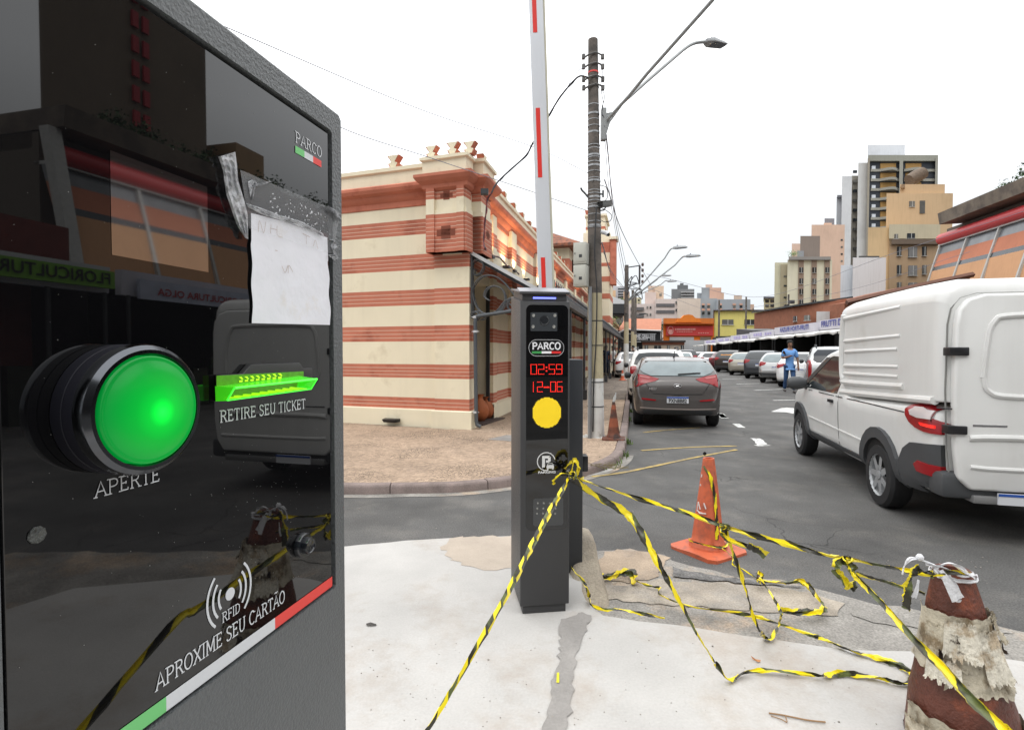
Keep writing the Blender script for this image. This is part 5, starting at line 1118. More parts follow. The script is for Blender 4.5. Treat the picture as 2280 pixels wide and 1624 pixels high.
# ochre buildings on the right, colours paled in place of distance haze
Y = 78; t = root('ochre_building', 'stained ochre building with square roof steps and a water pipe', 'building', 2040, Y, AP)
bld(1974,2122,430,Y,14,(.60,.43,.26),t); bld(2004,2104,410,Y+1,10,(.59,.42,.255),t,name='roof_step',pyb=432); bld(2007,2015,410,Y+.5,8,(.30,.2,.12),t,name='roof_step',pyb=418)
wins(t,0,0,[454],1,12,12,Y,xs=[2030]); wins(t,0,0,[461],1,11,28,Y,xs=[2053],fr=False)
mb = MB(); p = at_y(2040,393,Y+3); M_ = Matrix.Translation(p) @ Matrix.Rotation(radians(60),4,'Y'); mb.lathe([(.9,-1.2),(1.0,0),(.9,1.2),(.3,1.3)], M_, k=16); o = mb.build('water_tank', mat('rusty_tank', (.14,.10,.07), .7, var=.3), t, smooth=True)
Y = 70; t = root('ochre_building', 'lower ochre building with cream top band, three window columns and a dark cornice', 'building', 2030, Y, AP)
bld(1981,2093,500,Y,12,(.43,.30,.185),t); bld(1933,1982,506,Y+.3,12,(.64,.46,.26),t,name='yellow_side_wall'); bld(1980,2094,499,Y-.2,1,(.56,.50,.36),t,name='top_band',pyb=531); bld(1985,2090,532,Y-.5,1,(.16,.12,.09),t,name='dark_cornice',pyb=543)  # dark strip below the cream top band
wins(t,0,0,[526],1,7,10,Y-.25,xs=[1995]); wins(t,0,0,[525],1,16,11,Y-.25,xs=[2028]); wins(t,0,0,[559,600,638],1,8,20,Y-.1,xs=[2002,2058]); wins(t,0,0,[561,602,640],1,18,22,Y-.1,xs=[2032],m=wmat((.20,.2,.2)))
Y = 62; t = root('white_warehouse', 'blank white warehouse wall standing in front of the ochre building', 'building', 1935, Y); bld(1899,1973,573,Y,8,(.66,.68,.70),t); bld(1872,1900,590,Y+1,8,(.60,.62,.65),t,name='side_wall'); bld(1912,1958,569.5,Y+.5,6,(.06,.06,.06),t,name='dark_roof_edge',pyb=573)
# skyline at the end of the street
Y = 170; t = root('apartment_block', 'far pale grey slab building behind the second utility pole', 'building', 1370, Y, AP); bld(1338,1399,637,Y,12,(.42,.44,.48),t); wins(t,1375,1397,[643,649,655,661],1,20,3,Y,fr=False); bld(1338,1371,646,Y-8,10,(.60,.40,.25),t,name='peach_block'); bld(1388,1402,649,Y-8,8,(.55,.38,.27),t,name='peach_block')
Y = 150; t = root('apartment_block', 'small cream block with window strips left of the white balcony flats', 'building', 1414, Y, AP); bld(1396,1428,662,Y,10,(.52,.47,.32),t); wins(t,1404,1426,[668,676],3,4,4,Y,fr=False)
Y = 118; t = root('apartment_block', 'wide white flats with long recessed balconies in the middle of the skyline', 'building', 1460, Y, AP)
bld(1400,1461,676,Y,12,(.58,.50,.47),t); bld(1459,1512,665,Y-.5,12,(.60,.52,.49),t,name='balcony_wing'); bld(1508,1560,664,Y-.8,12,(.62,.53,.46),t,name='blank_end_wall'); bld(1436,1461,650,Y+2,8,(.58,.48,.44),t,name='upper_block',pyb=676); bld(1458,1478,636,Y+3,8,(.60,.47,.36),t,name='upper_block',pyb=668); bld(1443,1460,636,Y+4,7,(.58,.45,.36),t,name='upper_block',pyb=655)
for (xa, xb, ys) in ((1404,1434,(687,702)),(1461,1502,(679,693.5))):
    for py in ys: bld(xa,xb,py-3.5,Y-.7,.6,(.12,.115,.12),t,name='balcony_recess',pyb=py+3.5)
wins(t,1438,1452,[684,700],2,3,5,Y-.1,fr=False); wins(t,0,0,[673,690],1,3,5,Y-.7,fr=False,xs=[1506]); wins(t,0,0,[656],1,5,5,Y+2.9,fr=False,xs=[1471])
Y = 160; t = root('apartment_tower', 'dark grey curved tower with ring balconies behind the white flats', 'building', 1520, Y, AP); bld(1495,1546,643,Y,12,(.19,.195,.20),t); bld(1508,1532,634,Y+2,8,(.13,.135,.14),t,name='roof_block',pyb=645); bld(1514,1522,630,Y+3,4,(.13,.135,.14),t,name='roof_block',pyb=636)
for py in (649,655,661): bld(1516,1546,py,Y-1.2,1.2,(.42,.42,.42),t,name='ring_balcony',pyb=py+2)
Y = 135; t = root('apartment_block', 'blue grey apartment block with peach window hoods and a stepped peach top', 'building', 1610, Y, AP)
bld(1559,1597,664,Y,12,(.33,.36,.39),t); bld(1595,1671,666,Y-.6,12,(.33,.36,.40),t,name='wide_wing'); bld(1562,1590,640,Y+1,9,(.32,.35,.38),t,name='upper_block',pyb=668); bld(1580,1606,640,Y+.7,9,(.62,.40,.31),t,name='peach_block',pyb=666); bld(1571,1586,633,Y+3,6,(.58,.42,.34),t,name='peach_block',pyb=642); bld(1552,1566,652,Y+2,6,(.32,.35,.38),t,name='side_block'); bld(1605,1612,651,Y+1,6,(.60,.42,.31),t,name='peach_block',pyb=668); bld(1634,1652,657,Y,6,(.55,.44,.36),t,name='roof_block',pyb=667)
wins(t,0,0,[682],1,5,6,Y-.7,fr=False,xs=[1566,1578,1604,1635,1650]); wins(t,0,0,[697],1,5,6,Y-.7,fr=False,xs=[1566,1579])
for x in (1566,1578,1604,1635,1650): bld(x-3.5,x+3.5,675.5,Y-.9,.5,(.62,.36,.26),t,name='peach_hood',pyb=679); bld(x-3.5,x+3.5,686.5,Y-.9,.5,(.62,.36,.26),t,name='peach_hood',pyb=691)
Y = 150; t = root('apartment_block', 'tiny peach block peeking out behind the yellow building roof', 'building', 1675, Y, AP); bld(1669,1679,677,Y,8,(.58,.42,.32),t); wins(t,0,0,[687],1,3,3,Y,fr=False,xs=[1677])
# orange shop
Y = 72; t = root('orange_shop', 'bright orange shop front with curved pediment and faded red sign', 'building', 1530, Y)
org = (.72,.17,.012); bld(1477,1590,709,Y,8,org,t); bld(1477,1590,708,Y-.3,1,(.50,.16,.03),t,name='upper_band',pyb=719)
mb = MB(); pts = [at_y(x, y, Y-.5) for x, y in ((1505,717),(1510,709),(1518,707),(1524,701),(1533,699.5),(1542,701),(1548,707),(1556,709),(1562,717))]; mb.prism(pts, (0,.5,0)); mb.build('pediment', wmat((.66,.19,.02)), t)
bld(1477,1590,719,Y-.8,1,(.42,.09,.01),t,name='ledge',pyb=721)
sgn = bld(1483,1588,725,Y-.25,.3,(.50,.05,.045),t,name='red_sign',pyb=747); c = at_y(1528,731,Y-.3)
mb = MB(); q = at_y(1493,735,Y-.3); mb.tube([q+Vector((.38*cos(a*pi/8),0,.55*sin(a*pi/8))) for a in range(17)], .05, 5); mb.box((q.x-.25,q.y-.04,q.z-.5),(q.x+.25,q.y,q.z+.1)); mb.build('shield_emblem', mat('pale_red_print', (.62,.28,.25), .7), sgn)
mb = MB()
for i in range(13): q = at_y(1504+3.6*i,732.5,Y-.28); mb.box((q.x-.07,q.y-.03,q.z-.14),(q.x+.06+.03*(i % 3),q.y,q.z+.12))
for i in range(9): q = at_y(1508+4*i,738,Y-.28); mb.box((q.x-.07,q.y-.03,q.z-.06),(q.x+.08,q.y,q.z+.06))
for i in range(5): q = at_y(1556+5*i,741,Y-.28); mb.box((q.x-.08,q.y-.03,q.z-.06),(q.x+.1,q.y,q.z+.06))
tag(mb.build('faded_lettering', bpy.data.materials['pale_red_print'], sgn), kind='stuff')
bld(1491,1545,750,Y-.15,.3,(.38,.38,.38),t,name='roller_shutter'); bld(1559,1583,750,Y-.15,.3,(.16,.13,.1),t,name='shop_window')
# yellow building
Y = 73; t = root('yellow_building', 'pale yellow two storey building with dark roof line and brown frame', 'building', 1640, Y)
bld(1590,1705,691,Y,10,(.66,.58,.18),t); bld(1588,1709,689,Y-.4,11,(.06,.045,.04),t,name='roof_edge',pyb=691.5); bld(1704,1709,691,Y-.35,9,(.14,.08,.045),t,name='corner_frame'); bld(1588,1591,691,Y-.3,1,(.12,.07,.04),t,name='corner_frame')
wins(t,0,0,[716.5],1,25,11,Y,xs=[1620,1670]); bld(1594,1640,748,Y-.2,.4,(.03,.04,.03),t,name='garage_door')
# restaurant with tiled roof
Y = 66; t = root('grill_restaurant', 'black fronted grill restaurant under a faded terracotta roof', 'restaurant', 1420, Y)
bld(1372,1471,735,Y,9,(.018,.02,.024),t)
mb = MB(); a, b = at_y(1368,741,Y-.6), at_y(1472,736,Y-.6); r0, r1 = at_y(1392,710,Y+7), at_y(1470,711,Y+7)
r0 = Vector((at_y(1392,713,Y+5).x, Y+5, at_y(1392,709,Y+5).z)); r1 = Vector((at_y(1473,711,Y+5).x, Y+5, at_y(1473,709,Y+5).z)); lf = at_y(1368,745,Y-.6); ap_ = at_y(1392,733,Y-.6)
mb.poly([lf, ap_, r0]); mb.poly([ap_, b, r1, r0]); mb.build('tiled_roof', mat('faded_roof_tiles', (.42,.17,.10), .85, var=.15, vs=3), t)
mb = MB(); 
for p, q in ((lf, ap_), (ap_, b)): mb.tube([p, q], .10, 4)
mb.build('white_roof_edge', wmat((.5,.5,.5)), t); mb = MB(); mb.poly([lf+Z*-.05, ap_-Z*.05, at_y(1392,760,Y-.6), at_y(1368,760,Y-.6)]); mb.build('gable', wmat((.02,.024,.03)), t)
sg_ = bld(1384,1461,742.5,Y-.3,.25,(.012,.014,.02),t,name='sign_board',pyb=760.5); c = at_y(1427,748.5,Y-.35); sgw = mat('sign_white', (.6,.62,.65), .6)
X_, Zv = Vector((1,0,0)), Z
text_mesh('PRIME GRILL', .62, (c, X_, Zv), .04, .02, width=40*Y/F).build('lettering', sgw, sg_)
c = at_y(1427,754.5,Y-.35); text_mesh('BAR E RESTAURANTE', .34, (c, X_, Zv), .04, .01, width=30*Y/F).build('lettering', sgw, sg_)
mb = MB()
for x0 in (1384,1388,1448,1452,1456):
    for k in range(6): q = at_y(x0+1,744.5+2.6*k,Y-.33); mb.box((q.x-.09,q.y-.03,q.z-.035),(q.x+.09,q.y,q.z+.035))
for k in range(2): q0, q1 = at_y(1384,742.5+18*k,Y-.33), at_y(1461,742.5+18*k,Y-.33); mb.box((q0.x,q0.y-.02,q0.z-.03),(q1.x,q1.y,q1.z+.03))
tag(mb.build('sign_decoration', sgw, sg_), kind='stuff')
# small cream kiosk house with brick band
Y = 60; t = root('small_cream_house', 'low cream house with brick band and dark tiled edge at the street end', 'building', 1480, Y)
bld(1431,1523,764,Y,5,(.50,.42,.33),t); bld(1430,1524,760.5,Y-.15,1,(.26,.10,.06),t,name='brick_band',pyb=767); bld(1427,1527,757.5,Y-.5,6,(.035,.03,.028),t,name='tiled_eave',pyb=761); wins(t,0,0,[773],1,8,9,Y,xs=[1439]); wins(t,0,0,[773],1,15,8,Y,xs=[1464]); wins(t,0,0,[773],1,6,9,Y,xs=[1488,1519])
Y = 62; t = root('grey_wall_shed', 'pale grey blank shed wall between the cream house and the stalls', 'building', 1550, Y); bld(1527,1575,757,Y,5,(.40,.41,.42),t)
# white roofed canopy over the left pavement far away
Y = 58; t = root('canopy_roof', 'white pitched canopy roof with black underside beyond the near pole', 'canopy', 1370, Y)
mb = MB(); a = at_y(1330,648,Y); b = at_y(1388,672,Y); c = at_y(1388,678,Y); d = at_y(1330,678,Y); e0 = at_y(1330,655,Y-6)
pA, pB = at_y(1325,650,Y), at_y(1391,673,Y); mb.hexa([pA, pB, pB+Vector((0,9,0)), pA+Vector((0,9,0))], [p+Z*.2 for p in (pA, pB, pB+Vector((0,9,0)), pA+Vector((0,9,0)))]); 
mb.poly([pA, pB, at_y(1391,676,Y), at_y(1325,676,Y)]); mb.build('roof_sheet', galv, t)
bld(1325,1392,676,Y-.5,9,(.03,.032,.035),t,name='dark_fascia',pyb=697); bld(1330,1400,699,Y-.3,1,(.03,.03,.03),t,name='beam',pyb=702)
mb = MB(); p = at_y(1358,760,Y-4); mb.tube([Vector((p.x,p.y,SW)), Vector((p.x,p.y,3.2))], .14, 10); mb.build('blue_post', mat('blue_paint', (.02,.10,.42), .5), t)
# right-hand stall row
def srow(s_): return 9.8 if s_ < 29 else 9.8-(s_-29)*3.1/36.5
signw = mat('pale_sign_board', (.55,.54,.60), .6, var=.08, vs=1.5); awnw = mat('white_awning_cloth', (.62,.61,.58), .8, var=.08, vs=.8, col2=(.40,.34,.27), c2s=.6, c2lo=.6, c2hi=.8)
inkp = mat('purple_sign_print', (.17,.12,.38), .6, var=.2); inkb = mat('blue_sign_print', (.06,.07,.28), .6, var=.2)
segs = [(2.5,6.0,'m'),(6.1,8.5,'flori'),(8.7,14.5,'olga'),(14.7,20,'m'),(20.2,26.7,'m'),(26.9,32.6,'frutti'),(32.8,40,'horti'),(40.2,46,'m'),(46.2,52,'m'),(52.2,58,'m'),(58.2,64,'m')]
lb = {'flori': 'flower stall with a green sign, seen mirrored in the kiosk glass', 'olga': 'flower stall with a small red and blue sign, mirrored in the kiosk glass', 'frutti': 'produce stall with large blue sign lettering right behind the white van', 'horti': 'produce stall with dark blue sign lettering left of the white van'}
cnt = 0
for s0, s1, kd in segs:
    t0, t1 = srow(s0), srow(s1); p0, p1 = st(s0,t0), st(s1,t1); ax = (p1-p0).normalized(); nx = Vector((ax.y,-ax.x,0)); f = min(1, max(0, (s0-29)/36)); zs, zb_, za_ = 3.2-.55*f, 2.68-.42*f, 2.42-.30*f
    cnt += 1; far_l = ['stall at the near end of the row outside the picture', 'stall with blank fascia beside the flower stalls', 'stall with blank fascia left of the small red and blue sign', 'stall with a faint lilac sign, next left of the dark blue lettering', 'stall with purple sign print under the dark barrel roof', 'stall with small purple sign print further down the row', 'second last stall of the row, near the yellow building', 'last and smallest stall of the row near the grey shed']
    lab = lb.get(kd) or ('market ' + far_l[min(6, sum(1 for q in segs[:segs.index((s0,s1,kd))] if q[2] in ('far','m')))])
    tt_ = thing('market_stall', lab, 'market stall', tuple(p0), 0, 'market stalls with white awnings')
    P_ = lambda a, d, z: p0+ax*a+nx*d+Z*z; L_ = (p1-p0).length
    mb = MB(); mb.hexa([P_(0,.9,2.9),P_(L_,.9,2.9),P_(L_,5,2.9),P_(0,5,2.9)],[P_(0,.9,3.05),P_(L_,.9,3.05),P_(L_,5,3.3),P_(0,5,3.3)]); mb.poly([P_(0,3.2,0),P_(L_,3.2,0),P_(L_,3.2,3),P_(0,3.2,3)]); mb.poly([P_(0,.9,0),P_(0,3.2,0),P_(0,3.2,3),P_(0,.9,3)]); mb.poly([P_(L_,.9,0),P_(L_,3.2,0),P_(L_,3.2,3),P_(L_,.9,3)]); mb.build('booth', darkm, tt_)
    mb = MB(); mb.hexa([P_(.03,.05,zb_),P_(L_-.03,.05,zb_),P_(L_-.03,.2,zb_),P_(.03,.2,zb_)],[P_(.03,0,zs),P_(L_-.03,0,zs),P_(L_-.03,.2,zs),P_(.03,.2,zs)]); sb_ = mb.build('sign_board', signw, tt_)
    if s0 > 12:
        mb = MB(); n = 12; top = [P_(L_*i/n, .1, zb_-.03) for i in range(n+1)]; bot = [P_(L_*i/n, -1.25, za_+random.uniform(-.05,.03)) for i in range(n+1)]; hem = [b_+nx*.02-Z*random.uniform(.06,.12) for b_ in bot]; mb.grid([top, bot, hem]); mb.build('awning', awnw, tt_)
    mb = MB()
    for k in range(int(L_/.55)):
        w_ = .25+random.random()*.35; a = k*.55; mb.box((0,0,0),(w_,.4,.35+random.random()*1.0),0,Matrix.Translation(P_(a,1.2+random.random(),.0)))
    tag(mb.build('produce', mat('dark_goods', (.03,.035,.02), .8, var=.6, vs=4) if 'dark_goods' not in bpy.data.materials else bpy.data.materials['dark_goods'], tt_), kind='stuff')
    for a in (.15, L_/2, L_-.15): mb = MB(); mb.tube([P_(a,-.0,0), P_(a,0,zb_)], .04, 6); mb.build('stall_post', darkw, tt_)
    o_ = P_(L_/2, -.012, (zs+zb_)/2); rt = -ax
    if kd == 'horti': text_mesh('KAZUPE HORTI-FRUTI', .42, (o_+Z*.03, rt, Z), .01, .012, width=4.8).build('lettering', inkb, sb_)
    elif kd == 'frutti': text_mesh('FRUTTI DEL PENA', .44, (o_+Z*.03, rt, Z), .01, .012, width=5.0).build('lettering', inkb, sb_)
    elif kd == 'flori':
        mb = MB(); q0 = P_(.05,-.06,2.76); mb.box((0,0,0),(L_-.1,.08,.34),0,Matrix.Translation(q0) @ Matrix.Rotation(atan2(ax.y,ax.x),4,'Z')); gs = mb.build('green_sign', mat('lime_sign', (.16,.36,.03), .6), tt_)
        text_mesh('FLORICULTURA', .30, (P_(L_/2,-.16,2.93), rt, Z), .006, .006, width=2.1).build('lettering', mat('black_print', (.01,.01,.01), .6), gs)
    elif kd == 'olga':
        mb = MB(); q0 = P_(.3,-.06,2.62); mb.box((0,0,0),(3.4,.08,.42),0,Matrix.Translation(q0) @ Matrix.Rotation(atan2(ax.y,ax.x),4,'Z')); gs = mb.build('small_sign', mat('pale_blue_sign', (.42,.45,.55), .6), tt_)
        text_mesh('FLORICULTURA OLGA', .22, (P_(2.0,-.16,2.80), rt, Z), .006, .004, width=2.6).build('lettering', mat('red_print_sign', (.35,.03,.03), .6), gs)
    elif s0 > 34:
        mb = MB()
        for k in range(int(L_*1.6)):
            if k % 5 == 3: continue
            h_ = random.uniform(.08,.13); mb.hexa([P_(.5+k*.55,-.01,(zs+zb_)/2-h_), P_(.5+k*.55+.32,-.01,(zs+zb_)/2-h_), P_(.5+k*.55+.32,.02,(zs+zb_)/2-h_), P_(.5+k*.55,.02,(zs+zb_)/2-h_)], [P_(.5+k*.55,-.012,(zs+zb_)/2+h_), P_(.5+k*.55+.3,-.012,(zs+zb_)/2+h_), P_(.5+k*.55+.3,.02,(zs+zb_)/2+h_), P_(.5+k*.55,.02,(zs+zb_)/2+h_)])
        tag(mb.build('faded_lettering', mat('lilac_print', (.36,.32,.55), .7, var=.3) if 'lilac_print' not in bpy.data.materials else bpy.data.materials['lilac_print'], sb_), kind='stuff')
    if s0 == 46.2: mb = MB(); mb.hexa([P_(-.5,.3,zb_), P_(5,.3,zb_), P_(5,3,zb_), P_(-.5,3,zb_)], [P_(-.5,.3,zs+.25), P_(5,.3,zs+.6), P_(5,3,zs+.6), P_(-.5,3,zs+.25)]); mb.build('barrel_roof', darkw, tt_)
# buildings just behind the stalls
brickr = mat('raw_brick', (.27,.105,.06), .9, var=.15, vs=3, bump=.3)
Y = 50; t = root('brick_house', 'raw brick house with two small windows above the produce stalls', 'building', 1830, Y)
mb = MB(); a, b = at_y(1766,683,Y), at_y(1885,664,Y-5); mb.hexa([Vector((a.x,a.y,0)),Vector((b.x,b.y,0)),Vector((b.x,b.y+8,0)),Vector((a.x,a.y+8,0))],[a,b,b+Vector((0,8,0)),a+Vector((0,8,0))]); mb.build('wall', brickr, t)
mb = MB(); mb.hexa([a+Vector((-.3,-.4,0)),b+Vector((.3,-.4,0)),b+Vector((.3,8,0)),a+Vector((-.3,8,0))],[p+Z*.15 for p in (a+Vector((-.3,-.4,0)),b+Vector((.3,-.4,0)),b+Vector((.3,8,0)),a+Vector((-.3,8,0)))]); mb.build('roof_edge', darkw, t)
for px, py, w_ in ((1772,709,6),(1798,707,9)): wins(t,0,0,[py],1,w_,11,Y-2.2 if px > 1790 else Y-.3,xs=[px])
Y = 46; t = root('white_annex', 'low white wall step in front of the brick house', 'building', 1850, Y); bld(1818,1886,693,Y,5,(.58,.58,.58),t)
Y = 66; t = root('white_warehouse', 'low white shed wall between the yellow building and the brick house', 'building', 1735, Y); bld(1709,1768,697,Y,5,(.55,.57,.60),t)
Y = 44; t = root('tiled_shed', 'brown roofed shed rising behind the white van', 'building', 1940, Y)
mb = MB(); pts = [at_y(1880,674,Y), at_y(2035,638,Y), at_y(2160,612,Y)]; 
for i in range(2): a, b = pts[i], pts[i+1]; mb.hexa([Vector((a.x,a.y,0)),Vector((b.x,b.y,0)),Vector((b.x,b.y+6,0)),Vector((a.x,a.y+6,0))],[a,b,b+Vector((0,6,0)),a+Vector((0,6,0))])
mb.build('wall', brickr, t); mb = MB(); mb.tube([p-Vector((0,.3,0)) for p in pts], .22, 4); mb.build('roof_edge', mat('old_roof_edge', (.14,.07,.05), .9), t)
# long terracotta building with red tube, sloping glazed front
t = thing('terracotta_building', 'long terracotta and peach building with a fat red tube under its concrete roof', 'building', tuple(st(45,33)))
def RB(s_, t_, z_): k = (s_-23.5)/42.5; return st(s_, t_+1.5*0, z_ + (-.9+1.0*k))
S0_, S1_ = 23.5, 70.5
def rband(name, z0, z1, t0_, t1_, m, s0=S0_, s1=S1_, dep=.4):
    mb = MB(); mb.hexa([RB(s0,t0_,z0),RB(s1,t0_,z0),RB(s1,t0_+dep,z0),RB(s0,t0_+dep,z0)],[RB(s0,t1_,z1),RB(s1,t1_,z1),RB(s1,t1_+dep,z1),RB(s0,t1_+dep,z1)]); return mb.build(name, m, t)
rt_ = lambda z_: 31.2+(z_-8)*.33
terr = wmat((.50,.19,.11)); peach = wmat((.58,.32,.17))
rband('roof_slab',15.3,16.5,31.6,31.4,mat('stained_concrete',(.19,.155,.12),.9,var=.25,vs=.4,col2=(.11,.09,.075),c2s=.5),dep=14,s1=68)
rband('shaded_gap',14.3,15.3,34,34,darkm,dep=10)  # near-black band carries the shade under the roof slab in its colour
mb = MB(); mb.tube([RB(S0_+.5,32.9,14.0),RB(S1_-.3,32.9,14.0)],.62,20); mb.build('red_tube', mat('red_tube_paint',(.50,.035,.04),.4,var=.06,vs=.3), t, smooth=True)
rband('white_ledge',13.3,13.5,rt_(13.3)-.3,rt_(13.5)-.3,framew,dep=1.2)
rband('window_band',12.3,13.3,rt_(12.3),rt_(13.3),mat('grey_glazing',(.16,.17,.18),.3,var=.3,vs=.8)); rband('terracotta_panels',10.9,12.3,rt_(10.9),rt_(12.3),terr); rband('lower_glazing',10.45,10.9,rt_(10.45),rt_(10.9),glassd); rband('peach_panels',3,10.45,rt_(8)-.9,rt_(10.45),peach)
for k in range(10):
    s_ = S0_+.3+(S1_-S0_-.6)*k/9; mb = MB(); mb.hexa([RB(s_,rt_(8)-1.1,4),RB(s_+.22,rt_(8)-1.1,4),RB(s_+.22,rt_(8)-.5,4),RB(s_,rt_(8)-.5,4)],[RB(s_,rt_(13.3)-.25,13.3),RB(s_+.22,rt_(13.3)-.25,13.3),RB(s_+.22,rt_(13.3)+.2,13.3),RB(s_,rt_(13.3)+.2,13.3)]); mb.build('white_rib', framew, t)
mb = MB(); mb.hexa([RB(S0_-.4,rt_(8)-1.2,4),RB(S0_+.3,rt_(8)-1.2,4),RB(S0_+.3,rt_(8)-.6,4),RB(S0_-.4,rt_(8)-.6,4)],[RB(S0_-.4,32.2,15.3),RB(S0_+.3,32.2,15.3),RB(S0_+.3,32.9,15.3),RB(S0_-.4,32.9,15.3)]); mb.build('end_rib', framew, t)
mb = MB(); mb.box((0,0,0),(1,1,1)); mb = MB(); mb.hexa([RB(S0_,33.5,0),RB(S1_,33.5,0),RB(S1_,46,0),RB(S0_,46,0)],[RB(S0_,33.5,15.2),RB(S1_,33.5,15.2),RB(S1_,46,15.2),RB(S0_,46,15.2)]); mb.build('core_wall', wmat((.12,.10,.08)), t)
# roof hedge
mb = MB(); greens = [mat('hedge_green', (.035,.075,.022), .7, var=.5, vs=2)]
for k in range(5200):
    s_ = random.uniform(27,62); p = RB(s_, 33.2+abs(random.gauss(0,.7)), 16.5+max(0,random.gauss(.75+.4*sin(s_*.9)+.3*sin(s_*2.3),.4))); r = random.uniform(.10,.24); a = Vector((random.uniform(-1,1),random.uniform(-1,1),random.uniform(-1,1))).normalized()*r; b = Vector((random.uniform(-1,1),random.uniform(-1,1),random.uniform(-1,1))).normalized()*r
    mb.add([p, p+a, p+a*.6+b, p+b], [(0,1,2,3)])
tag(mb.build('hedge', greens), 'row of dark green shrubs on the concrete roof of the terracotta building', 'plants', kind='stuff')
# towers seen only in the kiosk glass
tw = thing('dark_tower', 'huge brown tower with paired red window columns, mirrored in the kiosk glass', 'building', tuple(st(52,60)))
mb = MB(); lo_ = [st(42,60),st(63.5,60),st(75,75),st(52.6,75)]; mb.hexa(lo_, [p+Z*80 for p in lo_]); mb.build('wall', wmat((.17,.135,.10)), tw)
redw = mat('red_shutter', (.35,.02,.03), .6)
for k in range(20):
    for dx in (0,1.4): mb = MB(); mb.box((0,0,0),(.8,.3,1.9),0,Matrix.Translation(st(52+dx,59.8,14+k*3)) @ Matrix.Rotation(pi/2-AL,4,'Z')); mb.build('shutter', redw, tw)
t2_ = thing('stepped_tower', 'ochre stepped tower beside the dark one, mirrored in the kiosk glass', 'building', tuple(st(72,60)))
mb = MB(); M_ = Matrix.Translation(st(66,58)) @ Matrix.Rotation(pi/2-AL,4,'Z') @ Matrix.Scale(-1,4,(0,1,0)); mb.box((0,0,0),(10,12,29),0,M_); mb.box((2,1,29),(8,8,33),0,M_); mb.build('wall', wmat((.34,.23,.13)), t2_)
for k in range(5): mb = MB(); mb.box((4,-.1,10+k*3.6),(5.4,.05,11.6+k*3.6),0,M_); mb.build('window', glassd, t2_)
mb = MB(); mb.hexa([st(0,12,0),st(9.3,12,0),st(9.3,17,0),st(0,17,0)],[st(0,12,4.4),st(9.3,12,4.3),st(9.3,17,4.3),st(0,17,4.4)]); t3_ = mb.build('brick_house', mat('dark_red_brick', (.16,.04,.03), .9, var=.2)); tag(t3_, 'dark red brick box behind the flower stalls, mirrored in the kiosk glass', 'building')
# small trees at the street end
def tree(px, py0, py1, Y, label, w_, n=700, c=None):
    b_ = at_y(px, py1, Y); b_.z = 0; top = at_y(px, py0, Y).z; t = thing('tree', label, 'tree', tuple(b_), 0, 'small trees at the end of the street'); mb = MB()
    mb.tube([b_, b_+Z*top*.4+Vector((.1,0,0)), b_+Z*top*.75], [.16,.12,.05], 8)
    for a in range(5): d_ = Vector((cos(a*1.3),sin(a*1.3),.8)).normalized(); mb.tube([b_+Z*top*.45, b_+Z*top*.5+d_*w_*.6], [.06,.02], 5)
    mb.build('trunk', conc, t); mb = MB(); cl_ = [(b_+Vector((random.gauss(0,w_*.4), random.gauss(0,w_*.3), top*(.62+.3*random.random()))), w_*random.uniform(.25,.45)) for _ in range(9)]
    for _ in range(n):
        q, rr_ = random.choice(cl_); d_ = Vector((random.gauss(0,1),random.gauss(0,1),random.gauss(0,1))).normalized()*rr_*random.uniform(.6,1.05); p = q+d_; r = random.uniform(.1,.22); a = Vector((random.uniform(-1,1),random.uniform(-1,1),random.uniform(-1,1)))*r; e = Vector((random.uniform(-1,1),random.uniform(-1,1),random.uniform(-1,1)))*r; mb.add([p, p+a, p+a+e], [(0,1,2)])
    mb.build('crown', leafm if c is None else c, t)
tree(1488,700,760,84,'dark round tree left of the orange shop pediment',2.6,900,greens[0]); tree(1472,704,760,84,'smaller dark tree beside the white flats',1.8,600,greens[0]); tree(1345,640,790,72,'bright green treetop just right of the near pole',1.5,260); tree(1364,704,790,50,'low bright tree under the canopy roof',1.3,300); tree(1380,650,790,74,'thin bright treetop behind the canopy roof',.9,200)
# ------------------------------------------------------------ vehicles
tyrem = mat('tyre_rubber', (.014,.014,.015), .8, var=.2, vs=20); rimm = mat('alloy_rim', (.42,.43,.44), .35, metal=.6, var=.1); wellm = mat('painted_hollow', (.006,.006,.006), .9)
cglass = mat('car_glass', (.02,.025,.028), .05, spec=.8, var=.1); cglassl = mat('pale_reflecting_glass', (.16,.20,.21), .08, spec=.9, var=.2, vs=3); redl = mat('tail_lamp_red', (.26,.004,.008), .25, coat=.1, var=.15, vs=30); whl = mat('tail_lamp_clear', (.55,.5,.5), .15, coat=.6)
litr = mat('lit_brake_red', (.7,.01,.01), .2, emit=(1,.03,.02), es=.8); platew = mat('plate_white', (.62,.63,.66), .5, var=.02); plateb = mat('plate_blue', (.02,.08,.35), .4); dplas = mat('dark_bumper_plastic', (.035,.037,.04), .55, var=.08); chromem = mat('bright_chrome', (.6,.6,.62), .15, metal=1)
PAINT = {}
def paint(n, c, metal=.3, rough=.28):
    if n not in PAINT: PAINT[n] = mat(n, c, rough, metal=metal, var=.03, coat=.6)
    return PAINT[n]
def lerpk(keys, x):
    if x <= keys[0][0]: return keys[0][1]
    for (a, p), (b, q) in zip(keys, keys[1:]):
        if x <= b: t = (x-a)/(b-a); t = t*t*(3-2*t)*.35+t*.65; return p+(q-p)*t
    return keys[-1][1]
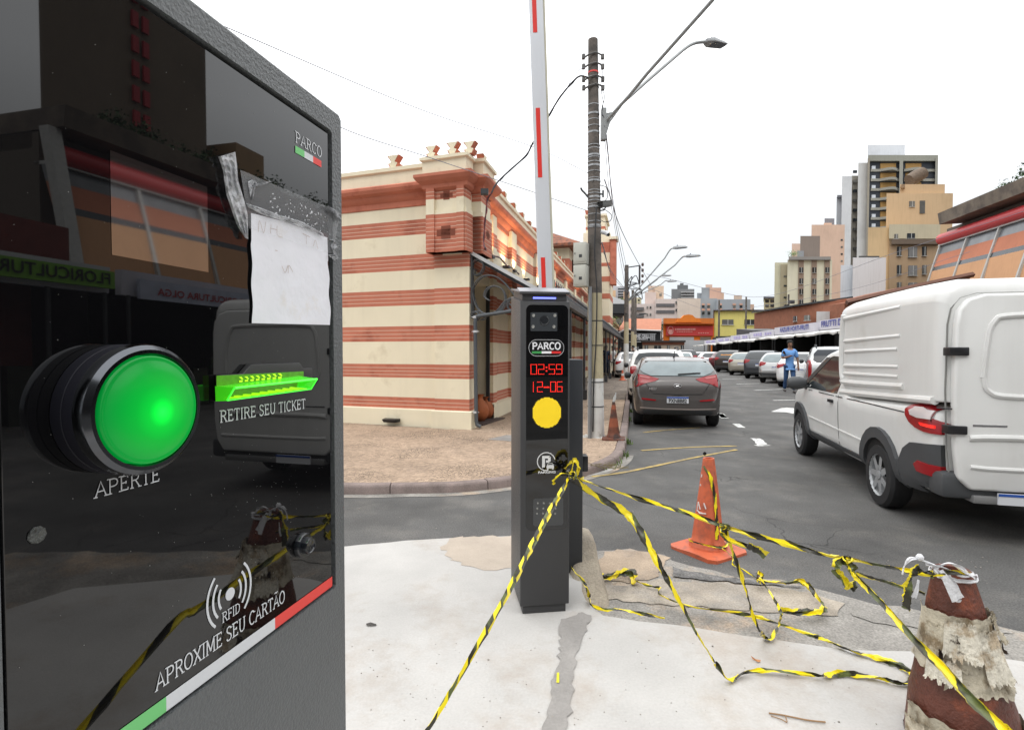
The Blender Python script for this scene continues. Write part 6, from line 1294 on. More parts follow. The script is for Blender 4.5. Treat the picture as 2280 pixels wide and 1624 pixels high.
def loft(st_, L, W, H, top, bot, plan, belt, tum):
    xs = sorted(set([round(x, 4) for x in st_])); rings = []
    for x in xs:
        zt, zb, hw = lerpk(top, x), lerpk(bot, x), W/2*lerpk(plan, x)
        def yp(z):
            y = hw
            if z > belt: y *= 1-tum*(z-belt)/(H-belt)
            else: y *= 1-.035*((belt-z)/(belt-zb+.01))**2
            if z < zb+.12: y *= 1-.05*(1-(z-zb)/.12)
            return y
        r = min(.09, (zt-zb)*.25); zs = zt-r; ys = yp(zs)
        half = [(0, zb), (yp(zb)*.6, zb), (yp(zb)*.93, zb)]
        for k in (.04,.15,.3,.45,.6,.75,.88,1): z = zb+(zs-zb)*k; half.append((yp(z), z))
        for a in (30, 55, 78): half.append((ys-r*1.3*(1-cos(radians(a))), zs+r*.86*sin(radians(a))))
        yt = ys-r*1.3
        for k in (.75,.5,.25,0): half.append((yt*k, zt-r*.14+r*.14*(1-k*k)+.0))
        rings.append([(x, -y, z) for y, z in half] + [(x, y, z) for y, z in half[-2:0:-1]])
    return rings
def smooth_st(L, extra=()): return [0,.015,.04,.08,.14]+[.2+.14*i for i in range(int((L-.4)/.14)+1)]+[L-.14,L-.08,L-.04,L-.015,L]+list(extra)
def proj(tree, poly, axis, off, side=1, res=.09):
    """cut a flat outline to the body surface; axis x: outline (y,z) seen from behind, y: (x,z) seen from the side, z: (x,y) from above"""
    bm = bmesh.new(); vs = [bm.verts.new((a, b, 0)) for a, b in poly]; bm.faces.new(vs)
    xs = [p[0] for p in poly]; ys = [p[1] for p in poly]
    for lo, hi, n in ((min(xs), max(xs), Vector((1,0,0))), (min(ys), max(ys), Vector((0,1,0)))):
        k = int((hi-lo)/res)
        for i in range(1, k+1):
            bmesh.ops.bisect_plane(bm, geom=bm.verts[:]+bm.edges[:]+bm.faces[:], plane_co=n*(lo+(hi-lo)*i/(k+1)), plane_no=n)
    bm.verts.index_update(); V_ = []; last = None
    for v in bm.verts:
        a, b = v.co.x, v.co.y
        if axis == 'x': o_, d = Vector((-3*side if side > 0 else 9, a, b)), Vector((1*side,0,0))
        elif axis == 'y': o_, d = Vector((a, 4*side, b)), Vector((0,-side,0))
        else: o_, d = Vector((a, b, 5)), Vector((0,0,-1))
        hit = tree.ray_cast(o_, d)
        if hit[0] is None:
            nr = tree.find_nearest(o_+d*3 if axis != 'z' else o_+d*4); p, n = nr[0], nr[1]; p = Vector(p)
        else: p, n = hit[0], hit[1]
        if n.dot(d) > 0: n = -n
        V_.append((p, n, d))
    mb = MB(); mb.add([p+(n*.6-d*.4)*off for p, n, d in V_], [tuple(v.index for v in f.verts) for f in bm.faces])
    ed = [e for e in bm.edges if len(e.link_faces) == 1]
    for e in ed:
        i, j = e.verts[0].index, e.verts[1].index; a, b = V_[i], V_[j]
        mb.add([a[0]+(a[1]*.6-a[2]*.4)*off, b[0]+(b[1]*.6-b[2]*.4)*off, b[0]+b[2]*.012, a[0]+a[2]*.012], [(0,1,2,3)])
    bm.free(); return mb
def wheel(root, x, y, r, w_, side, rim=rimm, spokes=6):
    M_ = Matrix.Translation((x, y, r)) @ Matrix.Rotation(-pi/2*side, 4, 'X')
    mb = MB(); mb.lathe([(r*.62,-w_),(r*.9,-w_),(r,-w_*.8),(r,-w_*.15),(r*.92,0),(r*.66,.005),(r*.64,-.03)], M_, k=28, cap=False); t = mb.build('tyre', tyrem, root, smooth=True, world=False)
    mb = MB(); mb.lathe([(r*.66,.0),(r*.62,-.02),(r*.60,-.07),(.02,-.07)], M_, k=24, cap=False)
    for i in range(spokes):
        a = 2*pi*i/spokes; c_, s_ = cos(a), sin(a); w1 = r*.11
        mb.add([M_ @ Vector(p) for p in ((c_*r*.1-s_*w1,s_*r*.1+c_*w1,-.012),(c_*r*.1+s_*w1,s_*r*.1-c_*w1,-.012),(c_*r*.62+s_*w1*.8,s_*r*.62-c_*w1*.8,-.012),(c_*r*.62-s_*w1*.8,s_*r*.62+c_*w1*.8,-.012))], [(0,1,2,3)])
    mb.lathe([(r*.14,-.03),(r*.14,-.004),(r*.05,0)], M_, k=12); mb.build('rim', [rim], t, world=False)
STY = {
 'hatch': dict(L=3.9, W=1.68, H=1.47, top=[(0,.60),(.03,.72),(.07,.95),(.13,1.03),(.3,1.22),(.55,1.38),(.9,1.45),(1.5,1.47),(2.2,1.43),(2.5,1.36),(3.0,1.02),(3.5,.88),(3.8,.72),(3.9,.55)], wx=(.68,3.18), wr=.31, ww=.19),
 'suv': dict(L=4.3, W=1.82, H=1.68, top=[(0,.66),(.03,.85),(.08,1.08),(.13,1.16),(.25,1.40),(.45,1.60),(.8,1.67),(1.6,1.68),(2.3,1.64),(2.6,1.56),(3.2,1.16),(3.8,1.02),(4.2,.85),(4.3,.6)], wx=(.82,3.45), wr=.36, ww=.22),
 'sedan': dict(L=4.35, W=1.72, H=1.48, top=[(0,.62),(.03,.8),(.07,1.0),(.2,1.04),(.55,1.06),(.8,1.16),(1.3,1.42),(1.8,1.48),(2.5,1.44),(2.8,1.36),(3.35,1.02),(3.9,.9),(4.25,.75),(4.35,.55)], wx=(.9,3.5), wr=.31, ww=.19)}
def poly_mir(p): return [(-a, b) for a, b in p][::-1]
def car(nm, label, sty, x, y, az, pm, detail=1, group=None, glass=cglass, light=redl, rearwin=None, lamps=None, plate=None, cat='car', z0=0, W=None, lower=None, rack=False, sc=1.):
    S = dict(STY[sty]); L, W, H = S['L'], W or S['W'], S['H']
    r = thing(nm, label, cat, (x, y, z0), pi/2-az, group); r.scale = (sc, sc, sc)
    belt = .63*H; bot = [(0,.36),(.1,.28),(.4,.24),(L-.4,.24),(L,.32)]
    plan = [(0,.80),(.04,.89),(.12,.955),(.3,.99),(.7,1),(L-1,1),(L-.4,.93),(L-.1,.82),(L,.70)]
    rings = loft(smooth_st(L, (.11,)), L, W, H, S['top'], bot, plan, belt, .25)
    mb = MB(); mb.grid([r_+[r_[0]] for r_ in rings]); n = len(rings[0])
    for rg in (rings[0], rings[-1]): mb.poly(rg)
    bo = mb.build('body', pm, r, smooth=True, world=False, angle=50)
    bm = bmesh.new(); bm.from_mesh(bo.data); T = BVHTree.FromBMesh(bm); bm.free()
    P = lambda name, poly, ax, off, m, side=1, parent=None, res=.07: proj(T, poly, ax, off, side, res).build(name, m, parent or r, smooth=True, world=False, angle=60)
    hw = W/2; k = H/1.47
    rw = rearwin or [(-.60*hw,1.02*k),(-.35*hw,1.0*k),(.35*hw,1.0*k),(.60*hw,1.02*k),(.78*hw,1.07*k),(.72*hw,1.22*k),(.62*hw,1.34*k),(.3*hw,1.365*k),(-.3*hw,1.365*k),(-.62*hw,1.34*k),(-.72*hw,1.22*k),(-.78*hw,1.07*k)]
    if sty == 'sedan': rw = [(-.62*hw,1.10),(.62*hw,1.10),(.56*hw,1.36),(.3*hw,1.40),(-.3*hw,1.40),(-.56*hw,1.36)]
    w_ = P('rear_window', rw, 'x', .014, glass)
    lp = lamps or [(.55*hw,.98*k),(.80*hw,1.02*k),(.95*hw,.99*k),(.96*hw,.83*k),(.86*hw,.80*k),(.62*hw,.88*k)]
    for q in (lp, poly_mir(lp)): P('tail_lamp', q, 'x', .012, light)
    # side windows
    tops = S['top']; sw_ = [(.42 if sty != 'sedan' else 1.0, belt+.03), (.55 if sty != 'sedan' else 1.25, belt+.26*k), (.95 if sty != 'sedan' else 1.5, belt+.40*k), (2.1 if sty != 'sedan' else 2.5, belt+.40*k), (2.75 if sty == 'hatch' else 3.0, belt+.03)]
    for sd in (1, -1): P('side_window', sw_, 'y', .005, glass, sd)
    P('windscreen', [(-.66*hw,1.06*k),(.66*hw,1.06*k),(.58*hw,1.34*k),(-.58*hw,1.34*k)], 'x', .006, glass, -1)
    P('rear_bumper', [(-.78*hw,.34),(.78*hw,.34),(.9*hw,.42),(.92*hw,.5),(-.92*hw,.5),(-.9*hw,.42)], 'x', .012, lower or dplas)
    for sx in S['wx']:
        for sd in (1, -1):
            P('wheel_hollow_disc', [(sx+(S['wr']+.05)*cos(a*pi/9), max(.26, S['wr']+(S['wr']+.05)*sin(a*pi/9))) for a in range(-1,11)], 'y', .004, wellm, sd)  # black disc paints the dark of an uncut wheel hollow
            wheel(r, sx, sd*(hw-.015), S['wr'], S['ww'], sd)
    pz = plate or (0,.72*k)
    mb = MB(); h_ = T.ray_cast(Vector((-3,0,pz[1])), Vector((1,0,0)))[0]; mb.box((h_.x-.022,-.2,pz[1]-.065),(h_.x-.002,.2,pz[1]+.065)); pl = mb.build('number_plate', platew, r, world=False)
    mb = MB(); mb.box((h_.x-.026,-.2,pz[1]+.035),(h_.x-.0225,.2,pz[1]+.064)); mb.build('plate_band', plateb, pl, world=False)
    for sd in (1, -1): mb = MB(); mb.lathe([(.03,0),(.075,.03),(.085,.09),(.05,.12)], Matrix.Translation((L*.62, sd*(hw+.02), belt+.06)) @ Matrix.Rotation(-pi/2*sd,4,'X') @ Matrix.Diagonal((.7,1,1.3,1)), k=12); mb.build('wing_mirror', dplas, r, smooth=True, world=False)
    if rack:
        for sd in (1, -1): mb = MB(); mb.tube([(.55,sd*hw*.66,H-.04),(.65,sd*hw*.66,H+.05),(2.1,sd*hw*.66,H+.05),(2.3,sd*hw*.66,H-.04)], .022, 6); mb.build('roof_rail', dplas, r, world=False)
    return r, T, P, bo
def seat_heads(r, k=1): pass
GP = 'cars parked in the angled row by the stalls'; row_az = AL+radians(36)
white = paint('white_car_paint', (.72,.72,.72), .0); silver_ = paint('silver_car_paint', (.40,.41,.41), .55, .3); dgrey = paint('dark_grey_car_paint', (.045,.05,.06), .4); beige = paint('beige_silver_paint', (.36,.34,.29), .5); darkb = paint('dark_brown_paint', (.035,.03,.028), .4); maroon = paint('maroon_car_paint', (.085,.012,.018), .3); black_ = paint('black_car_paint', (.012,.012,.014), .2)
def rowcar(s_, t_, *a, **k):
    # s_,t_: rear left corner on the ground
    label, sty, pm = a; W_ = k.get('W') or STY[sty]['W']; az = k.pop('az', row_az); d = Vector((sin(az), cos(az), 0)); rt = Vector((cos(az), -sin(az), 0)); c = st(s_, t_)+rt*W_/2
    return car('parked_car', label, sty, c.x, c.y, az, pm, group=GP, **k)
r_, T, P, bo = rowcar(20.0,5.45,'silver and white SUV with roof rails parked nearest, partly hidden by the van','suv',silver_,rack=True,glass=mat('tinted_rear_glass',(.03,.034,.042),.12,spec=.25),lamps=[(.80,1.22),(.86,1.22),(.905,1.10),(.905,.62),(.80,.60),(.76,.8),(.76,1.05)],plate=(0,.86),rearwin=[(-.60,1.12),(.60,1.12),(.72,1.20),(.70,1.42),(.58,1.56),(-.58,1.56),(-.70,1.42),(-.72,1.20)],W=1.86,az=AL+radians(14))
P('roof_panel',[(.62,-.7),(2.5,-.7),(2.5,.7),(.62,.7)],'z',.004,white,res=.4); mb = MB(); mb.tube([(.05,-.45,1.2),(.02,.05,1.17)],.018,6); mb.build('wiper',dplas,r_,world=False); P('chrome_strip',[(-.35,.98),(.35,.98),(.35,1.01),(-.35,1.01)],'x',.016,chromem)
rowcar(24.0,5.35,'white sedan with dark red lamps right behind the man in blue','sedan',white,lower=white,az=AL+radians(22))
rowcar(27.2,5.3,'silver hatchback between the white sedan and the dark grey SUV','hatch',silver_,glass=cglassl,az=AL+radians(24))
rowcar(31.4,5.3,'dark grey compact SUV with a wide rear plate, left of the silver hatchback','suv',dgrey,az=AL+radians(22),sc=.93)
rowcar(35.8,5.2,'beige silver hatchback left of the dark grey SUV','hatch',beige,glass=cglassl,lower=beige,az=AL+radians(24))
r2, T2, P2, _ = rowcar(40.4,4.9,'dark brown SUV with an orange strip across its rear window','suv',darkb,az=AL+radians(24),sc=.95); P2('orange_strip',[(-.42,1.30),(.42,1.30),(.42,1.36),(-.42,1.36)],'x',.014,mat('orange_strip_paint',(.6,.22,.01),.5))
rowcar(45.0,5.1,'maroon sedan squeezed left of the dark brown SUV','sedan',maroon,az=AL+radians(20),lower=maroon)
rowcar(48.5,4.8,'white hatchback left of the maroon sedan','hatch',white,lower=white,az=AL+radians(20))
rowcar(53.0,4.9,'farther white sedan, second from the street end of the row','sedan',white,lower=white,az=AL+radians(20))
rowcar(57.0,4.6,'last white hatchback of the row by the small cream house','hatch',white,az=AL+radians(20))
car('parked_car','white hatchback with one lit tail lamp visible just right of the white estate roof','hatch',*(at_y(1519,800,40).xy),AL+radians(4),white,light=litr,glass=cglassl,lower=white,group='cars parked further down the middle of the street')
car('parked_car','dark roofed car with roof bars ahead of the white hatchback','suv',*(at_y(1530,800,47).xy),AL,black_,rack=True,group='cars parked further down the middle of the street')
car('parked_car','dark car with a purple plate area parked at the left kerb beyond the white estate','sedan',*(at_y(1404,800,28).xy),AL,white,group='cars parked along the left kerb')
# white estate/SUV in front of the hatchback
pw_ = paint('white_estate_paint', (.62,.62,.60), .0)
pe = st(15.2, .42); r3, T3, P3, _ = car('parked_car','white tall estate car with black roof rails parked in front of the brown hatchback','suv',pe.x,pe.y,AL,pw_,rack=True,W=1.8,sc=.94,glass=mat('dark_estate_glass',(.03,.034,.038),.15,spec=.3),group='cars parked along the left kerb'); P3('dark_side',[(.4,.95),(.4,.4),(3.5,.4),(3.5,.95)],'y',.004,paint('dark_side_tone',(.05,.045,.045),.4),1,res=.5)  # dark tone laid over the left flank only
# brown hatchback, the clearest car
brn = paint('taupe_metallic_paint', (.092,.083,.079), .35, .25)
ph = st(10.62, .66)
hb_lamp = [(.34,1.02),(.55,1.08),(.76,1.115),(.80,1.10),(.80,.86),(.76,.855),(.60,.93),(.42,.97)]
r4, T4, P4, b4 = car('parked_car','taupe brown hatchback with long red tail lamps parked nearest along the left kerb','hatch',ph.x,ph.y,AL-radians(1.5),brn,glass=cglassl,lamps=hb_lamp,lower=brn,rearwin=[(-.50,1.08),(.50,1.08),(.64,1.14),(.70,1.20),(.64,1.30),(.52,1.375),(.3,1.39),(-.3,1.39),(-.52,1.375),(-.64,1.30),(-.70,1.20),(-.64,1.14)],plate=(0,.60),group='cars parked along the left kerb')
pk_ = mat('lamp_pink', (.36,.09,.085), .2, coat=.2)
for q in ([(.50,1.045),(.72,1.085),(.70,1.05),(.54,1.02)],): P4('lamp_clear_zone',q,'x',.018,pk_); P4('lamp_clear_zone',poly_mir(q),'x',.018,pk_)
P4('roof_panel',[(.5,-.55),(2.3,-.55),(2.3,.55),(.5,.55)],'z',.003,paint('roof_sky_sheen',(.62,.62,.62),.0),res=.4)  # pale panel puts the sky's reflection into the roof colour
r4.scale = (1,1,.945)
dk = mat('panel_gap', (.01,.01,.01), .8)
P4('hatch_gap',[(-.46,.715),(-.1,.705),(.1,.705),(.46,.715),(.46,.727),(.1,.717),(-.1,.717),(-.46,.727)],'x',.006,dk); P4('hatch_gap',[(.46,.715),(.47,.727),(.60,.93),(.585,.93)],'x',.006,dk); P4('hatch_gap',[(-.585,.93),(-.60,.93),(-.47,.727),(-.46,.715)],'x',.006,dk); P4('handle_recess',[(-.08,.69),(.08,.69),(.06,.715),(-.06,.715)],'x',.008,dk)
for sd in (1,-1): P4('reflector',[(sd*.40,.60),(sd*.66,.63),(sd*.68,.60),(sd*.41,.575)][::sd],'x',.016,redl)
P4('bumper_lip',[(-.70,.42),(-.3,.40),(.3,.40),(.70,.42),(.70,.445),(.3,.425),(-.3,.425),(-.70,.445)],'x',.02,paint('light_lip_paint',(.30,.26,.24),.4))
P4('diffuser',[(-.62,.30),(.62,.30),(.66,.40),(.3,.385),(-.3,.385),(-.66,.40)],'x',.014,dplas)
h_ = T4.ray_cast(Vector((-3,0,.60)), Vector((1,0,0)))[0]
text_mesh('PXN8B82', .11, (Vector((h_.x-.0265,0,.58)), Vector((0,-1,0)), Z), .0004, .003, width=.33).build('plate_lettering', mat('plate_black', (.02,.02,.02), .5), r4, world=False)
h_ = T4.ray_cast(Vector((-3,0,.885)), Vector((1,0,0)))[0]; mb = MB(); mb.tube([(h_.x-.014+.0*a,.075*cos(a*pi/8),.885+.034*sin(a*pi/8)) for a in range(17)],.006,6)
mb.tube([(h_.x-.014,.035,.862),(h_.x-.016,.022,.908)],.007,6); mb.tube([(h_.x-.014,-.022,.862),(h_.x-.016,-.035,.908)],.007,6); mb.tube([(h_.x-.015,.028,.880),(h_.x-.015,-.028,.890)],.006,6); mb.build('oval_emblem',chromem,r4,smooth=True,world=False)
h_ = T4.ray_cast(Vector((-3,.5,.83)), Vector((1,0,0)))[0]
text_mesh('HB20', .07, (Vector((h_.x-.012,.46,.82)), Vector((.12,-1,0)).normalized(), Z), .0006, .003, width=.15).build('badge_lettering', chromem, r4, world=False)
mb = MB(); h_ = T4.ray_cast(Vector((-3,-.1,1.12)), Vector((1,0,0)))[0]; mb.hexa([Vector(q) for q in ((h_.x-.05,-.02,1.105),(h_.x-.05,-.02,1.125),(h_.x-.02,-.44,1.155),(h_.x-.02,-.44,1.14))],[Vector(q) for q in ((h_.x-.02,-.02,1.105),(h_.x-.02,-.02,1.13),(h_.x+.0,-.44,1.16),(h_.x+.0,-.44,1.14))]); mb.build('rear_wiper',dplas,r4,world=False)
mb = MB(); mb.tube([(.95,.0,1.44),(.72,.0,1.60)],.008,6); mb.lathe([(.03,0),(.015,.04)],Matrix.Translation((.95,0,1.44)),k=8); mb.build('roof_aerial',dplas,r4,world=False)
P4('spoiler',[(-.60,1.372),(.60,1.372),(.55,1.415),(-.55,1.415)],'x',.02,brn)
# ---------- white pickup van with moulded cargo box
vw = mat('van_white_paint', (.70,.70,.685), .35, var=.04, vs=2, coat=.35, col2=(.56,.545,.51), c2s=1.5, c2lo=.55, c2hi=.85, streak=.12)
vg = mat('van_grey_plastic', (.055,.058,.062), .55, var=.1, vs=4)
pv = st(4.86, 3.06); r = thing('pickup_van', 'white pickup van with tall moulded cargo box and grey plastic wheel arches driving away', 'van', (pv.x,pv.y,0), pi/2-AL)
L, W, H = 4.45, 1.66, 1.56
top = [(0,.96),(.03,1.05),(.1,1.08),(1.7,1.02),(1.95,1.08),(2.05,1.45),(2.2,1.53),(2.7,1.56),(3.0,1.50),(3.55,1.08),(3.7,1.02),(4.1,.92),(4.38,.76),(4.45,.55)]
bot = [(0,.42),(.1,.36),(.4,.30),(4.1,.30),(4.45,.34)]; plan = [(0,.90),(.04,.95),(.12,.98),(.4,1),(3.6,1),(4.05,.94),(4.35,.82),(4.45,.70)]
rings = loft(smooth_st(L, (1.98,2.02,2.09)), L, W, H, top, bot, plan, .98, .26)
mb = MB(); mb.grid([q+[q[0]] for q in rings]); mb.poly(rings[0]); mb.poly(rings[-1]); vb = mb.build('body', vw, r, smooth=True, world=False, angle=50)
bm = bmesh.new(); bm.from_mesh(vb.data); TV = BVHTree.FromBMesh(bm); bm.free()
PV = lambda name, poly, ax, off, m, side=1, parent=None, res=.1: proj(TV, poly, ax, off, side, res).build(name, m, parent or r, smooth=True, world=False, angle=60)
hw = W/2; wr = .305
for sd in (1,-1):
    PV('side_window',[(2.13,1.0),(2.13,1.42),(2.75,1.44),(2.95,1.40),(3.45,1.0)],'y',.006,cglass,sd)
    PV('window_surround',[(2.80,1.42),(2.98,1.42),(3.56,1.0),(3.40,.99)],'y',.010,blackp,sd)
    PV('sill_trim',[(1.35,.30),(3.2,.30),(3.2,.42),(1.35,.40)],'y',.016,vg,sd)
    for sx in (.95,3.62):
        ro, ri = wr+.155, wr+.05; arc = [(sx+ro*cos(a*pi/12), .31+ro*sin(a*pi/12)) for a in range(0,13)]; arci = [(sx+ri*cos(a*pi/12), .31+ri*sin(a*pi/12)) for a in range(12,-1,-1)]
        PV('wheel_arch_trim',arc+arci,'y',.034,vg,sd,res=.06); PV('painted_hollow',[(sx+ri*cos(a*pi/9), max(.30,.31+ri*sin(a*pi/9))) for a in range(0,10)],'y',.006,wellm,sd)  # black disc on the flank paints the shade inside the arch
        wheel(r, sx, sd*(hw+.005), wr, .19, sd, rim=mat('silver_hubcap',(.36,.37,.38),.4,metal=.4,var=.15) if 'silver_hubcap' not in bpy.data.materials else bpy.data.materials['silver_hubcap'], spokes=7)
    PV('bumper_corner',[(0.0,.34),(.58,.34),(.52,.52),(.42,.66),(.30,.73),(.0,.76)],'y',.030,vg,sd,res=.06)
    tl_ = PV('tail_lamp',[(.0,.84),(.0,1.03),(.12,1.055),(.26,1.055),(.37,1.035),(.41,1.0),(.39,.95),(.33,.90),(.24,.865),(.12,.845)],'y',.022,redl,sd,res=.05)
    PV('lamp_clear_zone',[(.05,.955),(.05,1.015),(.16,1.03),(.27,1.025),(.33,.995),(.30,.965),(.2,.95)],'y',.030,whl,sd,parent=tl_,res=.05); PV('lamp_lit_zone',[(.03,.885),(.14,.895),(.17,.915),(.03,.91)],'y',.030,litr,sd,parent=tl_,res=.05)
    PV('fog_reflector',[(.0,.50),(.20,.51),(.24,.56),(.18,.60),(.0,.59)],'y',.040,mat('fog_red',(.30,.008,.012),.25) if 'fog_red' not in bpy.data.materials else bpy.data.materials['fog_red'],sd,res=.06)
    PV('door_handle',[(2.22,.885),(2.36,.885),(2.36,.92),(2.22,.92)],'y',.026,blackp,sd); PV('door_gap',[(2.06,.34),(2.07,.34),(2.07,.99),(2.06,.99)],'y',.003,dk,sd); PV('waist_crease',[(.45,.965),(3.5,.965),(3.5,.975),(.45,.975)],'y',.003,dk,sd,res=.4)
    PV('body_crease',[(1.35,.56),(3.2,.60),(3.2,.615),(1.35,.575)],'y',.010,vw,sd,res=.4)
    mb = MB(); M_ = Matrix.Translation((3.30,sd*(hw+.12),1.06)); mb.lathe([(.02,-.13),(.07,-.11),(.095,-.03),(.095,.06),(.06,.12),(.01,.13)], M_ @ Matrix.Rotation(-pi/2*sd,4,'X') @ Matrix.Diagonal((.75,.95,1,1)), k=20); mb.tube([(3.30,sd*(hw-.02),1.0),(3.30,sd*(hw+.06),1.03)],.03,8); mb.build('wing_mirror',vg,r,smooth=True,world=False)
# rear bumper and cross step
mb = MB(); mb.box((-.10,-.80,.36),(.12,.80,.56)); mb.build('rear_bumper',vg,r,bevel=.04,world=False); mb = MB(); mb.box((-.13,-.60,.34),(.0,.60,.40)); mb.build('bumper_step',mat('step_metal',(.25,.25,.25),.5,metal=.5),r,bevel=.01,world=False)
mb = MB(); mb.box((-.145,.05,.345),(-.128,.45,.43)); pl = mb.build('number_plate',platew,r,world=False); mb = MB(); mb.box((-.148,.05,.41),(-.1455,.45,.429)); mb.build('plate_band',plateb,pl,world=False)
# cargo box: rounded shell by stations
def rsec(x, y0, z0, z1, rad, n=5):
    o = []
    for cy, cz, a0 in ((y0-rad, z1-rad, 0), (-y0+rad, z1-rad, 90), (-y0+.02, z0+.02, 180), (y0-.02, z0+.02, 270)):
        rr = rad if z1-rad == cz else .02
        o += [(x, cy+rr*cos(radians(a0+90*i/n)), cz+rr*sin(radians(a0+90*i/n))) for i in range(n+1)]
    return o
mb = MB(); secs = []
for x, y0, z1, rad in ((-.06,.72,1.95,.12),(-.05,.76,2.01,.14),(-.01,.795,2.05,.16),(.06,.81,2.07,.17),(.6,.815,2.08,.17),(1.2,.81,2.075,.15),(1.9,.80,2.06,.13),(2.10,.795,2.04,.13),(2.17,.77,2.01,.12),(2.20,.73,1.97,.10)):
    secs.append(rsec(x, y0, 1.10-.04*x if x < 2.0 else 1.02+.35*(x-2.0)/.2, z1, rad))
mb.grid([q+[q[0]] for q in secs]); mb.poly(secs[0]); mb.poly(secs[-1]); bx = mb.build('cargo_box',vw,r,smooth=True,world=False,angle=50)
bm = bmesh.new(); bm.from_mesh(bx.data); TB = BVHTree.FromBMesh(bm); bm.free()
PB = lambda name, poly, ax, off, m, side=1, res=.08: proj(TB, poly, ax, off, side, res).build(name, m, bx, smooth=True, world=False, angle=60)
for sd in (1,-1):
    mb = MB()
    def rib(pts, rr=.018): mb.tube([Vector((x, sd*(.80-.004), z)) for x, z in cr_path([Vector((a,b,0)) for a, b in pts],4) for x, z in [(x, z)]] if False else [Vector((q.x, sd*(.800-.0), q.y)) for q in cr_path([Vector((a,b,0)) for a, b in pts],4)], rr, 8)
    for z, a, b in ((1.90,.62,1.96),(1.64,.62,1.93),(1.52,.66,1.90),(1.36,.64,1.93),(1.27,.64,1.93)): rib([(a,z),(a+.08,z),(b-.08,z-.02),(b,z-.025)], .024)
    rib([(.55,1.19),(.62,1.185),(1.9,1.15),(2.0,1.19),(2.04,1.35),(2.04,1.7),(2.0,1.92)], .034)
    mb.build('moulded_ribs',vw,bx,smooth=True,world=False)
mb = MB(); mb.tube([(0.02,.80,1.11),(2.05,.795,1.03)],.035,8); mb.build('lower_rim',vw,bx,smooth=True,world=False)
# rear door: one big rounded door over tailgate and box
door = [(y, z) for y, z in ((-.70,.56),(-.62,.44),(.62,.44),(.70,.52),(.725,.75),(.74,1.2),(.735,1.70),(.715,1.82),(.66,1.90),(.55,1.935),(-.55,1.935),(-.66,1.90),(-.715,1.82),(-.735,1.70),(-.74,1.2),(-.725,.75))]
mb = MB(); mb.hexa([Vector((-.135+.0,y,z)) for y, z in door],[Vector((-.055,y,z)) for y, z in door]); dr = mb.build('rear_door',vw,r,bevel=.022,world=False,seg=3)
mb = MB(); fr2 = [(-.055,y*1.035,(z-1.2)*1.02+1.2) for y, z in door]+[(-.055,door[0][0]*1.035,(door[0][1]-1.2)*1.02+1.2)]; mb.tube(fr2,.006,6); mb.build('door_seal',mat('grey_seal',(.22,.22,.21),.7),r,world=False)
mb = MB()
def loopt(ps, x, rr): mb.tube([Vector((x, q.x, q.y)) for q in cr_path([Vector((a,b,0)) for a, b in ps],5)], rr, 8)
loopt([(.56,1.30),(.54,1.55),(.50,1.72),(.36,1.77),(-.36,1.77),(-.50,1.72),(-.56,1.50),(-.56,1.30),(-.52,1.20),(-.36,1.16),(.36,1.16),(.52,1.20),(.56,1.30)],-.128,.024)
loopt([(.64,.84),(.4,.85),(-.64,.85)],-.128,.026); loopt([(.63,.62),(.4,.61),(-.63,.61)],-.128,.020); mb.build('door_pressing',vw,dr,smooth=True,world=False)
for z in (1.50,.90,): mb = MB(); mb.box((-.155,.66,z-.032),(-.06,.79,z+.032)); mb.build('hinge',blackp,dr,bevel=.006,world=False)
mb = MB(); mb.tube([(-.14,.76,1.06),(-.06,.82,1.06)],.007,6); mb.build('latch_rod',blackp,dr,world=False)
mb = MB(); mb.box((-.137,.40,.93),(-.134,.62,.945)); mb.build('nameplate',chromem,dr,world=False)
# ------------------------------------------------------------ people
skin = mat('brown_skin', (.22,.115,.07), .6); hairm = mat('black_hair', (.012,.011,.01), .8)
def skinned(name, chains, m, parent, sub=2):
    """one continuous surface grown over connected joints: chains of (x,y,z,r), first chain rooted at the pelvis; points shared by exact position join"""
    vs, rs, es, ix = [], [], [], {}
    for ch in chains:
        prev = None
        for x, y, z, r_ in ch:
            k = (round(x,4), round(y,4), round(z,4))
            if k not in ix: ix[k] = len(vs); vs.append((x,y,z)); rs.append(r_)
            i = ix[k]
            if prev is not None and prev != i: es.append((prev, i))
            prev = i
    me = bpy.data.meshes.new(name); me.from_pydata(vs, es, []); o = bpy.data.objects.new(name, me); COL.objects.link(o)
    md = o.modifiers.new('skin', 'SKIN'); md.use_smooth_shade = True
    for i, sv in enumerate(me.skin_vertices[0].data): rr = rs[i]; sv.radius = rr if isinstance(rr, tuple) else (rr, rr)
    me.skin_vertices[0].data[0].use_root = True
    s2 = o.modifiers.new('sub', 'SUBSURF'); s2.levels = sub; s2.render_levels = sub
    dg = bpy.context.evaluated_depsgraph_get(); nm_ = bpy.data.meshes.new_from_object(o.evaluated_get(dg)); nm_.materials.clear(); nm_.materials.append(m)
    for p in nm_.polygons: p.material_index = 0; p.use_smooth = True
    bpy.data.objects.remove(o); o = bpy.data.objects.new(name, nm_); COL.objects.link(o)
    if parent: o.parent = parent
    return o
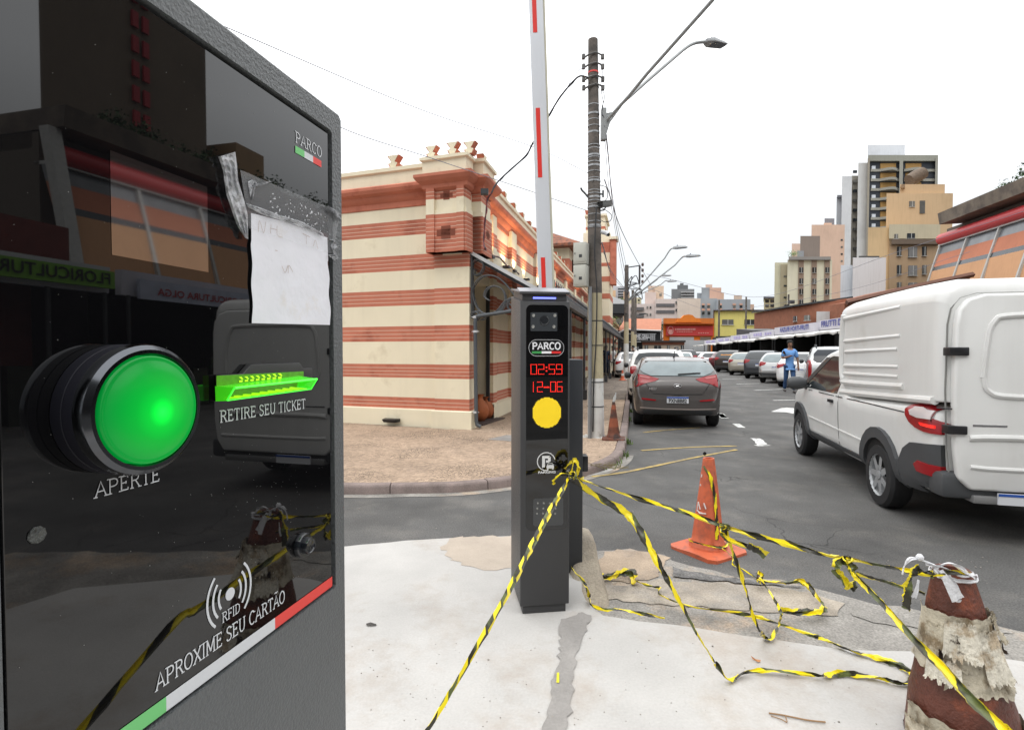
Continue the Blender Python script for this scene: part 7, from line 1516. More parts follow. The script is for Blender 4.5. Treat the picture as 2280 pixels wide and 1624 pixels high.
def person(label, p, face, shirt, trousers, shoe, h=1.72, stride=.16, arm=1, shorts=False, group=None, sk=None):
    """local frame: +x is where the person faces, +y left"""
    sk = sk or skin; t = thing('person', label, 'person', (p.x,p.y,p.z), face, group); t.scale = (h/1.72,)*3
    a, b = stride, -stride
    legs = [[(0,0,.93,(.13,.10)),(.0,.09,.86,.085),(a*.55+.03,.095,.48,.058),(a,.095,.10,.042)], [(0,0,.93,(.13,.10)),(0,-.09,.86,.085),(b*.4+.04,-.095,.48,.058),(b,-.095,.12,.042)]]
    torso = [(0,0,.93,(.13,.10)),(0,0,1.10,(.125,.09)),(.0,0,1.30,(.15,.10)),(.0,0,1.42,(.10,.08)),(.02,0,1.50,(.05,.05))]
    armL = [(.0,0,1.42,(.10,.08)),(.0,.17,1.40,.055),(.02,.24,1.13,.042),(.10,.24,.90,.030)]; armR = [(.0,0,1.42,(.10,.08)),(.0,-.17,1.40,.055)]+([(.02,-.23,1.15,.042),(.20,-.08,1.22,.030)] if arm else [(-.02,-.24,1.13,.042),(.04,-.25,.90,.030)])
    head = [(.02,0,1.50,(.05,.05)),(.035,0,1.56,(.062,.066)),(.045,0,1.64,(.078,.095)),(.035,0,1.70,(.055,.06))]
    body = skinned('body', legs+[torso, armL, armR, head], sk, t)
    # face and hands
    mb = MB()
    for sy in (.032,-.032): mb.lathe([(.011,0),(.006,.006)], Matrix.Translation((.128,sy,1.635)) @ Matrix.Rotation(pi/2,4,'Y'), k=8)
    mb.build('eye', hairm, t, world=False); mb = MB(); mb.hexa([Vector(q) for q in ((.12,-.012,1.60),(.12,.012,1.60),(.125,0,1.64))],[Vector(q) for q in ((.148,-.008,1.602),(.148,.008,1.602),(.135,0,1.635))]); mb.build('nose', sk, t, world=False)
    for end, sg in ((armL[-1],1),(armR[-1],-1)):
        ex, ey, ez = end[:3]; dirn = Vector((ex,ey,ez))-Vector((armL if sg == 1 else armR)[-2][:3]); dirn.normalize(); sdv = dirn.cross(Vector((0,1,0))).normalized(); mb = MB(); c = Vector((ex,ey,ez))
        mb.tube([c-dirn*.02, c+dirn*.04, c+dirn*.085], [.026,.032,.03], 8)
        for q in range(4): o_ = Vector((0,(q-1.5)*.016,0)); ln = (.07,.08,.075,.055)[q]; mb.tube([c+dirn*.08+o_, c+dirn*(.08+ln*.5)+o_+sdv*.004, c+dirn*(.08+ln)+o_-sdv*.012], [.009,.008,.006], 6)
        mb.tube([c+dirn*.03+Vector((0,-.028*sg,0)), c+dirn*.06+Vector((0,-.05*sg,0)), c+dirn*.095+Vector((0,-.056*sg,0))], [.011,.010,.007], 6); mb.build('hand', sk, t, smooth=True, world=False)
    mb = MB(); mb.lathe([(.086,-.02),(.094,.02),(.088,.06),(.06,.09),(.01,.10)], Matrix.Translation((.016,0,1.672)) @ Matrix.Rotation(-.32,4,'Y') @ Matrix.Diagonal((1.08,.98,.95,1)), k=16); mb.build('hair', hairm, t, smooth=True, world=False)
    g = .018
    ex = lambda ch, k, z_=0: [(x,y,z,(tuple(q+k for q in r_) if isinstance(r_, tuple) else r_+k)) for x,y,z,r_ in ch]
    sh = skinned('shirt', [ex(torso[:3],g+.02)+[(.0,0,1.42,(.15,.105)),(.01,0,1.475,(.085,.075))], [(0,0,.93,(.13+g+.012,.10+g+.012)),(0,0,.86,(.16,.125))], [(.0,0,1.42,(.15,.105)),(.0,.165,1.405,.082),(.02,.225,1.17,.066)], [(.0,0,1.42,(.15,.105)),(.0,-.165,1.405,.082),(.015,-.22,1.19,.066)]], shirt, t)
    lg = [ex(legs[0][:3] if shorts else legs[0],.014), ex(legs[1][:3] if shorts else legs[1],.014)]
    skinned('trousers', lg, trousers, t)
    for (fx, fy, fz) in ((a,.095,.0),(b,-.095,.02)): skinned('shoe', [[(fx-.05,fy,fz+.05,(.042,.045)),(fx+.05,fy,fz+.045,(.042,.036)),(fx+.15,fy,fz+.035,(.036,.028))]], shoe, t, 1)
    return t
bl = mat('blue_shirt_cloth', (.13,.30,.62), .8, var=.1, vs=12, bump=.3, bs=20); jeans = mat('blue_denim', (.03,.075,.18), .85, var=.25, vs=8); bshoe = mat('dark_shoe', (.03,.02,.02), .6); wshoe = mat('white_shoe', (.6,.6,.6), .6)
pm_ = at_z(1757,874,0); person('man in a light blue shirt and jeans walking on the street, hand at his chest', pm_, atan2(-pm_.y,-pm_.x)+.25, bl, jeans, bshoe, h=1.86, stride=.20)
GPp = 'people standing under the market awning'
def ped(px, py, Y, label, shirt, trou, **k): p = at_y(px, py, Y); p.z = SW; person(label, p, atan2(-p.y,-p.x)+k.pop('turn',.4), shirt, trou, k.pop('shoe', bshoe), stride=.06, arm=k.pop('arm',0), group=GPp, **k)
wsh = mat('white_shirt_cloth', (.55,.55,.55), .8); blk = mat('black_cloth', (.015,.015,.017), .9); nav = mat('navy_cloth', (.02,.03,.06), .9)
ped(1363,824,33,'person in white shirt, black shorts and white shoes under the awning',wsh,blk,shorts=True,shoe=wshoe)
ped(1349,826,31,'person in dark navy clothes beside the near pole under the awning',nav,nav); ped(1379,820,37,'person dressed in black left of the second pole',blk,blk,turn=1.5); ped(1410,820,31,'person in dark shirt half hidden behind the second pole',blk,jeans,turn=-1.5,arm=1); ped(1352,818,40,'smaller person in a red shirt deeper under the awning',mat('red_shirt_cloth',(.35,.03,.02),.8),blk)
# ------------------------------------------------------------ traffic cones
orang = mat('faded_orange_plastic', (.60,.13,.055), .55, var=.12, vs=8, col2=(.28,.085,.055), c2s=9, c2lo=.47, c2hi=.7, streak=.3)
def cone(px, py, Y, h, rb, rt, base, label, m, name='traffic_cone', z0=0, k=28, bands=None, bm_=None, rz=.3, hollow=True):
    p = at_y(px, py, Y); p.z = z0; t = thing(name, label, 'cone', tuple(p), rz, 'traffic cones'); z1 = .045
    mb = MB(); pr = [(rb*1.16,.03),(rb*1.13,.055),(rb*1.0,.065)]+[(rb+(rt-rb)*i/8, .065+(h-.065)*i/8) for i in range(1,9)]+[(rt*.78,h),(rt*.76,h-.05)]
    mats = [0]*(len(pr)-1)
    if bands: 
        for i in range(len(mats)): mats[i] = bands(pr[i][1])
    mb.lathe(pr, None, k, mats=mats, cap=False, wob=lambda a, z: .012*sin(3*a+z*9)); mb.build('cone_body', m if isinstance(m, list) else [m], t, smooth=True, world=False, angle=50)
    mb = MB(); n = 28; lo, hi, tp = [], [], []
    for i in range(n):
        a = 2*pi*i/n; s_ = base/2/max(abs(cos(a)), abs(sin(a))); s_ = min(s_, base*.64); dz = .012*sin(2*a+1)
        lo.append(Vector((cos(a)*s_, sin(a)*s_, .0))); hi.append(Vector((cos(a)*s_, sin(a)*s_, .02+max(0,dz)))); tp.append(Vector((cos(a)*rb*1.1, sin(a)*rb*1.1, .036)))
    mb.grid([lo+[lo[0]], hi+[hi[0]], tp+[tp[0]]]); mb.poly(lo); mb.build('cone_base', bm_ or (m[0] if isinstance(m, list) else m), t, smooth=True, world=False, angle=40); return t
Yc = F*1.5/(1228-782); 
c1 = cone(1576, 1228, Yc, .70, .118, .040, .42, 'orange traffic cone with a caution tape looped round its base on the asphalt', orang, rz=.55)
mb = MB()
pc1 = at_y(1576,1228,Yc); pc1.z = 0
def onc(px, py, out=.004): # point on the cone surface facing the camera
    q = at_y(px, py, Yc-.08); r_ = .118+(.040-.118)*(q.z-.065)/.635; return pc1+Vector((max(-r_,min(r_,q.x-pc1.x)), -sqrt(max(.0001, r_*r_-(q.x-pc1.x)**2))-out, q.z))
sc_m = mat('white_scrape', (.68,.62,.60), .7)
for sq in ([(1551,1122),(1548,1134),(1556,1138)],[(1560,1122),(1563,1136),(1556,1142),(1566,1144)],[(1569,1121),(1572,1133)],[(1552,1140),(1562,1145),(1572,1143)],[(1560,1060),(1561,1066)],[(1555,1082),(1561,1086)]):
    mb.tube([onc(*q) for q in sq], .0055, 5)
mb.build('scrape_mark', sc_m, c1)
mb = MB(); q = onc(1571,1013); mb.lathe([(.014,0),(.012,.003)], Matrix.Translation(q) @ Matrix.Rotation(pi/2,4,'X'), k=10); mb.build('hole', wellm, c1)
rust = mat('weathered_brown_rubber', (.15,.045,.022), .75, var=.3, vs=9, col2=(.04,.022,.018), c2s=6, c2lo=.45, c2hi=.6, bump=.5, bs=60)
rusto = mat('worn_orange_band', (.24,.065,.028), .75, var=.2, vs=9)
oc = at_z(1366,977,SW)
c2 = cone(1366, 977, oc.y, .62, .10, .02, .36, 'weathered brown striped cone with a clear bottle stuck on top on the pavement', [rust, rusto], z0=SW, bands=lambda z: 1 if (.2<z<.3 or .42<z<.5) else 0, rz=-.2)
mb = MB(); p = Vector((oc.x,oc.y,SW+.60)); mb.lathe([(.024,0),(.026,.05),(.02,.09),(.010,.12),(.011,.15)], Matrix.Translation(p) @ Matrix.Rotation(.25,4,'Y'), k=14); b_ = mb.build('bottle', mat('clear_bottle_plastic', (.6,.62,.62), .15, alpha=.6, trans=.2), smooth=True); tag(b_, 'clear plastic bottle stuck upside down on the weathered brown cone', 'bottle')
cone(1386, 846, F*1.41/(846-782), .5, .10, .03, .3, 'small orange and white cone by the foot of the second pole', [orang, paintw], z0=SW, bands=lambda z: 1 if .2<z<.32 else 0, k=12)
# ------------------------------------------------------------ ruined cone stack at the lower right
Yb = 1.86; pb_ = at_y(2140,1668,Yb); zb0 = IZ; bx_, by_ = at_y(2140,1560,Yb).x, Yb; tx = at_y(2120,1262,Yb).x
bol = thing('cone_bollard', 'rotten stack of brown rubber cones wrapped in torn dirty paper, lower right', 'bollard', (bx_,by_,zb0))
def zP(py): return at_y(2140,py,Yb).z
def cxz(z): return bx_+(tx-bx_)*(z-.25)/(.75-.25)
def bl_lathe(prof, m, name, wob=None, mats=None, k=48, cap=False):
    mb = MB(); o = []
    for r_, z in prof:
        o.append([Vector((cxz(z)+r_*cos(2*pi*j/k)*(1+(wob(2*pi*j/k,z) if wob else 0)), by_+r_*.95*sin(2*pi*j/k)*(1+(wob(2*pi*j/k,z) if wob else 0)), z)) for j in range(k+1)])
    mb.grid(o, 0, (lambda i, j: mats(i, j)) if mats else None); return mb
brownr = mat('rotten_brown_rubber', (.10,.028,.016), .5, var=.35, vs=14, col2=(.30,.075,.03), c2s=9, c2lo=.55, c2hi=.75, bump=.8, bs=70)
inner_w = lambda a, z: .02*sin(2*a+z*12)
zt_ = zP(1268)
bl_lathe([(.035,zt_-.06),(.042,zt_),(.052,zt_+.004),(.057,zt_-.006),(.062,zt_-.03),(.083,zP(1340)),(.085,zP(1346)),(.10,zP(1400)),(.125,zP(1478)),(.15,zP(1545)),(.175,.11)], 0, '', inner_w).build('inner_cone', brownr, bol, smooth=True, angle=50)
bl_lathe([(.112,zP(1470)),(.126,zP(1476)),(.133,zP(1490)),(.135,zP(1496)),(.147,zP(1560)),(.153,zP(1580)),(.160,zP(1620)),(.172,zP(1700)),(.178,.105)], 0, '', lambda a, z: .018*sin(2*a+1)+.008*sin(9*a+z*40)).build('outer_cone', brownr, bol, smooth=True, angle=50)
dirty = mat('torn_dirty_paper', (.50,.45,.35), .85, var=.35, vs=14, col2=(.20,.15,.09), c2s=11, c2lo=.5, c2hi=.62, bump=1, bs=45)
def ragged(z_top, z_bot, r0, r1, a0, a1, amp, seed, name='torn_paper', thick=.004):
    random.seed(seed); k = 46; rows = []; tops = [z_top+random.uniform(-amp,amp) for _ in range(k+1)]; bots = [z_bot+random.uniform(-amp,amp)*1.4 for _ in range(k+1)]
    for i in range(k+1):
        if i: tops[i] = tops[i-1]*.6+tops[i]*.4; bots[i] = bots[i-1]*.55+bots[i]*.45
    n = 9
    for i in range(n+1):
        v = i/n; row = []
        for j in range(k+1):
            a = radians(a0+(a1-a0)*j/k); z = tops[j]*(1-v)+bots[j]*v; rr = r0+(r1-r0)*(z_top-z)/(z_top-z_bot)
            rr += .003+.006*abs(sin(a*3.3+seed))*v+random.uniform(0,.0035)+(.012*random.random() if (v > .9 or v < .1) else 0)
            row.append(Vector((cxz(z)+rr*cos(a), by_+rr*.95*sin(a), z)))
        rows.append(row)
    mb = MB(); mb.grid(rows); return mb.build(name, dirty, bol, smooth=True, angle=70)
ragged(zP(1350), zP(1482), .088, .122, 130, 410, .010, 3); ragged(zP(1352), zP(1500), .091, .13, 290, 390, .02, 12); ragged(zP(1375), zP(1450), .094, .118, 180, 260, .016, 7); ragged(zP(1572), zP(1700), .160, .182, 165, 400, .022, 5); ragged(zP(1590), zP(1668), .178, .19, 170, 250, .03, 9); ragged(zP(1400), zP(1500), .110, .135, 215, 330, .018, 31)
dirty2 = mat('peeling_white_paint', (.60,.56,.47), .8, var=.25, vs=18, col2=(.42,.34,.24), c2s=16, c2lo=.5, c2hi=.6, bump=1, bs=60)
dd = dirty
for i_, (z0_, z1_, a0_, a1_) in enumerate(((1358,1430,215,262),(1372,1468,262,300),(1440,1484,195,235),(1352,1400,305,345),(1590,1640,235,285),(1600,1660,290,330))):
    dirty = dirty2 if i_ != 3 else dd; rA = (.090+(zP(1350)-zP(z0_))*.27) if z0_ < 1500 else .166; ragged(zP(z0_), zP(z1_), rA+.006, rA+.006+(zP(z0_)-zP(z1_))*.27, a0_, a1_, .014, 40+i_, 'peeling_flake')
holem = mat('paper_hole_dark', (.05,.03,.02), .8, var=.4, vs=40)  # dark patches over the paper stand in for holes
dirty = holem
for i_, (z0_, z1_, a0_, a1_, rA) in enumerate(((1385,1398,222,236,.104),(1405,1416,232,240,.109),(1425,1445,208,213,.113),(1398,1425,318,326,.111),(1592,1612,246,254,.177),(1600,1640,214,219,.176))): ragged(zP(z0_), zP(z1_), rA+.005, rA+.008, a0_, a1_, .006, 60+i_, 'dark_hole')
dirty = dd
random.seed(21)
mb = MB(); q = Vector((cxz(zP(1498))+.158, by_-.02, zP(1498))); mb.hexa([q+Vector((-.02,0,.006)), q+Vector((-.02,.01,-.004)), q+Vector((.022,0,-.008))],[q+Vector((-.02,-.012,.006)), q+Vector((-.02,-.002,-.008)), q+Vector((.024,-.003,-.009))]); mb.build('rubber_splinter', brownr, bol)
def bp(px, py, Y): return at_y(px, py, Y)
# white cloth strip tied on top
clothw = mat('white_cloth_strip', (.68,.68,.70), .85, var=.05, vs=30, bump=.7, bs=60)
def ribbon(pts, w_, up=Vector((0,0,1)), fold=.25, n=8, tw=None, wob=0.0):
    P = cr_path(pts, n); rows = []; L_ = 0; uv = []
    for i, p in enumerate(P):
        t = (P[min(i+1,len(P)-1)]-P[max(i-1,0)]).normalized(); a = up-t*up.dot(t); a = a.normalized() if a.length > .05 else Vector((0,1,0)); b = t.cross(a).normalized()
        th = tw(i/(len(P)-1)) if tw else 0; e = a*cos(th)+b*sin(th); f_ = b*cos(th)-a*sin(th); ww = w_[0]+(w_[1]-w_[0])*i/(len(P)-1) if isinstance(w_, tuple) else w_
        ww *= 1+wob*sin(i*.9)
        rows.append([p-e*ww/2, p-e*ww*.18+f_*ww*fold, p+e*ww*.15-f_*ww*fold*.4, p+e*ww/2+f_*ww*fold*.5]); 
        if i: L_ += (p-P[i-1]).length
        uv.append(L_)
    return rows, uv
mb = MB()
for pts, w_ in (([(2085,1262),(2060,1248),(2030,1242),(2015,1258),(2010,1278)],.012), ([(2085,1262),(2110,1252),(2130,1258),(2150,1272),(2168,1285)],.016), ([(2078,1264),(2100,1285),(2120,1310),(2132,1335),(2136,1330),(2124,1300),(2108,1278)],.018), ([(2060,1255),(2100,1262),(2140,1280),(2170,1278)],.012)):
    rows, uv = ribbon([bp(x, y, 1.78) for x, y in pts], w_, tw=lambda u: 1.2*sin(u*5)); mb.grid(rows)
mb.lathe([(.003,-.011),(.011,-.006),(.012,.003),(.006,.011)], Matrix.Translation(bp(2048,1240,1.78)), k=10)
rows, uv = ribbon([bp(2095,1268,1.775), bp(2112,1298,1.768), bp(2133,1334,1.765)], (.012,.042), fold=.12); mb.grid(rows)
rows, uv = ribbon([bp(2046,1290,1.78), bp(2042,1310,1.775), bp(2035,1330,1.775)], .016, fold=.2); mb.grid(rows)
cl_ = mb.build('white_cloth', clothw, smooth=True, angle=70); tag(cl_, 'white cloth strip knotted round the top of the rotten cone stack', 'cloth')
mb = MB(); k = 30; r0 = .066
P_ = [Vector((cxz(zP(1278))+r0*cos(2*pi*j/k), by_+r0*sin(2*pi*j/k), zP(1276)+.004*sin(3*j))) for j in range(k+1)]; rows, uv = ribbon(P_, .014, n=2); mb.grid(rows); mb.build('tied_band', clothw, cl_, smooth=True)
# ------------------------------------------------------------ caution tapes
tm = bpy.data.materials.new('caution_tape'); tm.use_nodes = True; nt = tm.node_tree; b = nt.nodes['Principled BSDF']; L_n = nt.links.new
uvn = _n(nt, 'ShaderNodeUVMap'); sx = _n(nt, 'ShaderNodeSeparateXYZ'); L_n(uvn.outputs[0], sx.inputs[0])
ad = _n(nt, 'ShaderNodeMath', operation='MULTIPLY_ADD'); L_n(sx.outputs[0], ad.inputs[0]); ad.inputs[1].default_value = 1/.17; L_n(sx.outputs[1], ad.inputs[2])
fr_ = _n(nt, 'ShaderNodeMath', operation='FRACT'); L_n(ad.outputs[0], fr_.inputs[0]); gt_ = _n(nt, 'ShaderNodeMath', operation='GREATER_THAN'); L_n(fr_.outputs[0], gt_.inputs[0]); gt_.inputs[1].default_value = .5
g_ = _n(nt, 'ShaderNodeNewGeometry'); nz = _n(nt, 'ShaderNodeTexNoise', Scale=14.0, Detail=2.0); L_n(g_.outputs['Position'], nz.inputs['Vector'])
rr_ = _n(nt, 'ShaderNodeMapRange'); L_n(nz.outputs[0], rr_.inputs[0]); rr_.inputs[1].default_value = .5; rr_.inputs[2].default_value = .6
m1 = _n(nt, 'ShaderNodeMix', data_type='RGBA'); L_n(rr_.outputs[0], m1.inputs[0]); m1.inputs[6].default_value = (.022,.020,.010,1); m1.inputs[7].default_value = (.10,.12,.035,1)
m2 = _n(nt, 'ShaderNodeMix', data_type='RGBA'); L_n(gt_.outputs[0], m2.inputs[0]); L_n(m1.outputs[2], m2.inputs[6]); m2.inputs[7].default_value = (.82,.66,.01,1)
L_n(m2.outputs[2], b.inputs['Base Color']); b.inputs['Roughness'].default_value = .32; b.inputs['Specular IOR Level'].default_value = .5
b.inputs['Subsurface Weight'].default_value = 0
def tape_add(mb, pts, w_, up=Vector((0,0,1)), fold=.25, tw=None, n=8, seed=0, period=1, wob=.15, scale=1.0):
    rows, uv = ribbon(pts, w_, up, fold, n, tw, wob); wj = (w_[0]+w_[1])/2 if isinstance(w_, tuple) else w_
    rows = [[p+Vector((random.gauss(0,1),random.gauss(0,1),abs(random.gauss(0,1))))*wj*.045 for p in r_] for r_ in rows]; o = mb.grid(rows)
    for i in range(len(rows)):
        for j in range(4): mb.uv[o+i*4+j] = (uv[i]*scale+seed*.07, j*.16)
def tape(name, label, runs):
    mb = MB()
    for r_ in runs: tape_add(mb, **r_)
    return tag(mb.build(name, tm, smooth=True, angle=60), label, 'caution tape', 'yellow and black caution tapes')
def A_(*pts): return [at_y(x, y, Y) for x, y, Y in pts]
def G_(z, *pts): return [at_z(x, y, z) for x, y in pts]
YT = 2.70
tws = lambda k, p=0: (lambda u: k*sin(u*7+p))
# knot on the column with its loop and tail
tape('caution_tape_knot', 'bow knot of caution tape tied on the right edge of the charcoal column', [
 dict(pts=A_((1268,1060,YT),(1262,1045,YT-.02),(1270,1030,YT-.02),(1281,1026,YT-.01),(1288,1040,YT),(1282,1056,YT),(1272,1060,YT)), w_=.030, fold=.2, tw=tws(.7), scale=.6),
 dict(pts=A_((1272,1060,YT-.03),(1262,1056,YT-.04),(1250,1056,YT-.04),(1240,1064,YT-.03),(1232,1072,YT-.02),(1234,1078,YT-.02)), w_=.018, tw=tws(1.), scale=.6),
 dict(pts=A_((1264,1056,YT-.03),(1272,1064,YT-.05),(1282,1058,YT-.04),(1278,1050,YT-.03),(1268,1054,YT-.03)), w_=.016, tw=tws(1.5), seed=2),
 dict(pts=A_((1272,1052,YT-.01),(1275,1036,YT-.02),(1276,1018,YT-.02)), w_=(.012,.004), seed=1),
 dict(pts=A_((1276,1064,YT-.03),(1290,1066,YT+.2),(1300,1062,YT+.3)), w_=.014, seed=1)])
tape('caution_tape', 'taut caution tape running from the column knot down left to the bottom edge', [dict(pts=A_((1271,1060,YT),(1252,1092,2.56),(1228,1133,2.42),(1187,1211,2.18),(1128,1326,1.88),(1040,1480,1.58),(955,1624,1.36),(880,1745,1.22))+[Vector((-.20,.85,.20)), Vector((-.14,.70,.115)), Vector((-.02,.62,.112))], w_=(.026,.034), fold=.3, tw=tws(.5), scale=1.25, wob=.1)])
tape('caution_tape', 'taut caution tape running from the column knot past the orange cone to the rotten cones', [
 dict(pts=A_((1274,1060,YT),(1340,1082,2.62),(1433,1113,2.5),(1530,1142,2.4),(1610,1170,2.3)), w_=(.018,.024), fold=.3, tw=tws(1.2), scale=.95),
 dict(pts=A_((1610,1170,2.3),(1680,1192,2.22),(1757,1212,2.13),(1830,1232,2.05),(1890,1244,1.98)), w_=.024, fold=.3, tw=tws(.9,2), seed=3, scale=.9),
 dict(pts=A_((1888,1243,1.98),(1935,1252,1.93),(1985,1262,1.88),(2030,1272,1.83),(2075,1278,1.79),(2110,1274,1.775),(2160,1276,1.79)), w_=.018, fold=.3, tw=tws(.8), seed=1, scale=.9)])
tape('caution_tape', 'wide sagging caution tape falling from the column knot and looping over the concrete', [
 dict(pts=A_((1276,1064,YT),(1300,1084,2.68),(1343,1112,2.63),(1385,1135,2.57))+A_((1412,1161,2.52),(1448,1222,2.44),(1478,1275,2.38),(1505,1323,2.33),(1548,1402,2.26),(1592,1474,2.17)), w_=(.052,.020), fold=.16, tw=tws(.5,1), scale=.8),
 dict(pts=A_((1592,1474,2.17))+G_(IZ+.02,(1624,1512),(1656,1496),(1710,1492),(1780,1498),(1836,1503)), w_=.020, tw=tws(1.6), seed=2, scale=1.),
 dict(pts=G_(IZ+.016,(1836,1503),(1865,1498),(1905,1500),(1950,1506),(1983,1514),(2010,1520),(2028,1518),(2032,1506),(2026,1494),(2005,1482),(1977,1472),(1938,1459),(1893,1446),(1850,1428),(1823,1418)), w_=.028, tw=lambda u: 1.25+.9*sin(u*16), seed=1, scale=.9)])
tape('caution_tape', 'crumpled caution tape lying across the rough road edge from the concrete mound', [
 dict(pts=G_(IZ+.012,(1823,1418),(1800,1411),(1746,1391),(1710,1380),(1685,1372))+G_(.06,(1620,1361),(1548,1352),(1500,1338),(1476,1327))+G_(.04,(1466,1318),(1469,1307)), w_=.020, tw=tws(1.4), scale=.9),
 dict(pts=G_(.035,(1469,1307),(1445,1303),(1419,1294),(1410,1286)), w_=.016, tw=tws(1.2), seed=2),
 dict(pts=G_(.05,(1412,1292),(1408,1276),(1390,1274),(1370,1280),(1350,1284),(1333,1280)), w_=(.062,.03), tw=lambda u: .3+.5*sin(u*9), seed=1, scale=.8),
 dict(pts=G_(.05,(1345,1281),(1333,1286),(1336,1296),(1342,1306)), w_=.030, tw=tws(.6), seed=3)])
tape('caution_tape', 'hanging caution tape forming a long V between the cone tape and the ground', [
 dict(pts=A_((1612,1174,2.3),(1624,1204,2.3),(1638,1245,2.3),(1653,1291,2.3),(1665,1330,2.3),(1674,1363,2.3),(1692,1406,2.28)), w_=(.022,.016), tw=tws(1.1), scale=1.05),
 dict(pts=A_((1692,1406,2.28))+G_(IZ+.02,(1704,1418),(1716,1421),(1728,1400),(1736,1386))+A_((1739,1370,2.5),(1732,1348,2.62),(1716,1322,2.75),(1700,1298,2.85),(1689,1286,2.9)), w_=.020, tw=tws(1.4), seed=2, scale=1.1)])
tape('caution_tape_tail', 'short bright torn tail of caution tape hanging at the knot by the cone', [
 dict(pts=A_((1612,1174,2.29),(1608,1186,2.28),(1620,1200,2.28),(1664,1215,2.26)), w_=.022, tw=tws(.6)), dict(pts=A_((1664,1214,2.26),(1684,1222,2.25),(1706,1236,2.24)), w_=(.032,.04), fold=.1, tw=lambda u: .3, seed=5, scale=.45),
 dict(pts=A_((1604,1168,2.29),(1616,1166,2.27),(1624,1174,2.28),(1612,1180,2.29),(1603,1176,2.3),(1610,1168,2.28)), w_=.018, tw=tws(1.), seed=2, scale=.6)])
tape('caution_tape', 'boxy loop of caution tape lying on the road right of the orange cone', [
 dict(pts=G_(.07,(1689,1287),(1702,1292),(1728,1294),(1755,1296),(1779,1292),(1795,1300),(1808,1312),(1822,1330),(1835,1346),(1834,1356),(1818,1361),(1790,1362),(1765,1362),(1739,1356)), w_=.036, tw=lambda u: .35+.8*sin(u*11), scale=.85),
 dict(pts=G_(.08,(1686,1290),(1688,1274),(1698,1284),(1692,1294)), w_=.034, tw=tws(.5), seed=2, scale=.7)])
tape('caution_tape', 'caution tape wound on the orange cone from its hole down round the foot', [
 dict(pts=[onc(x, y, .008) for x, y in ((1574,1040),(1584,1064),(1588,1085),(1592,1107),(1593,1140),(1593,1170),(1592,1197))], w_=.024, fold=.12, up=Vector((1,0,0)), tw=tws(.3), scale=.85),
 dict(pts=[pc1+Vector((.135*cos(a), .135*sin(a), .075+.012*sin(2*a))) for a in [radians(q) for q in range(-200,80,20)]], w_=.020, tw=tws(.6), seed=3),
 dict(pts=[pc1+Vector((.05,-.14,.07)), pc1+Vector((.10,-.22,.03))]+G_(.02,(1631,1255),(1655,1268),(1689,1288)), w_=.012, tw=tws(1.5), seed=1)])
tape('caution_tape', 'thin caution tape slipping behind the column down onto the concrete', [
 dict(pts=A_((1272,1262,3.05),(1283,1275,2.98),(1296,1288,2.92),(1306,1306,2.88))+G_(IZ+.02,(1312,1330),(1317,1346),(1346,1357),(1369,1356),(1400,1360),(1426,1365),(1455,1370),(1480,1375)), w_=.018, tw=tws(1.5), scale=1.)])
tape('caution_tape', 'tight doubled caution tape running from the hanging knot to the lower right corner', [
 dict(pts=A_((1884,1250,1.97),(1890,1262,1.95),(1907,1287,1.88),(1940,1318,1.80),(1972,1351,1.72),(2033,1421,1.56),(2103,1489,1.45),(2160,1553,1.36),(2230,1618,1.28),(2300,1690,1.2))+[Vector((1.32,.92,.25)), Vector((1.40,.80,.115)), Vector((1.52,.74,.112))], w_=(.020,.036), fold=.3, tw=tws(.35,1), scale=.8, wob=.08),
 dict(pts=A_((1900,1272,1.93),(1972,1346,1.74),(2033,1417,1.57),(2103,1485,1.46),(2160,1549,1.37),(2230,1613,1.29),(2300,1684,1.21))+[Vector((1.33,.93,.26)), Vector((1.42,.78,.118))], w_=(.012,.026), fold=.3, tw=tws(.5,2), seed=4, scale=.8, wob=.08)])
tape('caution_tape_knot', 'drooping loops of caution tape knotted halfway between cone and rotten cones', [
 dict(pts=A_((1885,1246,1.96),(1866,1252,1.95),(1860,1268,1.95),(1872,1282,1.95),(1884,1298,1.95),(1892,1310,1.95)), w_=.030, fold=.15, tw=tws(.5), scale=.55),
 dict(pts=A_((1888,1246,1.96),(1898,1262,1.94),(1902,1282,1.94),(1902,1300,1.95),(1892,1311,1.95)), w_=.030, fold=.15, tw=tws(.4,2), seed=2, scale=.55),
 dict(pts=A_((1875,1240,1.96),(1886,1250,1.94),(1896,1244,1.95),(1884,1238,1.96)), w_=.016, tw=tws(1.), seed=1)])
tape('caution_tape_tail', 'pale tail of caution tape reaching from the drooping knot toward the white cloth', [
 dict(pts=A_((1906,1276,1.93),(1935,1284,1.90),(1965,1292,1.87),(1990,1300,1.85),(2015,1308,1.83)), w_=(.022,.012), fold=.15, tw=lambda u: .3+.3*sin(u*4), seed=4, scale=.7), dict(pts=A_((2030,1318,1.80),(2045,1316,1.79),(2060,1322,1.78)), w_=(.01,.014), tw=lambda u: .4, seed=5, scale=.3)])
tape('caution_tape_knot', 'short hanging ends of caution tape tied below the white cloth', [
 dict(pts=A_((2048,1264,1.785),(2036,1272,1.78),(2026,1288,1.775),(2020,1308,1.775)), w_=.028, fold=.15, tw=tws(.4), seed=5, scale=.4),
 dict(pts=A_((2022,1304,1.775),(2020,1330,1.775),(2018,1356,1.775)), w_=(.034,.028), fold=.12, tw=lambda u: 1.35, up=Vector((1,0,0)), seed=2, scale=.45),
 dict(pts=A_((2045,1268,1.78),(2060,1272,1.775),(2078,1276,1.772),(2070,1284,1.775)), w_=.016, tw=tws(1.), seed=7)])
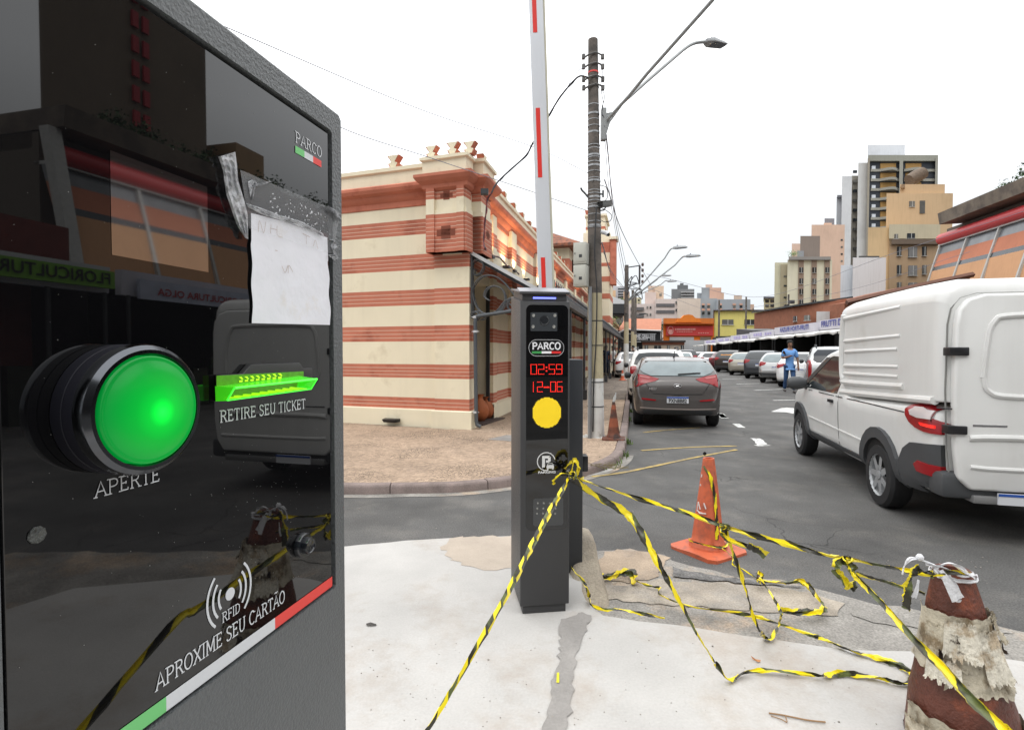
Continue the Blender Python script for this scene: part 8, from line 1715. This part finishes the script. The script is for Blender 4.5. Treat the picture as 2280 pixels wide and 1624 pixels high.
# small litter on the slab
tw_ = mat('dry_twig', (.30,.18,.09), .8); mb = MB(); mb.tube(cr_path(G_(IZ+.006,(1712,1586),(1740,1590),(1770,1596),(1800,1602),(1838,1606)),4), .003, 5); mb.tube(cr_path(G_(IZ+.006,(1716,1592),(1740,1600),(1752,1606),(1748,1590)),4), .002, 5); tag(mb.build('twig', tw_), 'thin dry twig lying on the pale concrete near the bottom edge', 'twig')
mb = MB(); mb.grid([[at_z(1671,1458,IZ+.004), at_z(1676,1466,IZ+.004)], [at_z(1682,1466,IZ+.014), at_z(1686,1472,IZ+.008)], [at_z(1694,1468,IZ+.006), at_z(1692,1473,IZ+.004)]]); tag(mb.build('dry_leaf', mat('orange_leaf', (.50,.22,.09), .8)), 'small orange dry leaf on the pale concrete', 'leaf')
mb = MB(); mb.grid([[at_z(815,1387,IZ+.004), at_z(817,1392,IZ+.004)], [at_z(825,1384,IZ+.012), at_z(828,1390,IZ+.010)], [at_z(838,1388,IZ+.004), at_z(838,1391,IZ+.004)]]); tag(mb.build('dark_scrap', mat('dark_rubber_scrap', (.05,.045,.04), .8)), 'small dark scrap on the pale concrete right of the kiosk', 'scrap')
mb = MB(); mb.grid([[at_z(1240,1496,IZ+.008), at_z(1245,1496,IZ+.008)], [at_z(1239,1518,IZ+.010), at_z(1245,1518,IZ+.010)]]); tag(mb.build('tape_scrap', mat('yellow_scrap', (.80,.70,.03), .5)), 'tiny yellow tape scrap in the grey cement seam', 'scrap')
random.seed(5); mb = MB()
for bx0, by0, n_ in ((1360,1040,26),(1335,1036,18)):
    c = at_z(bx0, by0, SW)
    for _ in range(n_): a = random.uniform(0,6.3); l_ = random.uniform(.05,.16); p = c+Vector((random.uniform(-.15,.15),random.uniform(-.1,.1),.005)); mb.tube([p, p+Vector((cos(a)*l_,sin(a)*l_,random.uniform(.0,.03)))], .003, 4)
tag(mb.build('dry_grass', mat('dry_straw', (.16,.13,.06), .9, var=.3)), 'little heap of dry grass on the kerb corner beside the barrier cabinet', 'dry grass', kind='stuff')
